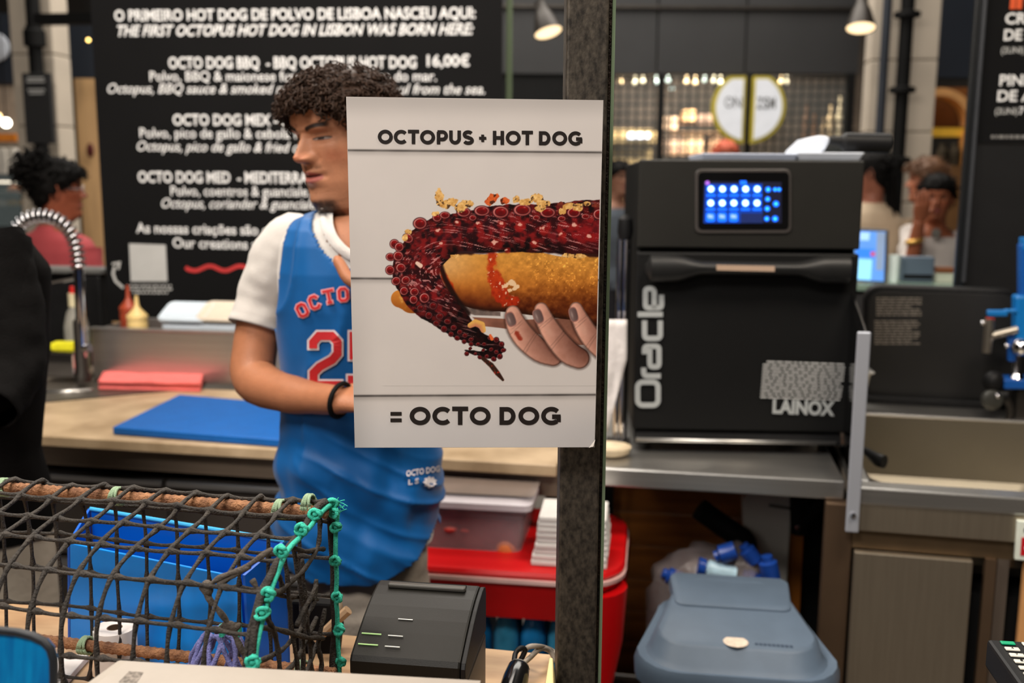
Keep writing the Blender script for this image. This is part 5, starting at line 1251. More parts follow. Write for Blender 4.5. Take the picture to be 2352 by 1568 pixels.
obj('paper_slot', MB().box(((px0 + px1) / 2 - .002, py1 - .03, 1.0455), (.10, .010, .006), 0), mat('slot_lip', C(70, 68, 64), .3), t, bevel=.002)
obj('slot_mouth', MB().box(((px0 + px1) / 2 - .002, py1 - .022, 1.0445), (.098, .006, .004), 0), BLACKM, t)
for i, (y, cc) in enumerate([(1.11, C(206, 206, 200)), (1.085, C(206, 206, 200)), (1.07, C(206, 206, 200))]):
    u = (y - py0) / (py1 - py0); z = 1.004 + .040 * sin(u * pi / 2 * 1.02) + .0012
    obj('indicator_mark', MB().box((px0 + .048 + (.006 if i == 0 else 0), y, z), (.018, .0016, .0006)), mat('mark_white', cc, .5), t)
    if i: obj('indicator_light', MB().box((px0 + .018, y + .002, z - .0005), (.024, .0016, .001)), mat('led_green', C(150, 176, 120), .4, emit=.4, ecol=C(150, 200, 120)), t)
# cables and black handheld behind the post edge
CBG = mat('cable_grey', C(146, 136, 124), .5, 0, .08); 
cz = .905
def cab(pts, m_, nm, lab, r=.0035):
    P = smooth_pts([G(x, y, z) for x, y, z in pts], 6); o = obj(nm, MB().tube(P, r, 8), m_, smooth=True); tag(o, lab, 'cable'); return o
cab([(1186, 1536, .93), (1215, 1512, .925), (1240, 1490, .93), (1262, 1494, .92), (1278, 1520, .906)], CBG, 'cable', 'grey cable looping out of the metal ended handle')
cab([(1204, 1560, .905), (1198, 1520, .91), (1210, 1488, .935), (1238, 1484, .935), (1268, 1494, .91), (1290, 1520, .905)], CBG, 'cable', 'second grey cable coiled beside the square post')
cab([(1180, 1528, .93), (1184, 1500, .935), (1196, 1488, .94), (1206, 1494, .935), (1192, 1522, .92)], BLACKP, 'cable', 'thin black cable looped behind the metal ended handle')
a, b = G(1165, 1568 + 60, .915), G(1192, 1532, .935)
t = thing('hand_scanner', 'glossy black handheld with a silver collar near the post', 'handheld', a)
obj('handle', MB().tube([a.lerp(b, u) for u in (0, .3, .7, .95, 1)], [.016, .017, .0165, .0145, .013], 16), BLACKG, t, smooth='auto')
obj('collar', MB().tube([a.lerp(b, u) for u in (.985, 1.03)], [.0142, .0125], 16), STEEL, t, smooth='auto')
a = G(1272, 1520, .93)
o = obj('wooden_wedge', MB().hexa([G(1250, 1600, .9005), G(1274, 1600, .9005), G(1276, 1560, .9005), G(1262, 1555, .9005)], [G(1252, 1572, .94), G(1272, 1572, .94), G(1270, 1510, .95), G(1262, 1508, .95)]), mat('pale_wood', C(214, 196, 140), .6, 0, .1), bevel=.002); tag(o, 'pale wooden wedge leaning against the square post', 'wood block')
# kraft clipboard bits and a bag strap behind the trap's end
t = thing('folded_glasses', 'black and beige handled tool leaning behind the trap end', 'tool', (-.37, 1.25, .9))
a, b = H(725, 1470, 1.29), H(800, 1400, 1.29)
obj('wooden_grip', MB().tube([a, b], [.006, .007], 8), mat('grip_kraft', C(166, 136, 104), .6, 0, .1), t)
obj('black_case', MB().plate([H(x, y, 1.305) for x, y in ((668, 1380), (760, 1386), (782, 1440), (768, 1568), (672, 1568))], Vector((0, .02, 0))), BLACKM, t, bevel=.004)
obj('beige_tip', MB().ball(H(775, 1392, 1.31), (.008, .006, .013), 12, 8), mat('tip_beige', C(176, 160, 140), .6), t, smooth=True)
# ---- white cardboard box in front
zb_ = 1.085
b0, b1 = G(272, 1513, zb_), G(1104, 1566, zb_); dB = (b1 - b0).normalized(); nB = Vector((dB.y, -dB.x, 0))
lf = G(196, 1568, zb_)
sk_ = (lf - b0); sk_ = sk_ / sk_.length
WBX = mat('white_card', C(158, 150, 140), .75, 0, .03, 30, .05, 300)
q2 = b0 + sk_ * .22; q3 = b1 + nB * .22
t = thing('white_box', 'white cardboard box in the foreground at the bottom of the picture', 'box', (b0 + b1) / 2)
t.location.z = .9
obj('box_body', MB().slab([b0, b1, q3, q2], .901), WBX, t, bevel=.003)
o_ = -nB * .0
obj('box_lid', MB().slab([Vector((p.x, p.y, zb_ + .0015)) for p in (b0 + dB * .012 + nB * .006, b1, q3, q2 + dB * .012)], zb_ + .0003), mat('white_card_top', C(160, 152, 143), .7, 0, .03, 30), t)
P = [G(x, y, zb_ + .0018) for x, y in ((296, 1541), (330, 1543), (314, 1568), (272, 1566))]
obj('grey_print', MB().add(P, [(0, 3, 2, 1)]), mat('print_grey_patch', C(120, 112, 104), .8, 0, .5, 220, detail=1), t)
# ---- blue board with a dark rounded edge at the near left
Pn = H(60, 1500, .78); nn = (HEAD * .9 + RIGHT * .1 - UP * .1).normalized()
def CH(px, py, off=0): return onplane(px, py, Pn, nn) - nn * off
poly = [CH(x, y) for x, y in [(-120, 1436), (0, 1447), (40, 1451), (75, 1460), (100, 1472), (116, 1490), (123, 1515), (124, 1560), (120, 1640), (112, 1720), (-120, 1720)]]
BLW = mat('blue_stained_wood', C(0, 134, 196), .35, 0, .2, 9, .1, 60, stretch=(14, 14, 1), col2=C(0, 98, 164), detail=10)
t = thing('blue_board', 'blue stained wooden board with a dark rounded edge in the near left corner', 'board', poly[-1])
obj('board_face', MB().plate(poly, nn * .008), BLW, t, bevel=.0015)
obj('dark_edge', MB().tube(poly[:-1], .0036, 8), mat('dark_edging', C(26, 30, 36), .5), t, smooth=True)
a = CH(20, 1700, -.02); obj('board_stand', MB().box((a.x - .02, a.y + .03, (a.z + .9) / 2 - .005), (.12, .03, a.z - .92)), BLACKM, t)
for nm, x in (('foot', 0),): obj(nm, MB().box((a.x - .02, a.y + .03, .906), (.16, .08, .01)), BLACKM, t)
# ---- card terminal at the bottom right
zk = 1.02
ka, kb_, kc = G(2266, 1466, zk), G(2400, 1474, zk), G(2266 + 135, 1466 + 190, zk)
e1 = (kb_ - ka).normalized(); e2 = (G(2350, 1568 + 16, zk) - ka).normalized()
t = thing('card_terminal', 'black card terminal with white keys in the bottom right corner', 'card terminal', (ka.x + .03, ka.y - .06, .9))
wK, lK = .085, .17
KP = lambda a, b, z=zk: Vector((ka.x, ka.y, z)) + e1 * a + e2 * b
obj('terminal_body', MB().slab([KP(0, 0), KP(wK, 0), KP(wK, lK), KP(0, lK)], zk - .035), BLACKP, t, bevel=.004)
obj('terminal_stand', MB().slab([KP(.045, .03, zk - .0355), KP(wK - .01, .03, zk - .0355), KP(wK - .01, lK - .04, zk - .0355), KP(.045, lK - .04, zk - .0355)], .9), BLACKM, t)
KW = mat('key_white', C(206, 202, 190), .4); KG = mat('key_green', C(0, 150, 104), .4)
for j in range(6):
    for i in range(3):
        c = KP(.020 + i * .024, .012 + j * .0155, zk + .0015); m_ = KG if (i == 0 and j == 0) else KW
        k = obj('key', MB().slab([c - e1 * .008 - e2 * .004 + UP * .001, c + e1 * .008 - e2 * .004 + UP * .001, c + e1 * .008 + e2 * .004 + UP * .001, c - e1 * .008 + e2 * .004 + UP * .001], zk + .0002), m_, t, bevel=.0012)
        if not (i == 0 and j == 0): mb = MB(); ds = str(1 + (i + j * 3) % 9); text_on(mb, ds, c + UP * .0014 - e1 * .0014 + e2 * .0018, c + UP * .0014 + e1 * .0014 + e2 * .0018, .004, up=-e2, off=.01); obj('numeral', mb, BLACKM, k)
o = obj('beige_pad', MB().box((ka.x - .012, ka.y - .10, .94), (.05, .13, .078), .1), mat('beige_soft', C(176, 150, 132), .8, 0, .1, 30), bevel=.02, segs=3); tag(o, 'soft beige pad under the card terminal', 'pad')
side = thing('side_counter', 'dark side counter carrying the card terminal', 'counter', (.62, .95, 0))
obj('worktop', MB().box((.66, .85, .88), (.62, .62, .036)), mat('side_top', C(70, 60, 54), .5, 0, .1), side)
obj('pedestal', MB().box((.70, .82, .43), (.36, .36, .86)), BLACKM, side)
# ================================================================ the poster
TL, TR = H(795, 222, 1.188), H(1386, 230, 1.190); BR, BL_ = H(1366, 1027, 1.190), H(815, 1028, 1.188)
ux = ((TR - TL) + (BR - BL_)).normalized(); uy = -((BL_ - TL) + (BR - TR)).normalized(); pn_ = ux.cross(uy).normalized()   # towards viewer
if pn_.dot(HEAD) > 0: pn_ = -pn_
def PP(px, py, off=0.):      # picture position -> point on the poster sheet (bilinear in the sheet)
    q = onplane(px, py, TL, pn_); return q + pn_ * off
poster = thing('poster', 'white octopus hot dog poster taped to the square post', 'poster', PP(1090, 1028))
def lins(a): a = np.clip(a, 0, 1); return np.where(a <= .04045, a / 12.92, ((a + .055) / 1.055) ** 2.4)
def vnoise(x, y, s, seed=0):
    r = np.random.default_rng(seed); g = r.random((64, 64)); X = x / s; Y = y / s; xi = np.floor(X).astype(int); yi = np.floor(Y).astype(int); fx = X - xi; fy = Y - yi
    fx = fx * fx * (3 - 2 * fx); fy = fy * fy * (3 - 2 * fy); G_ = lambda i, j: g[i % 64, j % 64]
    return (G_(xi, yi) * (1 - fx) + G_(xi + 1, yi) * fx) * (1 - fy) + (G_(xi, yi + 1) * (1 - fx) + G_(xi + 1, yi + 1) * fx) * fy
def fbm(x, y, s, seed=0, o=4): return sum(vnoise(x, y, s / 2 ** k, seed + k) / 2 ** k for k in range(o)) / sum(1 / 2 ** k for k in range(o))
def ss(a, b, v): t = np.clip((v - a) / (b - a), 0, 1); return t * t * (3 - 2 * t)
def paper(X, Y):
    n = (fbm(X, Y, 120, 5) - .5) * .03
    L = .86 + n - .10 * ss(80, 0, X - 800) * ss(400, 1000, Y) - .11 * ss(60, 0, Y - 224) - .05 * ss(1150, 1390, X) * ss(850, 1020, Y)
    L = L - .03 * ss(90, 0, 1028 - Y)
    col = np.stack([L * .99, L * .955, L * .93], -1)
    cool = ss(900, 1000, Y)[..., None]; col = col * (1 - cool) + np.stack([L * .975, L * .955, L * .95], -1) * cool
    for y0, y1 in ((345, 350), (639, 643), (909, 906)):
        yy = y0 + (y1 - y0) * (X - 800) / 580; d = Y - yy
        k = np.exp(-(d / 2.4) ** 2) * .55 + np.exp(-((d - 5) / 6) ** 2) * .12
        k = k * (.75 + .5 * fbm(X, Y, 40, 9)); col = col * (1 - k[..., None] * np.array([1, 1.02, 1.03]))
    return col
def over(col, c, a): a = a[..., None]; return col * (1 - a) + (c if getattr(c, 'ndim', 1) > 1 else np.array(c)) * a
def chain(X, Y, P):
    """signed distance (neg. inside), param along, side offset for a tapered polyline of (x, y, r)"""
    best = np.full(X.shape, 1e9); T = np.zeros(X.shape); S = np.zeros(X.shape); Rr = np.ones(X.shape); acc = 0
    for (x0, y0, r0), (x1, y1, r1) in zip(P[:-1], P[1:]):
        dx, dy = x1 - x0, y1 - y0; L = math.hypot(dx, dy); t = np.clip(((X - x0) * dx + (Y - y0) * dy) / (L * L), 0, 1)
        ex_, ey_ = X - (x0 + t * dx), Y - (y0 + t * dy); r = r0 + (r1 - r0) * t; d = np.hypot(ex_, ey_) - r; m = d < best
        sd = (ex_ * (-dy) + ey_ * dx) / L
        best = np.where(m, d, best); T = np.where(m, acc + t * L, T); S = np.where(m, sd, S); Rr = np.where(m, r, Rr); acc += L
    return best, T, S, Rr
def cr(P, n=6): return [tuple(v) for v in smooth_pts([Vector(p) for p in P], n)]
def poly_sd(X, Y, P):
    P = np.array(P, float); inside = np.zeros(X.shape, bool); d = np.full(X.shape, 1e9)
    for i in range(len(P)):
        x0, y0 = P[i]; x1, y1 = P[(i + 1) % len(P)]
        dx, dy = x1 - x0, y1 - y0; t = np.clip(((X - x0) * dx + (Y - y0) * dy) / max(1e-9, dx * dx + dy * dy), 0, 1)
        d = np.minimum(d, np.hypot(X - x0 - t * dx, Y - y0 - t * dy))
        c = ((y0 > Y) != (y1 > Y)) & (X < (x1 - x0) * (Y - y0) / (y1 - y0 + 1e-12) + x0); inside ^= c
    return np.where(inside, -d, d)
def paint(X, Y):
    col = paper(X, Y)
    # --- palm and thumb behind the bun
    sd = poly_sd(X, Y, cr([(1085, 728, 0), (1130, 742, 0), (1200, 738, 0), (1300, 730, 0), (1378, 735, 0), (1400, 780, 0), (1330, 790, 0), (1260, 775, 0), (1215, 758, 0), (1150, 752, 0), (1105, 748, 0)], 3) and [(1085, 728), (1200, 734), (1378, 728), (1400, 790), (1330, 792), (1230, 765), (1150, 753), (1105, 748)])
    sk = np.stack([.42 + .25 * fbm(X, Y, 30, 2), .27 + .17 * fbm(X, Y, 30, 2), .22 + .13 * fbm(X, Y, 30, 2)], -1)
    col = over(col, sk, ss(1, -1, sd))
    # --- far end of the bun, behind the tentacle
    d, T, S, R = chain(X, Y, [(918, 686, 20), (945, 690, 29), (1000, 690, 30)])
    n = fbm(X, Y, 14, 3); sh = np.clip(.5 - (Y - 688) / 60 * .9, 0, 1)
    c = np.stack([.52 + .34 * sh + .12 * n, .24 + .30 * sh + .12 * n, .06 + .16 * sh + .05 * n], -1)
    c = over(c, (.93, .74, .42), ss(.55, .75, n) * ss(-4, -16, d) * .5); col = over(col, c, ss(1, -1, d))
    # --- bun
    bun = cr([(1004, 598, 0), (1022, 586, 0), (1060, 580, 0), (1110, 584, 0), (1150, 580, 0), (1200, 572, 0), (1215, 568, 0), (1240, 578, 0), (1300, 590, 0), (1385, 588, 0), (1390, 740, 0), (1330, 736, 0), (1240, 726, 0), (1160, 716, 0), (1110, 714, 0), (1060, 700, 0), (1034, 676, 0), (1012, 632, 0), (1004, 598, 0)], 5)
    d = poly_sd(X, Y, [(p[0], p[1]) for p in bun[:-1]])
    v = np.clip((Y - (584 + .02 * (X - 1000))) / 140, 0, 1); n = fbm(X, Y, 9, 21, 3); n2 = fbm(X, Y, 60, 30)
    hi = np.stack([.86 - .10 * v, .60 - .22 * v, .26 - .16 * v], -1)
    lo = np.array([.30, .10, .03])
    k = ss(.30, .98, v + (n2 - .5) * .25); c = hi * (1 - k[..., None]) + lo * k[..., None]
    right = ss(1120, 1260, X)[..., None]; c = c * (1 - right * .16) + np.array([.62, .36, .08]) * right * .14
    left = (ss(1130, 1010, X) * ss(.62, .15, v))[..., None]; c = c * (1 - left * .65) + np.array([.90, .72, .50]) * left * .65
    gr = (n - .5)[..., None] * np.array([.5, .38, .2]) * (.35 + .65 * ss(1100, 1250, X))[..., None] * (1 - .4 * v[..., None]); c = c + gr * .8
    c = c + (ss(.66, .8, fbm(X, Y, 4, 44, 2)) * ss(1180, 1260, X) * ss(.95, .2, v))[..., None] * np.array([.25, .2, .1])
    c = c + (np.exp(-((X - 1040) / 9) ** 2 - ((Y - 678) / 14) ** 2))[..., None] * np.array([.3, .2, .1]) * .4
    edge = ss(-16, 0, d)[..., None]; c = c * (1 - .5 * edge * ss(.1, .6, v)[..., None])
    col = over(col, c, ss(1, -1, d))
    # grey torn underside at the left bottom
    d = poly_sd(X, Y, [(1040, 688), (1075, 706), (1150, 716), (1150, 726), (1090, 724), (1056, 712)])
    g = .25 + .35 * fbm(X, Y, 8, 8); col = over(col, np.stack([g, g * .8, g * .72], -1) * .8, ss(1, -2, d) * .8)
    # --- red sauce on the bun
    d, *_ = chain(X, Y, [(1010, 612, 5), (1018, 632, 8), (1030, 650, 7), (1042, 672, 5)]); dj = d + (fbm(X, Y, 10, 60) - .5) * 10
    col = over(col, np.stack([.66 + .2 * fbm(X, Y, 7, 61), .14 + .1 * fbm(X, Y, 7, 61), .03 + 0 * X], -1), ss(3, -3, dj) * .85)
    d, *_ = chain(X, Y, [(1128, 575, 9), (1128, 620, 10), (1140, 655, 16), (1156, 690, 14), (1180, 690, 8)]); dj = d + (fbm(X, Y, 14, 63) - .5) * 20
    nn_ = fbm(X, Y, 6, 66); cs2 = np.stack([.60 + .25 * nn_, .10 + .14 * nn_, .03 + .05 * nn_], -1); col = over(col, cs2, ss(5, -4, dj) * .85)
    hl = ss(.70, .78, fbm(X, Y, 7, 67, 3)) * ss(5, -4, dj); col = over(col, (.97, .78, .66), hl * .85)
    d, *_ = chain(X, Y, [(1155, 658, 4), (1175, 650, 8), (1188, 658, 4), (1170, 668, 5)]); dj = d + (fbm(X, Y, 7, 71) - .5) * 14; col = over(col, (.97, .84, .68), ss(1, -2, dj) * .9)
    # --- tentacle shadow gap
    d, *_ = chain(X, Y, [(1004, 580, 4), (1010, 602, 5), (1022, 640, 5), (1050, 690, 6), (1075, 720, 5)]); col = over(col, (.10, .04, .03), ss(4, -3, d) * .92)
    d, *_ = chain(X, Y, [(1004, 590, 7), (1060, 578, 7), (1200, 571, 6), (1385, 584, 7)]); col = over(col, (.13, .03, .04), ss(3, -3, d + (fbm(X, Y, 12, 77) - .5) * 6) * .9)
    # --- tentacle (tapering), then suckers along its outer side
    path = cr([(1400, 520, 62), (1330, 522, 60), (1250, 524, 56), (1180, 524, 54), (1110, 528, 50), (1045, 536, 44), (1000, 554, 50), (968, 588, 52), (956, 628, 54), (976, 672, 49), (1010, 706, 42), (1046, 740, 33), (1078, 764, 24), (1104, 780, 17), (1132, 790, 14), (1146, 800, 11), (1136, 812, 9), (1110, 813, 8), (1082, 808, 6), (1068, 804, 3)], 4)
    d, T, S, R = chain(X, Y, path); d = d + (fbm(X, Y, 22, 80, 3) - .5) * 7
    a = S / R; n = fbm(X, Y, 12, 81, 4); n3 = fbm(X + 3 * S, Y, 7, 85, 3)
    dark = ss(.1, 1.0, np.abs(a)); cn = ss(.3, .7, n); base = .88 * np.stack([.20 + .40 * cn - .12 * dark, .045 + .07 * cn - .02 * dark, .06 + .06 * cn - .03 * dark], -1)
    rightred = (ss(1230, 1360, X) * ss(490, 530, Y))[..., None]; base = base * (1 - .45 * rightred) + np.array([.62, .10, .12]) * .45 * rightred
    lowdark = (ss(545, 585, Y) * ss(1010, 1050, X))[..., None]; base = base * (1 - .55 * lowdark)
    blue = ss(.55, .7, fbm(X, Y, 26, 88)) [..., None]; base = base * (1 - .25 * blue) + np.array([.20, .07, .13]) * .25 * blue
    spec = ss(.62, .70, n3) * ss(0, -9, d) * (.4 + .6 * ss(.45, .6, fbm(X, Y, 40, 90))); base = over(base, (.90, .62, .60), spec * .75)
    lower = ss(700, 760, Y)[..., None]; base = base * (1 - .45 * lower)
    col = over(col, base, ss(1, -1, d))
    d2, *_ = chain(X, Y, [(1108, 822, 4), (1128, 838, 6), (1142, 856, 6), (1155, 872, 3)]); n5 = fbm(X, Y, 5, 95)
    col = over(col, np.stack([.22 + .45 * ss(.6, .8, n5), .08 + .10 * n5, .07 + .04 * n5], -1), ss(1, -1, d2))
    sk_l = [(1065, 487, 15), (1107, 484, 17), (1150, 487, 18), (1200, 482, 20), (1258, 488, 17), (1318, 488, 15), (1376, 492, 13), (965, 513, 15), (1004, 500, 10), (1022, 494, 11), (1086, 500, 8), (1232, 500, 8), (1290, 502, 9), (1345, 497, 9)]
    sk_l += [(937, 547, 12), (906, 560, 10), (917, 567, 10), (897, 590, 10), (915, 588, 11), (896, 620, 10), (921, 615, 11), (910, 645, 10), (932, 643, 10), (928, 668, 9), (952, 670, 10), (950, 688, 9), (975, 684, 11), (966, 707, 8), (995, 702, 9)]
    yy = [(1010, 726, 9), (985, 724, 8), (1028, 738, 8), (1002, 742, 7), (1042, 752, 7), (1020, 755, 7), (1056, 762, 6), (1036, 767, 6), (1050, 776, 6), (1068, 770, 6), (1066, 784, 5), (1082, 779, 6), (1082, 790, 5), (1098, 790, 5), (1112, 790, 5), (1126, 776, 6), (1140, 780, 6), (1152, 790, 6), (1156, 804, 6), (1148, 818, 6), (1134, 824, 6), (1140, 808, 5), (1128, 802, 5), (1118, 818, 5), (1102, 820, 5), (1092, 812, 4), (1080, 800, 4), (1072, 812, 5), (1110, 804, 4)]
    sk_l += yy
    r_ = random.Random(4)
    for sx, sy, sr in sk_l:
        asp = r_.uniform(.62, .9) if sy < 520 else r_.uniform(.75, 1.05); an = 0 if sy < 520 else r_.uniform(-.6, .6)
        dx, dy = X - sx, Y - sy; rx_ = dx * cos(an) + dy * sin(an); ry_ = -dx * sin(an) + dy * cos(an); q = np.hypot(rx_ / sr, ry_ / (sr * asp))
        m = q < 1.6
        dk_ = .55 if sy < 700 else .35
        col = over(col, (.20 * dk_ + .08, .03, .05), ss(1.25, .98, q))
        rim = np.exp(-((q - .86) / .13) ** 2); sh = .55 + .45 * np.clip(-(dx + dy) / (1.4 * sr), -1, 1)
        col = over(col, np.stack([(.62 + .38 * sh) * (dk_ + .45), (.30 + .36 * sh) * (dk_ + .35), (.28 + .34 * sh) * (dk_ + .35)], -1), rim * (.9 if sy < 700 else .6))
        col = over(col, np.stack([.50 - .28 * (dy / sr) - .12 * np.exp(-(q / .4) ** 2), .05 + 0 * X, .06 + 0 * X], -1) * (dk_ + .45), ss(.74, .60, q))
        col = over(col, (.95, .62, .58), np.exp(-((rx_ - .25 * sr) / (.16 * sr)) ** 2 - ((ry_ + .3 * sr) / (.08 * sr)) ** 2) * .5)
    # bright red glazed bumps below the sucker row
    for bx_, by_, br_ in [(1008, 532, 13), (1014, 560, 9), (1050, 512, 10), (1100, 515, 10), (1140, 560, 16), (1152, 515, 12), (1196, 520, 14), (1250, 528, 15), (1290, 540, 12), (1320, 520, 14), (1355, 545, 13), (1230, 560, 12), (1165, 575, 9)]:
        q = np.hypot((X - bx_) / br_, (Y - by_) / br_) + (fbm(X, Y, 9, 101) - .5) * .8
        col = over(col, (.66, .10, .08), ss(1.1, .4, q) * .6); h = ss(.55, .2, np.hypot((X - bx_ + br_ * .2) / br_, (Y - by_ + br_ * .25) / (br_ * .7)) + (fbm(X, Y, 5, 104) - .5) * .9); col = over(col, (.99, .80, .72), h * .8)
    # --- crisp garnish along the top
    G_ = [(1010, 455, 9, 20, 0), (1024, 470, 14, 10, 0), (1040, 463, 12, 11, 0), (1057, 478, 12, 9, 0), (1070, 468, 16, 8, 0), (1132, 455, 13, 12, 1), (1122, 466, 10, 8, 1), (1160, 462, 10, 9, 1), (1186, 458, 9, 8, 0), (1205, 463, 18, 8, 0), (1232, 456, 14, 11, 0), (1248, 466, 16, 9, 0), (1240, 478, 12, 7, 0), (1290, 470, 12, 6, 2), (1306, 474, 14, 8, 0), (1330, 478, 14, 9, 0), (1346, 468, 10, 5, 0), (1292, 486, 10, 7, 0), (1368, 472, 10, 5, 2), (938, 532, 11, 7, 0), (930, 545, 6, 8, 0), (1000, 490, 8, 5, 0), (1330, 588, 22, 5, 0), (1300, 586, 10, 5, 0), (1046, 588, 10, 4, 0)]
    for gx, gy, ga, gb, kd in G_:
        q = np.hypot((X - gx) / ga, (Y - gy) / gb) + (fbm(X, Y, 9, 110 + int(gx)) - .5) * 1.1; n = fbm(X, Y, 6, 120, 3)
        c = {0: np.stack([.72 + .35 * n, .48 + .42 * n, .20 + .40 * n], -1), 1: np.stack([.75 + .2 * n, .25 + .25 * n, .10 + .15 * n], -1), 2: np.stack([.30 + .3 * n, .10 + .15 * n, .08 + .1 * n], -1)}[kd]
        c = over(c, (.16, .08, .06), ss(.62, .72, fbm(X, Y, 8, 130, 3)) * .75); col = over(col, c, ss(1.05, .9, q))
    # --- cashew on the tentacle and a cream chip
    d, T, S, R = chain(X, Y, [(1080, 747, 6), (1092, 741, 8), (1106, 746, 8), (1110, 758, 6)]); col = over(col, np.stack([.92 - .012 * np.clip(S + 4, 0, 12), .70 - .02 * np.clip(S + 4, 0, 12), .36 + 0 * X], -1), ss(1, -1, d))
    d, *_ = chain(X, Y, [(958, 604, 4), (966, 610, 5)]); col = over(col, (.95, .80, .72), ss(1, -1, d))
    d, *_ = chain(X, Y, [(1126, 770, 3), (1130, 778, 4)]); col = over(col, (.92, .42, .22), ss(1, -1, d))
    # --- fingers
    fing = [([(1178, 718, 17), (1186, 745, 24), (1206, 775, 27), (1240, 805, 26), (1270, 818, 22)], (1173, 733, 10, 15, -.35)),
            ([(1243, 710, 16), (1254, 740, 22), (1276, 775, 25), (1305, 808, 27), (1330, 822, 24)], (1236, 726, 10, 15, -.35)),
            ([(1323, 708, 15), (1336, 740, 21), (1358, 775, 24), (1385, 800, 26), (1405, 815, 26)], (1317, 722, 9, 15, -.25))]
    for P, nail in fing:
        d, T, S, R = chain(X, Y, cr(P, 4)); a = S / R; n = fbm(X, Y, 12, 140); tt = T / 130
        lit_ = np.clip(.62 + .42 * a - .35 * tt, 0, 1)          # left edge lit
        lit_ = np.clip(1.0 - .55 * tt + .30 * a, 0.0, 1)
        c = np.stack([.34 + .56 * lit_, .19 + .47 * lit_, .15 + .42 * lit_], -1) + (n - .5)[..., None] * .08
        c = c * (1 - .45 * ss(-5, 0, d)[..., None]); c = over(c, (.88, .70, .62), np.exp(-((a - .2) / .3) ** 2 - ((T - 52) / 14) ** 2) * .35)
        for tc in (30, 36, 78, 84): c = c * (1 - (.13 * np.exp(-((T - tc - 5 * a) / 1.6) ** 2))[..., None])
        sh_ = ss(1, -6, d); col = over(col, (.16, .08, .06), ss(7, 0, d) * .45 * ss(700, 730, Y)); col = over(col, c, ss(1, -1, d))
        nx1, ny1, na, nb_, ang = nail; dx, dy = X - nx1, Y - ny1; u_ = dx * cos(ang) + dy * sin(ang); v_ = -dx * sin(ang) + dy * cos(ang); q = (np.abs(u_ / na) ** 3 + np.abs(v_ / nb_) ** 3) ** (1 / 3)
        col = over(col, (.62, .42, .38), ss(1.25, 1.05, q)); nl = np.clip(.5 - (u_ / na) * .35, 0, 1); col = over(col, np.stack([.34 + .22 * nl, .26 + .19 * nl, .25 + .18 * nl], -1), ss(1.05, .92, q))
        col = over(col, (.80, .72, .68), np.exp(-((u_ + na * .35) / 2.2) ** 2 - (v_ / (nb_ * .5)) ** 2) * .5)
    d, *_ = chain(X, Y, [(1188, 765, 5), (1194, 778, 4)]); col = over(col, (.55, .12, .05), ss(3, -3, d + (fbm(X, Y, 8, 150) - .5) * 6) * .8)
    # paper again right of the picture bleed
    xe = 1377 - (Y - 480) * .022; col = over(col, paper(X, Y), ss(-.6, .6, X - xe) * ((X > 1300)))
    return col
INK = mat('printed_paper', (1, 1, 1, 1), .42, 0, 0, 1, attr='ink', col2=(1, 1, 1, 1), spec=.25)
obj('paper_sheet', MB().plate([TL + pn_ * 0, TR, BR, BL_], -pn_ * .0015), mat('poster_paper', C(205, 198, 192), .5), poster)
# plain printed ground; edges follow the sheet
def edge_x(Y, left): t_ = (Y - 222) / 806; return (795.6 + 20 * t_) if left else (1385.4 - 20 * t_)
def ground(nm, y0, y1, ny, nx, x0f, x1f, off):
    ys = np.linspace(y0, y1, ny); xs = np.linspace(0, 1, nx)
    U, Y = np.meshgrid(xs, ys); XL = np.vectorize(x0f)(Y); XR = np.vectorize(x1f)(Y); X = XL + (XR - XL) * U
    return X, Y
def grid_part_uv(nm, X, Y, fn, off, m_):
    colr = lins(fn(X, Y)); h_, w_ = X.shape
    D = np.array(_f)[None, None] + ((X - 1176) / F)[..., None] * np.array(_r) + ((784 - Y) / F)[..., None] * np.array(_u)
    n_ = np.array(pn_); e_ = np.array(EYE); k = ((np.array(TL) - e_) @ n_) / (D @ n_); V = e_ + D * k[..., None] + n_ * off
    org = V.reshape(-1, 3).mean(0); me = bpy.data.meshes.new(nm); nv = h_ * w_; me.vertices.add(nv); me.vertices.foreach_set('co', (V.reshape(-1, 3) - org).astype(np.float32).ravel())
    idx = np.arange(nv).reshape(h_, w_); q = np.stack([idx[1:, :-1], idx[1:, 1:], idx[:-1, 1:], idx[:-1, :-1]], -1).reshape(-1, 4)
    me.loops.add(q.size); me.loops.foreach_set('vertex_index', q.ravel()); me.polygons.add(len(q)); me.polygons.foreach_set('loop_start', np.arange(0, q.size, 4)); me.polygons.foreach_set('loop_total', np.full(len(q), 4))
    me.update(calc_edges=True); at = me.color_attributes.new('ink', 'FLOAT_COLOR', 'POINT'); at.data.foreach_set('color', np.concatenate([colr.reshape(-1, 3), np.ones((nv, 1))], 1).astype(np.float32).ravel())
    me.materials.append(m_); o = bpy.data.objects.new(nm, me); COL.objects.link(o); o.parent = poster; o.location = Vector(org) - world_loc(poster); return o
ty = lambda U: 222.6 + 7.4 * U
def full(nx, ny):
    U, V = np.meshgrid(np.linspace(0, 1, nx), np.linspace(0, 1, ny)); yt = 223 + 7.6 * U; ybt = 1027.4 - .8 * U; Y = yt + (ybt - yt) * V; X = (795.8 + 20 * V) * (1 - U) + (1385.4 - 20 * V) * U; return X, Y
X, Y = full(70, 520)
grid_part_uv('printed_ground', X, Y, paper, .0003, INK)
U, Y = np.meshgrid(np.linspace(0, 1, 400), np.arange(428, 886, 1.25)); X = 880 + ((1384.4 - 20 * (Y - 222) / 806) - 880) * U
grid_part_uv('printed_photo', X, Y, lambda X, Y: np.clip(paint(X, Y), 0, 1), .00042, INK)
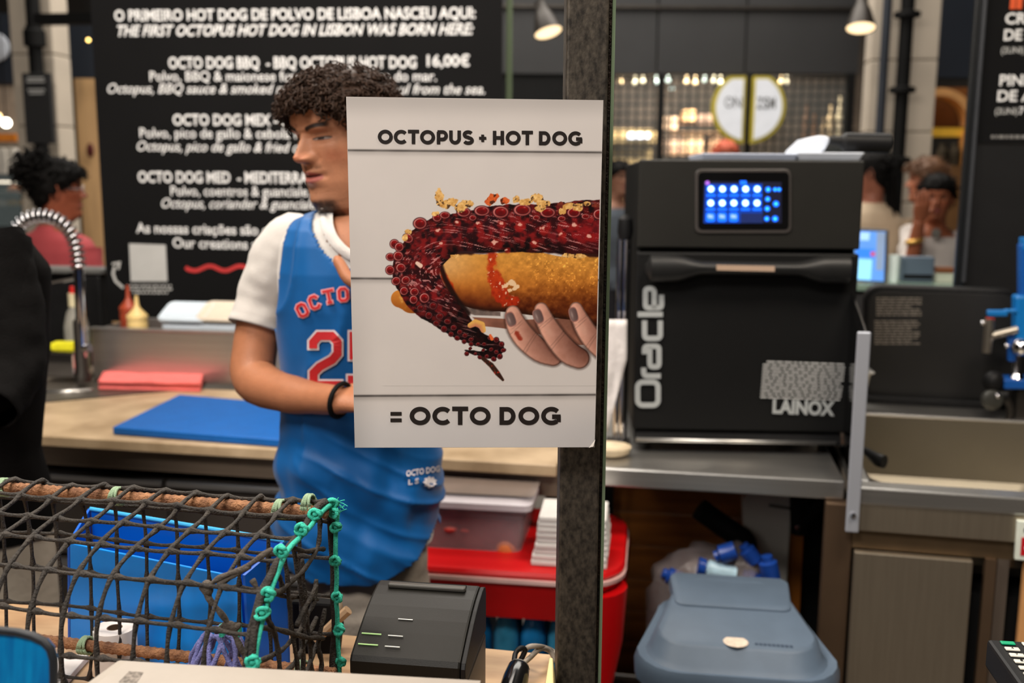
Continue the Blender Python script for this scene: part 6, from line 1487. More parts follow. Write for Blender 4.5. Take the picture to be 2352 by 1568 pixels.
# --- poster lettering: heavy geometric capitals drawn as strokes
PINK = mat('poster_ink_black', C(38, 32, 30), .45, 0, .03, spec=.3)
def glyph(ch, w=.25):
    r = (1 - w) / 2; h = w / 2
    if ch == 'O': return [(arc(.53, .5, .53 - h + .005, .5 - h + .012, 0, 360, 36)[:-1], True)], 1.06
    if ch == 'C': return [(arc(.53, .5, .53 - h, .5 - h + .012, 42, 318, 28), False)], .93
    if ch == 'G': return [(arc(.53, .5, .53 - h, .5 - h + .012, 42, 312, 28) + [], False), ([(.885, .50), (.885, .16)], False), ([(.56, .46), (.99, .46)], False)], 1.0
    if ch == 'D': return [([(h + .05, h), (h + .05, 1 - h), (.40, 1 - h)] + arc(.44, .5, .44 - h + .0, .5 - h, 90, -90, 20) + [(.40, h)], True)], .93
    if ch == 'T': return [([(.0, 1 - .1), (.80, 1 - .1)], False), ([(.40, .0), (.40, 1 - .15)], False)], .80
    if ch == 'P': return [([(h + .05, 0), (h + .05, 1 - .1)], False), ([(.1, 1 - h * .92), (.45, 1 - h * .92)] + arc(.47, .62, .25, .38 - h * .92, 90, -90, 14) + [(.1, .62 - .38 + h * .92)], False)], .82
    if ch == 'U': return [([(h + .04, 1), (h + .04, .45)] + arc(.46, .42, .42 - h, .42 - h, 180, 360, 20) + [(.88 - h, .45), (.88 - h, 1)], False)], .92
    if ch == 'S': return [(arc(.40, .715, .265, .18, 30, 185, 12) + arc(.40, .69, .265, .17, 195, 262, 6)[0:5] + [(.40, .515)] + arc(.40, .29, .285, .19, 82, -10, 8) + arc(.40, .285, .285, .18, -20, -155, 12), False)], .76
    if ch == 'H': return [([(h + .05, 0), (h + .05, 1)], False), ([(.82 - h + .03, 0), (.82 - h + .03, 1)], False), ([(.1, .5), (.80, .5)], False)], .90
    if ch == '+': return [([(.04, .46), (.56, .46)], False), ([(.30, .20), (.30, .72)], False)], .60
    if ch == '=': return [([(.02, .62), (.58, .62)], False), ([(.02, .26), (.58, .26)], False)], .60
    return [], .30
def wordline(nm, body, x0, y0, x1, y1, cap, w=.25):
    tot = 0; gap = .075; adv = []
    for ch in body: g, a = glyph(ch, w); adv.append((g, tot)); tot += a + (gap if ch != ' ' else 0)
    tot -= gap; sx = (x1 - x0) / tot
    for (g, o_), ch in zip(adv, body):
        if not g: continue
        mb = MB()
        for i, (pts, cl) in enumerate(g):
            ww = (w * .84 if ch in '+=' else w) * cap
            ribbon(mb, [((o_ + p[0]) * sx, p[1] * cap) for p in pts], ww, cl, P=lambda x, y, i=i: PP(x0 + x, y0 - y + (y1 - y0) * x / (x1 - x0), .0009 + i * .00008))
        obj('letter', mb, PINK, poster)
wordline('title', 'OCTOPUS + HOT DOG', 868, 330, 1337, 334, 32)
wordline('title', '= OCTO DOG', 896, 975, 1288, 975, 41)
# curled lower right corner and clear tape
obj('curled_corner', MB().add([PP(1352, 1027, .002), PP(1367, 1008, .002), PP(1362, 1022, .006)], [(0, 1, 2)]), mat('poster_paper'), poster)
# ================================================================ people
def lerp_tab(tab, z, k): return float(np.interp(z, [t[0] for t in tab], [t[k] for t in tab]))
HT = [(-11, 4.6, 6.8, 6.6), (-7, 4.3, 6.4, 5.7), (-4, 4.4, 6.3, 5.5), (-2, 5.2, 6.3, 5.5), (-.9, 6.4, 6.3, 5.5), (-.1, 7.8, 6.3, 5.5), (.7, 8.5, 6.4, 5.6), (1.6, 8.8, 6.5, 5.8), (3, 8.6, 6.8, 6.2), (4.5, 8.8, 7.1, 6.5), (6, 8.8, 7.7, 6.8), (8, 8.9, 8.4, 7.05), (10, 8.8, 9.0, 7.25), (12, 8.7, 9.4, 7.4), (13.5, 9.1, 9.6, 7.5), (15, 9.4, 9.8, 7.55), (17, 9.3, 9.8, 7.5), (19, 8.6, 9.2, 7.0), (21, 6.8, 7.6, 5.8), (22.4, 4.4, 5.2, 4.0), (23.2, 2.2, 2.6, 2.1), (23.5, .05, .05, .05)]
def head_grid(nt=300, nz=190, skin=(150, 96, 70), lip=(176, 96, 90), brow=(34, 24, 20), goatee=.8, gaze=-.25, open_=.42, seed=1, mouth=.35):
    vz = np.concatenate([np.linspace(-11, -1, nz // 8, endpoint=False), np.linspace(-1, 19, nz - nz // 8 - nz // 6, endpoint=False), np.linspace(19, 23.5, nz // 6)])
    u = np.linspace(0, 1, nt, endpoint=False); th = 2 * pi * u - .62 * np.sin(2 * pi * u)      # clustered at the face
    Z, T = np.meshgrid(vz, th, indexing='ij')
    it = lambda k: np.interp(Z, [t[0] for t in HT], [t[k] for t in HT])
    # smooth the tables a little
    yf, yb, w = it(1), it(2), it(3)
    e = np.interp(Z, [-2, 1, 8, 14, 19], [1.0, 1.25, 1.0, .86, .9])
    c = np.cos(T); s = np.sin(T)
    X = w * s * (1 - .12 * np.exp(-((Z - 2) / 4) ** 2) * (np.abs(s) ** 6)); Y = np.where(c > 0, yf * np.abs(c) ** e, -yb * np.abs(c) ** .95)
    fr = ss(.0, .35, c)
    g = lambda x0, z0, sx, sz: np.exp(-((X - x0) / sx) ** 2 - ((Z - z0) / sz) ** 2)
    g2 = lambda x0, z0, sx, sz: g(x0, z0, sx, sz) + g(-x0, z0, sx, sz)
    nh = np.interp(Z, [7.4, 7.9, 8.3, 8.8, 9.3, 10, 11, 12, 13, 14], [0, .5, 1.9, 2.55, 2.65, 2.1, 1.45, .85, .35, 0]); nw = np.interp(Z, [8, 9, 10, 12, 14], [1.15, 1.15, .95, .75, .9])
    D = nh * np.exp(-np.abs(X / nw) ** 2.2) + .95 * g2(1.35, 8.75, .62, .6) - .35 * g2(2.2, 8.6, .5, .8)
    D += .62 * g(0, 6.55, 1.9, .42) + .78 * g(0, 5.05, 1.55, .50) - (.25 + .55 * mouth) * np.exp(-(X / 2.0) ** 4) * np.exp(-((Z - 5.78 - .02 * X * X) / (.10 + .22 * mouth)) ** 2) - .25 * g2(2.6, 5.7, .5, .5) - .30 * g(0, 3.7, 1.8, .45) + .35 * g(0, 1.9, 1.7, 1.1) - .15 * g(0, 7.3, .35, .5)
    D += -1.05 * g2(3.1, 12.0, 1.55, .95) + .62 * g2(3.15, 11.75, 1.15, .62) + .42 * g2(2.9, 13.5, 2.0, .55) - .25 * g(0, 12.9, .8, .6) + .35 * g2(5.0, 9.8, 1.5, 1.3) - .35 * g2(5.2, 6.2, 1.6, 1.8) + .12 * g2(3.1, 12.35, 1.3, .16) - .22 * g2(3.1, 12.62, 1.4, .14) - .10 * g2(3.2, 10.9, 1.4, .25)
    Y = Y + D * fr
    V = np.stack([X, Y, Z - 11.75], -1) * .01
    # colours of skin, lips, brows, eyes
    sk = np.array(skin) / 255.; col = np.ones(X.shape + (3,)) * sk
    n = fbm(T * 30 + 50, Z * 3 + 50, 7, seed); col = col * (.94 + .12 * n[..., None])
    def ov(c_, a): 
        nonlocal col; a = np.clip(a, 0, 1)[..., None]; col = col * (1 - a) + np.array(c_) / 255. * a
    ov((sk * 255 * np.array([1.08, .86, .82])).tolist(), fr * (g2(4.6, 8.8, 1.6, 1.3) * .35 + g(0, 9.0, 1.2, .8) * .4))
    lipm = np.clip(ss(2.5, 2.2, np.abs(X)) * ss(.02, .12, np.where(Z > 5.78, (6.62 + .16 * np.exp(-(np.abs(X) - .55) ** 2 / .15) - .11 * X * X) - Z, Z - (4.62 + .10 * X * X))), 0, 1) * fr * (Y > .03 * 0 + 5)
    ov(lip, lipm); ov((60, 24, 24), fr * np.exp(-((Z - 5.78 - .02 * X * X) / (.08 + .15 * mouth)) ** 2) * ss(2.4, 1.9, np.abs(X)) * .85)
    bz = 13.75 + .18 * (np.abs(X) - 1.5) - .085 * (np.abs(X) - 3) ** 2
    ov(brow, fr * ss(.54, .26, np.abs(Z - bz)) * ss(1.0, 1.5, np.abs(X)) * ss(5.2, 4.4, np.abs(X)) * .92)
    dx = np.abs(X) - 3.15; up_ = 11.72 + open_ * .6 * (1 - (dx / 1.45) ** 2); lo = 11.62 - open_ * .55 * (1 - (dx / 1.45) ** 2); eye = fr * (np.abs(dx) < 1.45) * ss(-.02, .08, up_ - Z) * ss(-.02, .08, Z - lo)
    ov((150, 136, 128), eye); gx = X - np.sign(X) * 3.15 - gaze; ov((28, 16, 12), eye * ss(.62, .5, np.hypot(gx, (Z - 11.62)))); 
    ov((22, 14, 12), fr * (np.abs(dx) < 1.6) * np.exp(-((Z - up_ - .06) / .11) ** 2)); ov((70, 40, 32), fr * (np.abs(dx) < 1.4) * np.exp(-((Z - lo + .03) / .07) ** 2) * .6)
    ov((40, 20, 16), fr * g2(.75, 8.05, .35, .2) * .9)
    st_ = fbm(T * 60, Z * 8, 3, seed + 5, 2)
    ov((30, 22, 18), goatee * np.clip(ss(2.3, 1.0, Z) * ss(-3.5, -.8, Z) * ss(3.6, 2.4, np.abs(X)) * (Y > 4.5) * (.6 + .7 * st_), 0, 1)); ov((40, 28, 22), goatee * .35 * fr * np.exp(-((Z - 7.25) / .4) ** 2) * ss(3.0, 2.2, np.abs(X)) * ss(.2, .8, np.abs(X)) * (.5 + st_)); ov((40, 28, 22), goatee * .18 * ss(5, 2, Z) * ss(-4, -1, Z) * (Y > -1))
    nzr = len(vz); idx = np.arange(nzr * nt).reshape(nzr, nt); q = np.stack([idx[:-1], np.roll(idx[:-1], -1, 1), np.roll(idx[1:], -1, 1), idx[1:]], -1).reshape(-1, 4)
    return V, q, col, X, Y, Z, T
def scalp_mask(X, Y, Z, T, front=17.0, side=12.5, back=3.5):
    a = np.abs(((T + pi) % (2 * pi)) - pi); zl = np.interp(a, [0, .55, .95, 1.35, 1.75, 2.1, pi], [front, front - .4, front - 2.2, side + 1.0, side - 1, back + 4, back]); return Z > zl
def make_hair(V, mask, frame, kind, n, ln, m_, parent, seed=3, thick=.010, name='hair', top_boost=1.0, extra=None):
    C0, R0 = frame; r = random.Random(seed); rr = np.random.default_rng(seed); mb = MB()
    # dense under-layer
    nr, nt = mask.shape; ctr = np.array([0, -.004, .01]); P = V - ctr; L = np.linalg.norm(P, axis=-1, keepdims=True); Nn = P / np.maximum(L, 1e-6)
    step = 3; ii = list(range(0, nr, step)) + [nr - 1]; jj = list(range(0, nt, step)); vid = {}
    def gv(i, j):
        if (i, j) in vid: return vid[(i, j)]
        p = V[i, j] + Nn[i, j] * (thick * (1 if mask[i, j] else 0) * (.75 + .9 * noise.noise(Vector((V[i, j] * 60).tolist()))) + .001); vid[(i, j)] = len(mb.v); mb.v.append(tuple(C0 + R0 @ Vector(p.tolist()))); return vid[(i, j)]
    for a, i in enumerate(ii[:-1]):
        for b, j in enumerate(jj):
            i2 = ii[a + 1]; j2 = jj[(b + 1) % len(jj)]
            if mask[i, j] or (mask[i2, j] and mask[i2, j2]): mb.f.append((gv(i, j), gv(i, j2), gv(i2, j2), gv(i2, j))); mb.m.append(0)
    ids = np.argwhere(mask[:, :]); 
    # area-fair sampling
    wgt = np.array([max(.02, math.hypot(*V[i, j, :2])) * (1 if i < nr * .86 else .6) for i, j in ids[::7]]); sub = ids[::7]; pick = rr.choice(len(sub), size=n, p=wgt / wgt.sum())
    for k in pick:
        i, j = sub[k]; p = V[i, j] + rr.normal(0, .003, 3); nn = Nn[i, j]; nv = Vector(nn.tolist())
        l = ln * r.uniform(.6, 1.15) * (top_boost if p[1] > .035 else 1)
        if kind == 'curl':
            axd = (nv + Vector((r.gauss(0, .45), r.gauss(0, .45) + (.25 if p[1] > .03 else 0), r.gauss(0, .45) - .15))).normalized(); b0 = Vector(p.tolist()) + nv * thick * .4
            u = axd.orthogonal().normalized(); v = axd.cross(u); ph = r.uniform(0, 6.28); tr = r.uniform(1.2, 2.2); hr = r.uniform(.0030, .0058); pts = []
            for q in range(13):
                t = q / 12; pts.append(b0 + axd * l * (t - .25 * t * t) + (u * cos(ph + tr * 2 * pi * t) + v * sin(ph + tr * 2 * pi * t)) * hr * min(1, .4 + t * 1.5) + Vector((0, 0, -.004 * t * t)))
            mb.tube([C0 + R0 @ q for q in pts], [.0014] * 12 + [.0007], 4, True)
        else:
            b0 = Vector(p.tolist()) + nv * thick * .8; d = (nv * .3 + Vector((r.gauss(0, .15), -.5, -.8 if kind == 'long' else -.3))).normalized()
            mb.tube([C0 + R0 @ (b0 + d * l * t + nv * .006 * sin(t * 3) + Vector((r.gauss(0, .002),) * 3)) for t in (0, .33, .66, 1)], [.003, .0028, .0022, .001], 4)
    if extra: extra(mb, C0, R0)
    return obj(name, mb, m_, parent, smooth=True, kind='stuff')

def colored(name, parts, m_, parent, base):
    """one continuous mesh from (verts, faces, colours) blocks"""
    vs, fs, cs_ = [], [], []
    for v, f, c in parts:
        o = len(vs); vs.extend([tuple(p) for p in v]); fs.extend([tuple(int(i) + o for i in q) for q in f]); cs_.extend(c if c is not None else [base] * len(v))
    A = np.array(vs, float); org = Vector((A[:, 0].mean(), A[:, 1].mean(), A[:, 2].min())); me = bpy.data.meshes.new(name); me.from_pydata((A - np.array(org)).tolist(), [], fs)
    cc = lins(np.array(cs_, float)); at = me.color_attributes.new('skin', 'FLOAT_COLOR', 'POINT'); at.data.foreach_set('color', np.concatenate([cc, np.ones((len(cc), 1))], 1).astype(np.float32).ravel())
    me.polygons.foreach_set('use_smooth', [True] * len(me.polygons)); me.materials.append(m_); me.update()
    o = bpy.data.objects.new(name, me); COL.objects.link(o); o.parent = parent; o.location = org - world_loc(parent); return o
SKIN = mat('skin', (1, 1, 1, 1), .48, 0, .05, 60, .12, 300, attr='skin', col2=(.9, .9, .9, 1), spec=.35)
SKIN.node_tree.nodes['Principled BSDF'].inputs['Subsurface Weight'].default_value = .08
SKIN.node_tree.nodes['Principled BSDF'].inputs['Subsurface Radius'].default_value = (.01, .004, .002)
def limb(mb, P, r, n=14, k=5):
    Q = smooth_pts(P, k); rr = []; 
    for i in range(len(P) - 1):
        for j in range(k): t = j / k; t = t * t * (3 - 2 * t); rr.append(r[i] * (1 - t) + r[i + 1] * t)
    rr.append(r[-1]); mb.tube(Q, rr, n)
def hand(mb, wrist, d, nrm, curl=.5, s=1., side=1, spread=.08):
    """palm and five bent fingers; d points to the fingers, nrm out of the back of the hand, side=+1 puts the thumb at d x nrm"""
    d = Vector(d).normalized(); nrm = Vector(nrm); nrm = (nrm - d * nrm.dot(d)).normalized(); lat = d.cross(nrm) * side; R = []
    for t, hw, ht in ((-.012, .026, .020), (.0, .027, .019), (.025, .036, .017), (.055, .042, .015), (.080, .041, .013), (.09, .034, .010)):
        c = Vector(wrist) + d * t * s; R.append([c + (lat * cos(a) * hw + nrm * sin(a) * ht) * s for a in np.linspace(0, 2 * pi, 16, endpoint=False)])
    mb.rings(R)
    for i, (off, ln_, rd) in enumerate(((.029, .072, .0088), (.010, .080, .0092), (-.010, .075, .0088), (-.028, .060, .0078))):
        p = Vector(wrist) + (d * (.082 - .006 * abs(i - 1.2)) + lat * off) * s; a = 0; pts = [p - d * .02 * s, p]; dirv = (d + lat * off * 3 * spread * 10 * .1).normalized()
        for k, f in enumerate((.45, .31, .24)):
            a += curl * (.55, .75, .5)[k]; q = dirv * cos(a) - nrm * sin(a); pts.append(pts[-1] + q * ln_ * f * s)
        Q = smooth_pts(pts, 4); n_ = len(Q); mb.tube(Q, [rd * s * (1.05 - .28 * j / n_) * (1 if j < n_ - 2 else (.8 if j == n_ - 2 else .35)) for j in range(n_)], 10)
    b = Vector(wrist) + (d * .022 + lat * .028) * s; t1 = (lat * .75 + d * .6 - nrm * .35).normalized(); t2 = (lat * .25 + d * .9 - nrm * .45).normalized()
    Q = smooth_pts([b - t1 * .01 * s, b + t1 * .018 * s, b + t1 * .046 * s, b + t1 * .046 * s + t2 * .028 * s, b + t1 * .046 * s + t2 * .050 * s], 3); n_ = len(Q)
    mb.tube(Q, [s * (.0135 - .004 * j / n_) * (1 if j < n_ - 2 else (.8 if j == n_ - 2 else .35)) for j in range(n_)], 10)
def ear(mb, C0, R0, sx):
    T_ = lambda x, y, z: C0 + R0 @ Vector((sx * x, y, z))
    pts = [T_(.074 + .010 * abs(sin(t / 2)), -.004 - .016 * sin(t) * 1.0 - .006, -.008 + .030 * cos(t) * -1) for t in np.linspace(.4, 2 * pi - .5, 20)]
    mb.tube(pts, .0042, 8); mb.ball(T_(.075, -.006, -.008), (.008, .012, .024), 12, 8, R0)
    mb.ball(T_(.077, .000, -.034), (.005, .007, .008), 10, 6, R0)
def head_frame(center, f, pitch=0, roll=0, s=1.):
    f = Vector(f); f.z = 0; f.normalize(); l = UP.cross(f); R0 = Matrix((l, f, UP)).transposed()
    # local: X = subject's left, Y = forward
    R0 = R0 @ Matrix.Rotation(pitch, 3, 'X') @ Matrix.Rotation(roll, 3, 'Y'); return Vector(center), R0 * s
def ring_pts(c, lx, ly, a, b, n=48, p=2.3, z=None):
    out = []
    for k in range(n):
        t = 2 * pi * k / n; ct, st = cos(t), sin(t); q = c + lx * (a * math.copysign(abs(ct) ** (2 / p), ct)) + ly * (b * math.copysign(abs(st) ** (2 / p), st)); out.append(q)
    return out
def cloth_wrinkle(p, amp, f=14, ax=(1, 1, .55)):
    q = Vector((p.x * f * ax[0], p.y * f * ax[1], p.z * f * ax[2])); return (noise.noise(q) + .5 * noise.noise(q * 2.1)) * amp
def loft_cloth(tab, n, rows, wr=.003, f=14, fold=None):
    """tab rows: (z, cx, cy, a, b) with shared axes; returns grid of points"""
    LX, LY = tab['lx'], tab['ly']; T_ = tab['t']; zs = np.linspace(T_[0][0], T_[-1][0], rows); out = []
    zz = [t[0] for t in T_]; sg = 1 if zz[-1] > zz[0] else -1
    for z in zs:
        g = [float(np.interp(z * sg, [q * sg for q in zz], [t[k] for t in T_])) for k in (1, 2, 3, 4)]
        c = Vector((g[0], g[1], z)); row = []
        for p in ring_pts(c, LX, LY, g[2], g[3], n):
            d = (p - c); d.z = 0; d = d.normalized(); w_ = cloth_wrinkle(p, wr, f); 
            if fold: w_ += fold(p, d, z)
            row.append(p + d * w_)
        out.append(row)
    return out
def grid_mesh(G_, keep=None, closed=True):
    mb = MB(); nr, n = len(G_), len(G_[0]); mb.v = [tuple(p) for r in G_ for p in r]
    for i in range(nr - 1):
        for j in range(n):
            a, b, c, d = (i, j), (i, (j + 1) % n), (i + 1, (j + 1) % n), (i + 1, j)
            if keep and not keep((G_[a[0]][a[1]] + G_[c[0]][c[1]]) / 2): continue
            mb.f.append((a[0] * n + a[1], b[0] * n + b[1], c[0] * n + c[1], d[0] * n + d[1])); mb.m.append(0)
    return mb

# ---------------------------------------------------------------- the man at the counter
SKM = (172 / 255., 114 / 255., 82 / 255.)
LX, LY = RIGHT.copy(), -HEAD
man = thing('person', 'man in a blue basketball jersey over a white t-shirt, head turned aside', 'person', (H(840, 900, 1.88).x, H(840, 900, 1.88).y, 0))
hc, hR = head_frame(H(795, 307, 1.865), (-HEAD * cos(radians(42)) - RIGHT * sin(radians(42))), pitch=radians(-9), roll=radians(-2), s=1.08)
V, q, colr, HX, HY, HZ, HTt = head_grid(skin=(188, 130, 98), lip=(178, 104, 94), mouth=.45, open_=.26, gaze=-.15)
V[..., 2] = np.where(V[..., 2] > .012, .012 + (V[..., 2] - .012) * .86, V[..., 2])
hv = [hc + hR @ Vector(v.tolist()) for v in V.reshape(-1, 3)]
mbs = MB(); ear(mbs, hc, hR, 1); ear(mbs, hc, hR, -1)
def A_(px, py, D): return H(px, py, D)
armR = [A_(662, 560, 1.90), A_(612, 690, 1.90), A_(586, 800, 1.88), A_(588, 872, 1.85), A_(660, 903, 1.78), A_(735, 915, 1.73), A_(785, 919, 1.69)]
limb(mbs, armR, [.050, .046, .042, .043, .0355, .028, .0245], 18)
hand(mbs, armR[-1], A_(905, 905, 1.69) - armR[-1], UP * .8 + LY * .3, .5, 1.0, -1)
armL = [A_(985, 560, 1.90), A_(1008, 690, 1.90), A_(1010, 790, 1.87), A_(980, 830, 1.82), A_(930, 770, 1.74), A_(905, 720, 1.70), A_(892, 690, 1.69)]
limb(mbs, armL, [.050, .046, .042, .040, .035, .028, .0245], 18)
hand(mbs, armL[-1], A_(872, 562, 1.70) - armL[-1], LY * .9 + LX * .4, .55, .95, -1)
# hidden trunk, neck root and legs keep the figure one body
zt = lambda py: H(825, py, 1.88).z
cw = lambda px, py: H(px, py, 1.88)
mpp = 1.88 / 2287 * 1.0
def row(py, cpx, hpx, b, dy=0): c = cw(cpx, py); c = c + LY * dy; return (c.z, c.x, c.y, hpx * mpp * (1.0 / cos(0)), b)
TT = {'lx': LX, 'ly': LY, 't': [row(452, 842, 66, .058), row(474, 840, 76, .062), row(488, 836, 104, .074), row(503, 832, 140, .088), row(525, 829, 166, .100), row(560, 827, 182, .110), row(620, 825, 186, .118), row(700, 822, 178, .120), row(850, 822, 170, .112), row(980, 822, 168, .108), row(1150, 826, 178, .110), row(1230, 832, 172, .11)]}
trunk = loft_cloth({'lx': LX, 'ly': LY, 't': [(t[0], t[1], t[2], t[3] - .014, t[4] - .014) for t in TT['t']]}, 32, 24, 0)
mbs.rings(trunk)
shz = zt(1230)
for s in (-1, 1):
    hip = cw(836 + s * 66, 1240); kn = Vector((hip.x + s * .01, hip.y + .02, .48)); an = Vector((hip.x + s * .015, hip.y + .05, .09))
    limb(mbs, [hip + UP * .05, (hip + kn) / 2, kn, (kn + an) / 2 + UP * .06, an, an - UP * .06], [.062, .060, .050, .050, .036, .034], 16)
colored('body', [(hv, q, colr.reshape(-1, 3).tolist()), (mbs.v, mbs.f, None)], SKIN, man, SKM)
HAIRM = mat('hair_dark_brown', C(46, 30, 20), .6, 0, .4, 90, spec=.2)
msk = scalp_mask(HX, HY, HZ, HTt, front=17.6, side=11.6, back=2.5)
make_hair(V, msk, (hc, hR), 'curl', 2400, .021, HAIRM, man, seed=5, thick=.006, top_boost=1.5)
# t-shirt
NK = [(452, 80), (480, 76), (513, 68), (540, 58), (562, 44), (578, 24), (586, 0)]
def nlim(z, tab): 
    py = np.interp(-z, [-zt(p[0]) for p in tab], [p[1] for p in tab]); return py * mpp
def keep_neck(tab, arm=None):
    def f(p):
        dxm = (p - Vector((cw(832, 540).x, cw(832, 540).y, 0))); dxm.z = 0; x = dxm.dot(LX); y = dxm.dot(LY)
        if y > 0 and p.z > zt(tab[-1][0]) and abs(x) < nlim(p.z, tab): return False
        if y <= 0 and p.z > zt(474) and abs(x) < 78 * mpp: return False
        if arm and p.z > zt(arm[-1][0]):
            l = np.interp(-p.z, [-zt(a[0]) for a in arm], [a[1] for a in arm]) * mpp
            if abs(x) > l: return False
        return True
    return f
TEE = mat('white_cotton', C(196, 191, 186), .9, 0, .03, 40, .12, 400, sheen=.2)
tee = loft_cloth(TT, 120, 110, .0025, 16)
obj('t_shirt', grid_mesh(tee, keep_neck(NK)), TEE, man, smooth=True)
def sleeve(P, r, nm='sleeve'):
    Q = smooth_pts(P, 10); rr = np.interp(np.linspace(0, 1, len(Q)), np.linspace(0, 1, len(r)), r); m = MB(); m.tube(Q, list(rr), 40, caps=False)
    vs = []
    for i, v in enumerate(m.v):
        k = i // 40; c = Q[k]; v = Vector(v); d = (v - c).normalized(); vs.append(tuple(v + d * (cloth_wrinkle(v, .0045, 20, (1, 1, 1.2)) + (.002 if k >= len(Q) - 3 else 0))))
    m.v = vs; b = len(m.v) - 40; c = Q[-1]; m.v += [tuple(c + (Vector(m.v[b + j]) - c) * .93 - (Q[-1] - Q[-2]).normalized() * .006) for j in range(40)]
    m.f += [(b + j, b + (j + 1) % 40, b + 40 + (j + 1) % 40, b + 40 + j) for j in range(40)]; m.m += [0] * 40; return m
obj('sleeve', sleeve([A_(742, 590, 1.89), A_(680, 562, 1.90), A_(636, 618, 1.90), A_(606, 690, 1.90), A_(587, 752, 1.885)], [.036, .060, .058, .052, .0485]), TEE, man, smooth=True)
obj('sleeve', sleeve([A_(900, 590, 1.89), A_(966, 562, 1.90), A_(1006, 618, 1.90), A_(1012, 690, 1.90), A_(1014, 752, 1.885)], [.036, .060, .058, .052, .0485]), TEE, man, smooth=True)
# jersey
JB = mat('jersey_blue', C(2, 84, 148), .5, 0, .05, 30, .08, 900, sheen=.1, spec=.3)
JT = {'lx': LX, 'ly': LY, 't': [(t[0], t[1], t[2], t[3] + .006, t[4] + .010) for t in TT['t'][1:9]] + [row(980, 824, 180, .128), row(1080, 826, 196, .136), row(1160, 826, 204, .140), row(1230, 826, 206, .142), row(1290, 828, 204, .140)]}
def jfold(p, d, z):
    x = (p - cw(825, 1000)).dot(LX); f = 0
    lo = max(0, min(1, (zt(930) - z) / .12))
    # drape folds sweeping from the left hip to the right of the hem, plus horizontal sag
    f += .010 * lo * sin(18 * (z - zt(1100)) * 2.2 + 9 * x + 3 * noise.noise(Vector((x * 8, z * 6, 2)))) * (.6 + .6 * noise.noise(Vector((x * 5, z * 9, 7))))
    f += .012 * lo * noise.noise(Vector((x * 26, z * 12, 1.5)))
    q_ = x * .55 + (z - zt(1100)); rd = 1 - abs(noise.noise(Vector((x * 3.2, q_ * 17, 5.5)))) * 2.2; f += .012 * lo * max(0, rd) ** 3 * max(0, min(1, .6 + 1.6 * noise.noise(Vector((x * 6, z * 5, 3.1))))) - .003 * lo
    rd = 1 - abs(noise.noise(Vector((x * 14 + 2, z * 3.5, 8.5)))) * 2.2; f += .007 * (1 - .6 * lo) * max(0, rd) ** 3
    f += .006 * (1 - lo) * noise.noise(Vector((x * 22, z * 5, 4)))
    return f
jer = loft_cloth(JT, 200, 200, .0012, 12, jfold)
HEM = [(-205, 1215), (-150, 1255), (-80, 1278), (0, 1284), (60, 1280), (110, 1262), (160, 1225), (195, 1175), (206, 1140)]
def keep_j(p):
    if not keep_neck([(452, 104), (485, 99), (513, 93), (540, 82), (560, 70), (580, 52), (594, 34), (603, 0)], [(452, 150), (488, 147), (520, 154), (560, 162), (620, 170), (690, 176), (752, 184), (760, 400)])(p): return False
    dxm = p - Vector((cw(826, 1200).x, cw(826, 1200).y, 0)); x = dxm.dot(LX) / mpp; y = dxm.dot(LY)
    hz = zt(np.interp(x, [h[0] for h in HEM], [h[1] for h in HEM])); return p.z > (hz if y > 0 else max(hz - .02, zt(1290)))
jm = grid_mesh(jer, keep_j)
bvh = BVHTree.FromPolygons([Vector(v) for v in jm.v], jm.f)
jo = obj('jersey', jm, JB, man, smooth=True)
jo.modifiers.new('cloth', 'SOLIDIFY').thickness = .002
def JP(px, py, off=.004):
    d = ray(px, py).normalized(); h = bvh.ray_cast(EYE, d)
    if h[0] is None: h = (H(px, py, 1.76),)
    return h[0] - d * off
tb_ = BVHTree.FromPolygons([Vector(v) for v in (jm.v + [tuple(p) for r_ in tee for p in r_])], jm.f + [tuple(i + len(jm.v) for i in f) for f in grid_mesh(tee).f])
def CP(px, py, off=.003):
    d = ray(px, py).normalized(); h = tb_.ray_cast(EYE, d); return (h[0] if h[0] is not None else H(px, py, 1.78)) - d * off
# knitted white collar band
cl = [(737, 478), (736, 505), (742, 530), (753, 554), (768, 572), (786, 587), (806, 599), (830, 604), (854, 599), (874, 587), (892, 572), (907, 554), (918, 530), (924, 505), (923, 478)]
cli = [(766, 476), (764, 500), (767, 521), (775, 540), (788, 557), (800, 568), (815, 577), (830, 580), (845, 577), (860, 568), (872, 557), (885, 540), (893, 521), (896, 500), (894, 476)]
mb = MB(); G_ = []
for a, b in zip(smooth_pts([(x, y, 0) for x, y in cl], 4), smooth_pts([(x, y, 0) for x, y in cli], 4)):
    G_.append([CP(a.x + (b.x - a.x) * t, a.y + (b.y - a.y) * t, .004 + .003 * sin(pi * t)) for t in (0, .15, .4, .6, .85, 1)])
for i in range(len(G_) - 1):
    o_ = len(mb.v); 
mb.v = [tuple(p) for r_ in G_ for p in r_]; mb.f = [(i * 6 + j, i * 6 + j + 1, (i + 1) * 6 + j + 1, (i + 1) * 6 + j) for i in range(len(G_) - 1) for j in range(5)]; mb.m = [0] * len(mb.f)
obj('collar', mb, mat('collar_rib', C(204, 200, 197), .9, 0, .04, 80, .2, 500), man, smooth=True)
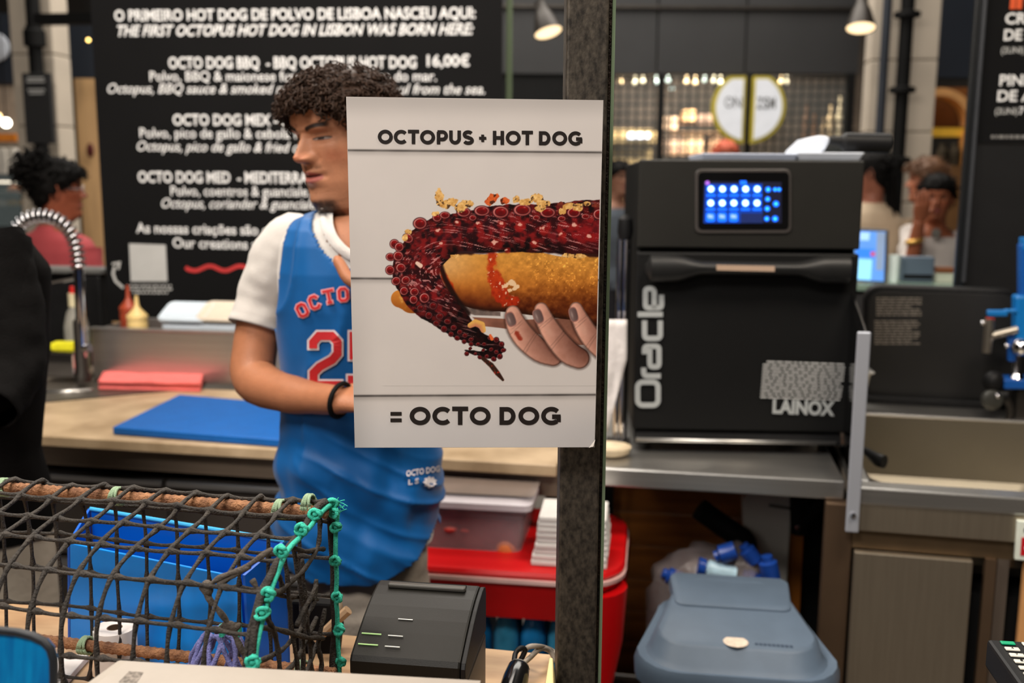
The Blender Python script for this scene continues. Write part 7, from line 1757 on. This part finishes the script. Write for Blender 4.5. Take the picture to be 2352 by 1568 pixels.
# club lettering in slab strokes, white outline behind red
def jersey_stroke(strokes, w, wo, nm, mred, mwhite, z0=.004):
    for ww, m_, off, n_ in ((wo, mwhite, z0, nm + '_outline'), (w, mred, z0 + .0018, nm)):
        mb = MB()
        for pts, cl_ in strokes:
            P = []
            k = len(pts); rng_ = range(k if cl_ else k - 1)
            for i in rng_:
                a, b = pts[i], pts[(i + 1) % k]; nsub = max(1, int(math.hypot(b[0] - a[0], b[1] - a[1]) / 7))
                for t in range(nsub): P.append((a[0] + (b[0] - a[0]) * t / nsub, a[1] + (b[1] - a[1]) * t / nsub))
            if not cl_: 
                P.append(pts[-1]); ex_ = (ww - w) / 2
                if ex_ > 0:
                    for e0, e1 in ((0, 1), (-1, -2)):
                        vx, vy = P[e0][0] - P[e1][0], P[e0][1] - P[e1][1]; L_ = math.hypot(vx, vy); P[e0] = (P[e0][0] + vx / L_ * ex_, P[e0][1] + vy / L_ * ex_)
            ribbon(mb, P, ww, cl_, P=lambda x, y: JP(x, y, off))
        obj(n_, mb, m_, man)
RED = mat('print_red_jersey', C(196, 36, 42), .6, 0, .03); WHT = mat('print_white_jersey', C(222, 214, 216), .6, 0, .03); PNK = mat('print_pink_outline', C(236, 168, 168), .6, 0, .03)
def oct_(cx, cy, w, h, c, ang): 
    P = [(-w + c, -h), (w - c, -h), (w, -h + c), (w, h - c), (w - c, h), (-w + c, h), (-w, h - c), (-w, -h + c)]; return [(cx + x * cos(ang) - y * sin(ang), cy + x * sin(ang) + y * cos(ang)) for x, y in P]
def rotp(P, cx, cy, ang): return [(cx + x * cos(ang) - y * sin(ang), cy + x * sin(ang) + y * cos(ang)) for x, y in P]
arcL = []
for cx, cy, ang, ch in ((694, 712, -.48, 'O'), (722, 694, -.36, 'C'), (755, 681, -.2, 'T'), (788, 676, -.08, 'O'), (846, 676, .10, 'D'), (880, 683, .22, 'O'), (912, 696, .36, 'G')):
    w_, h_ = 9.5, 13.5
    arcL = []
    if ch in 'O': arcL.append((oct_(cx, cy, w_, h_, 5, ang), True))
    elif ch == 'D': arcL.append((oct_(cx, cy, w_, h_, 3, ang), True))
    elif ch in 'CG': arcL.append((rotp([(w_, -h_ + 6), (w_ - 5, -h_), (-w_ + 5, -h_), (-w_, -h_ + 5), (-w_, h_ - 5), (-w_ + 5, h_), (w_ - 5, h_), (w_, h_ - 6)] + ([(w_, 1), (2, 1)] if ch == 'G' else []), cx, cy, ang), False))
    elif ch == 'T': arcL += [(rotp([(-13, -h_), (13, -h_)], cx, cy, ang), False), (rotp([(0, -h_), (0, h_)], cx, cy, ang), False), (rotp([(-6, h_), (6, h_)], cx, cy, ang), False)]
    jersey_stroke(arcL, 6.0, 10.5, 'club_letter', RED, PNK)
pass
two = [([(719, 800), (719, 786), (732, 771), (762, 771), (775, 785), (775, 812), (763, 826), (734, 842), (720, 856), (720, 890)], False), ([(712, 884), (785, 884)], False)]
five = [([(880, 771), (812, 771), (812, 816), (862, 816), (876, 830), (876, 872), (862, 886), (822, 886), (808, 872), (808, 862)], False)]
jersey_stroke(two, 19, 27, 'number_two', RED, WHT); jersey_stroke(five, 19, 27, 'number_five', RED, WHT)
mb = MB()
for body, x0, y0, x1, y1, cap in (('OCTO DOG', 933, 1094, 1010, 1082, 13), ('L S', 938, 1113, 962, 1109, 11)):
    vs, fs = glyphs(body, .03, 0, 1, 2); xa = min(v[0] for v in vs); xb = max(v[0] for v in vs)
    mb.add([JP(x0 + (x1 - x0) * (v[0] - xa) / (xb - xa), y0 + (y1 - y0) * (v[0] - xa) / (xb - xa) - v[1] / CAP * cap, .005) for v in vs], fs)
mb.add([JP(988 + (17 if i % 2 else 12) * cos(2 * pi * i / 18), 1107 + (14 if i % 2 else 11) * sin(2 * pi * i / 18), .005) for i in range(18)], [tuple(range(18))])
obj('hem_print', mb, WHT, man, kind='stuff')
# bracelet
d = (armR[-1] - armR[-2]).normalized(); c = armR[-1] - d * .004; u = d.orthogonal().normalized(); v = d.cross(u)
obj('bracelet', MB().tube([c + (u * cos(t) + v * sin(t)) * .0295 + d * .012 * sin(t) for t in np.linspace(0, 2 * pi, 24)], .0045, 8), BLACKM, man, smooth=True)
# shorts
SHM = mat('shorts_grey_beige', C(158, 148, 136), .9, 0, .10, 12, .2, 60)
c0 = cw(842, 1300)
shr = {'lx': LX, 'ly': LY, 't': [(zt(1180), cw(842, 1180).x, cw(842, 1180).y, 142 * mpp, .112), (zt(1300), c0.x, c0.y, 148 * mpp, .118), (zt(1370), c0.x, c0.y, 150 * mpp, .12), (zt(1400), c0.x, c0.y, 148 * mpp, .118)]}
G_ = loft_cloth(shr, 100, 40, .004, 16, lambda p, d, z: .006 * noise.noise(Vector((p.x * 9, p.z * 26, 3))))
obj('shorts', grid_mesh(G_), SHM, man, smooth=True)
for s in (-1, 1):
    hip = cw(836 + s * 68, 1390); m = MB(); limb(m, [hip + UP * .03, hip - UP * .10, Vector((hip.x + s * .01, hip.y + .01, .46))], [.074, .077, .077], 24); m.f = [f for f in m.f if len(f) == 4]; m.m = [0] * len(m.f); obj('shorts_leg', m, SHM, man, smooth=True)
    an = Vector((hip.x + s * .02, hip.y + .03, 0)); f_ = LY
    R = []
    for t, w_, h_ in ((-.10, .030, .05), (-.08, .040, .085), (-.02, .043, .095), (.05, .046, .070), (.12, .048, .050), (.17, .036, .036), (.185, .012, .016)):
        R.append([an + f_ * t + LX * w_ * cos(a) + UP * (h_ * max(0, sin(a)) + .001) for a in np.linspace(-.35, pi + .35, 12)])
    obj('shoe', MB().rings(R), mat('shoe_dark', C(40, 38, 38), .6), man, smooth=True)

# ---------------------------------------------------------------- other people
def person(label, hp, face, skin, hairm, hair, topm, trm, arms=None, height=None, hs=1.0, res=(120, 90), sh=.19, hairn=350, hl=.03, extra=None, tilt=0, body_face=None, goatee=0, sleeve_to=.45, neckcut=True, lip=(160, 90, 86), sdrop=.215):
    """hp = head centre in the hall; figure stands on the floor"""
    hp = Vector(hp); f = Vector(face); f.z = 0; f.normalize(); bf = Vector(body_face) if body_face is not None else f; bf.z = 0; bf.normalize(); l = UP.cross(bf)
    t = thing('person', label, 'person', (hp.x, hp.y, 0)); C0, R0 = head_frame(hp, f, pitch=radians(tilt), s=hs)
    V, q, colr, HX, HY, HZ, HT_ = head_grid(res[0], res[1], skin=skin, goatee=goatee, lip=lip, mouth=.1)
    hv = [C0 + R0 @ Vector(v.tolist()) for v in V.reshape(-1, 3)]; m = MB(); ear(m, C0, R0, 1); ear(m, C0, R0, -1)
    zc = hp.z; b = Vector((hp.x, hp.y, 0)) - bf * .02; szs = zc - sdrop * hs
    P = lambda x, y, z: b + l * x + bf * y + UP * z
    hipz = zc * .52; tb2 = {'lx': l, 'ly': bf, 't': [(szs + .065, b.x, b.y, .060, .058), (szs + .035, b.x, b.y, .085, .07), (szs, b.x, b.y, sh - .045, .09), (szs - .05, b.x, b.y, sh - .01, .105), (szs - .2, b.x, b.y, sh - .02, .115), (szs - .42, b.x, b.y, sh - .05, .10), (hipz + .04, b.x, b.y, sh - .03, .115), (hipz - .02, b.x, b.y, sh - .035, .115)]}
    m.rings(loft_cloth({**tb2, 't': [(r[0], r[1], r[2], r[3] - .012, r[4] - .012) for r in tb2['t']]}, 24, 14, 0))
    if arms is None: arms = [[(s * (sh - .015), 0, szs - .04), (s * (sh + .03), -.01, szs - .28), (s * (sh + .02), .06, szs - .52)] for s in (-1, 1)]
    for A in arms:
        pts = [P(*a) if not isinstance(a, Vector) else a for a in A]; limb(m, [pts[0], (pts[0] + pts[1]) / 2, pts[1], (pts[1] + pts[2]) / 2, pts[2]], [.046, .042, .037, .034, .025], 12); hand(m, pts[2], pts[2] - pts[1], bf, .5, .95, 1 if (pts[0] - b).dot(l) < 0 else -1)
    for s in (-1, 1): limb(m, [P(s * .085, 0, hipz), P(s * .09, .01, hipz * .55), P(s * .09, -.02, .10), P(s * .09, -.02, .03)], [.075, .052, .036, .036], 12)
    colored('body', [(hv, q, colr.reshape(-1, 3).tolist()), (m.v, m.f, None)], SKIN, t, tuple(c / 255. for c in skin))
    nk_ = Vector((b.x, b.y, 0))
    def kp(p):
        d = p - nk_; x = d.dot(l); y = d.dot(bf); return p.z < szs + .048 - .05 * max(0, min(1, y / .06))
    obj('top', grid_mesh(loft_cloth(tb2, 60, 50, .004, 14), kp), topm, t, smooth=True)
    for A in arms:
        pts = [P(*a) if not isinstance(a, Vector) else a for a in A]; full = pts[0].lerp(pts[1], min(1, sleeve_to * 2)) 
        if sleeve_to <= .5: SP = [pts[0] + (b - pts[0]).normalized() * .02 * 0, pts[0].lerp(pts[1], sleeve_to), full]; SP = [pts[0] + UP * .005, pts[0].lerp(full, .5), full]; r_ = [.054, .052, .049]
        else: SP = [pts[0] + UP * .005, pts[0].lerp(pts[1], .5), pts[1], pts[1].lerp(pts[2], .5), pts[2]]; r_ = [.062, .055, .050, .043, .034]
        obj('sleeve', sleeve(SP, r_), topm, t, smooth=True)
    for s in (-1, 1):
        m = MB(); limb(m, [P(s * .075, 0, hipz + .03), P(s * .088, .0, hipz * .75), P(s * .09, .01, hipz * .5), P(s * .09, -.01, .07)], [.098, .088, .068, .058], 20); obj('trouser_leg', m, trm, t, smooth=True)
        an = P(s * .09, -.0, 0); R = []
        for t_, w_, h_ in ((-.10, .030, .05), (-.06, .040, .075), (.05, .044, .06), (.13, .044, .045), (.17, .02, .02)): R.append([an + bf * t_ + l * w_ * cos(a) + UP * (h_ * max(0, sin(a)) + .001) for a in np.linspace(-.35, pi + .35, 10)])
        obj('shoe', MB().rings(R), mat('shoe_dark'), t, smooth=True)
    msk = scalp_mask(HX, HY, HZ, HT_, front=16.6, side=10.5, back=2.5)
    if hair: make_hair(V, msk, (C0, R0), hair, hairn, hl, hairm, t, seed=int(abs(hp.x) * 100) % 97, thick=.012 if hair != 'curl' else .02, extra=extra)
    if extra is None: pass
    return t, C0, R0, P
HB1 = mat('hair_black', C(10, 8, 7), .7, 0, .3, 90, spec=.15); HB2 = mat('hair_brown', C(96, 64, 40), .55, 0, .3, 60); HB3 = mat('hair_auburn', C(196, 96, 70), .6, 0, .2, 60)
TRD = mat('trousers_dark', C(40, 40, 46), .85, 0, .1, 10); TRB = mat('trousers_beige', C(176, 166, 152), .85, 0, .08, 10, .15, 80)
BLK = mat('black_knit', C(13, 12, 12), .95, 0, .12, 60, .25, 300, spec=.1)
# man in black at the left edge, arms folded
hp = H(-175, 290, 1.92)
bfm = (-HEAD * .92 + RIGHT * .15)
S1, E1_, W1_ = H(-8, 560, 1.90), H(30, 850, 1.83), H(-150, 985, 1.66)
S2, E2, W2 = H(-315, 560, 1.86), H(-350, 850, 1.80), H(-200, 960, 1.62)
t, C0, R0, P = person('person in a black long sleeved top with folded arms at the left edge', hp, -HEAD, (170, 120, 92), HB1, 'short', BLK, TRB, arms=[[S1, E1_, W1_], [S2, E2, W2]], hs=1.02, sh=.21, hairn=300, hl=.02, body_face=bfm, sleeve_to=1)
# thicker upper arm folds over the sleeve
obj('sleeve', sleeve([H(-20, 540, 1.90), H(10, 640, 1.89), H(27, 760, 1.86), H(22, 860, 1.82), H(-30, 940, 1.74)], [.058, .060, .060, .058, .05]), BLK, t, smooth=True)
# woman in pink, back to us
PINKM = mat('pink_cotton', C(166, 66, 70), .85, 0, .06, 12, .15, 120)
def bun(mb, C0, R0):
    r = random.Random(8)
    for k in range(520):
        d = Vector((r.gauss(0, 1), r.gauss(0, 1), r.gauss(0, 1))).normalized(); c = C0 + R0 @ (Vector((0, -.075, .075)) + Vector((d.x * .085, d.y * .085, d.z * .075)) * r.uniform(.5, 1.0)); a = d.orthogonal().normalized(); b = d.cross(a)
        mb.tube([c + (a * cos(t * 1.7) + b * sin(t * 1.7)) * .009 + (R0 @ d) * .006 * t for t in range(6)], .0035, 4)
    mb.ball(C0 + R0 @ Vector((0, -.07, .07)), (.07, .07, .062), 14, 10)
hp = H(132, 435, 4.2)
t, C0, R0, P = person('woman in a pink top with curly black updo, turned away behind the tap', hp, RIGHT * .93 + HEAD * .38, (150, 84, 60), HB1, 'curl', PINKM, TRD, hairn=500, hl=.03, sh=.255, body_face=HEAD * .8 + RIGHT * .6, extra=bun, hs=1.0, sdrop=.20)
m = MB(); 
for s in (-1, 1): m.tube([C0 + R0 @ Vector((s * .033 + .022 * cos(a), .100, .002 + .017 * sin(a))) for a in np.linspace(0, 2 * pi, 16)], .0018, 6)
m.tube([C0 + R0 @ Vector((-.055, .098, .004)), C0 + R0 @ Vector((-.078, .0, .004))], .0016, 6); m.tube([C0 + R0 @ Vector((.055, .098, .004)), C0 + R0 @ Vector((.078, .0, .004))], .0016, 6)
obj('glasses', m, mat('glasses_clear', C(200, 190, 190), .2, .3), t, kind='stuff')
# woman in a white tee, hand at her mouth
WTE = mat('white_tee', C(206, 198, 192), .9, 0, .05, 14, .12, 120)
hp = H(2152, 452, 5.0); f_ = -HEAD * .93 - RIGHT * .36; l_ = UP.cross(f_.normalized())
t, C0, R0, P = person('woman in a white t-shirt holding her hand to her mouth by the menu board', hp, f_, (160, 96, 68), HB1, 'short', WTE, TRD, hairn=260, hl=.05, sh=.175, hs=.93, tilt=-6, body_face=-HEAD,
    arms=[[H(2092, 530, 5.0), H(2092, 612, 4.88), H(2112, 505, 4.80)], [H(2215, 530, 5.0), H(2226, 640, 4.98), H(2200, 740, 4.9)]])
c = H(2100, 553, 4.83); obj('bracelet', MB().tube([c + Vector((.034 * cos(a), .034 * sin(a), .008 * cos(a))) for a in np.linspace(0, 2 * pi, 18)], .011, 8), mat('gold_bracelet', C(226, 180, 96), .35, .6, .1), t, smooth=True)
obj('chest_print', MB().lathe(H(2150, 536, 4.868), [(.024, 0), (.02, .002)], 14, axis=-HEAD), mat('tee_print_grey', C(120, 118, 112), .8, 0, .4, 60), t)
# person with light brown hair behind her
hp = H(2128, 415, 5.75)
person('person with light brown hair half hidden behind the woman in white', hp, HEAD * .2 - RIGHT, (176, 112, 84), HB2, 'curl', mat('rose_top', C(176, 112, 96), .9, 0, .08), TRD, hairn=420, hl=.05, sh=.17)
# person with long dark hair beside the oven
def tail(mb, C0, R0):
    r = random.Random(3)
    for k in range(40):
        x = r.gauss(0, .018); y = r.gauss(0, .014); p = [C0 + R0 @ Vector((x * (1 - .3 * u), -.085 - .02 * u + y, .03 - .34 * u)) for u in (0, .3, .6, 1)]; mb.tube(p, [.006, .007, .006, .002], 5)
hp = H(2006, 398, 5.3)
person('person with a long dark ponytail and cream top between oven and pillar', hp, -RIGHT * .8 + HEAD * .6, (150, 96, 76), HB1, 'short', mat('cream_knit', C(196, 176, 150), .9, 0, .06, 12), TRD, hairn=220, hl=.04, sh=.175, extra=tail, body_face=HEAD, hs=.95)
# auburn head over the oven, dark-shirted person in the slot
hp = H(1666, 362, 7.3)
person('person with auburn hair just visible above the oven', hp, -HEAD, (190, 120, 96), HB3, 'short', mat('grey_top', C(96, 96, 98), .9, 0, .08), TRD, hairn=260, hl=.03, sh=.17)
hp = H(1420, 408, 7.2)
person('person in a slate grey shirt seen between the post and the oven', hp, -HEAD * .8 + RIGHT * .5, (150, 108, 88), HB1, 'short', mat('slate_shirt', C(88, 96, 106), .9, 0, .08), TRD, hairn=220, hl=.03, sh=.19)
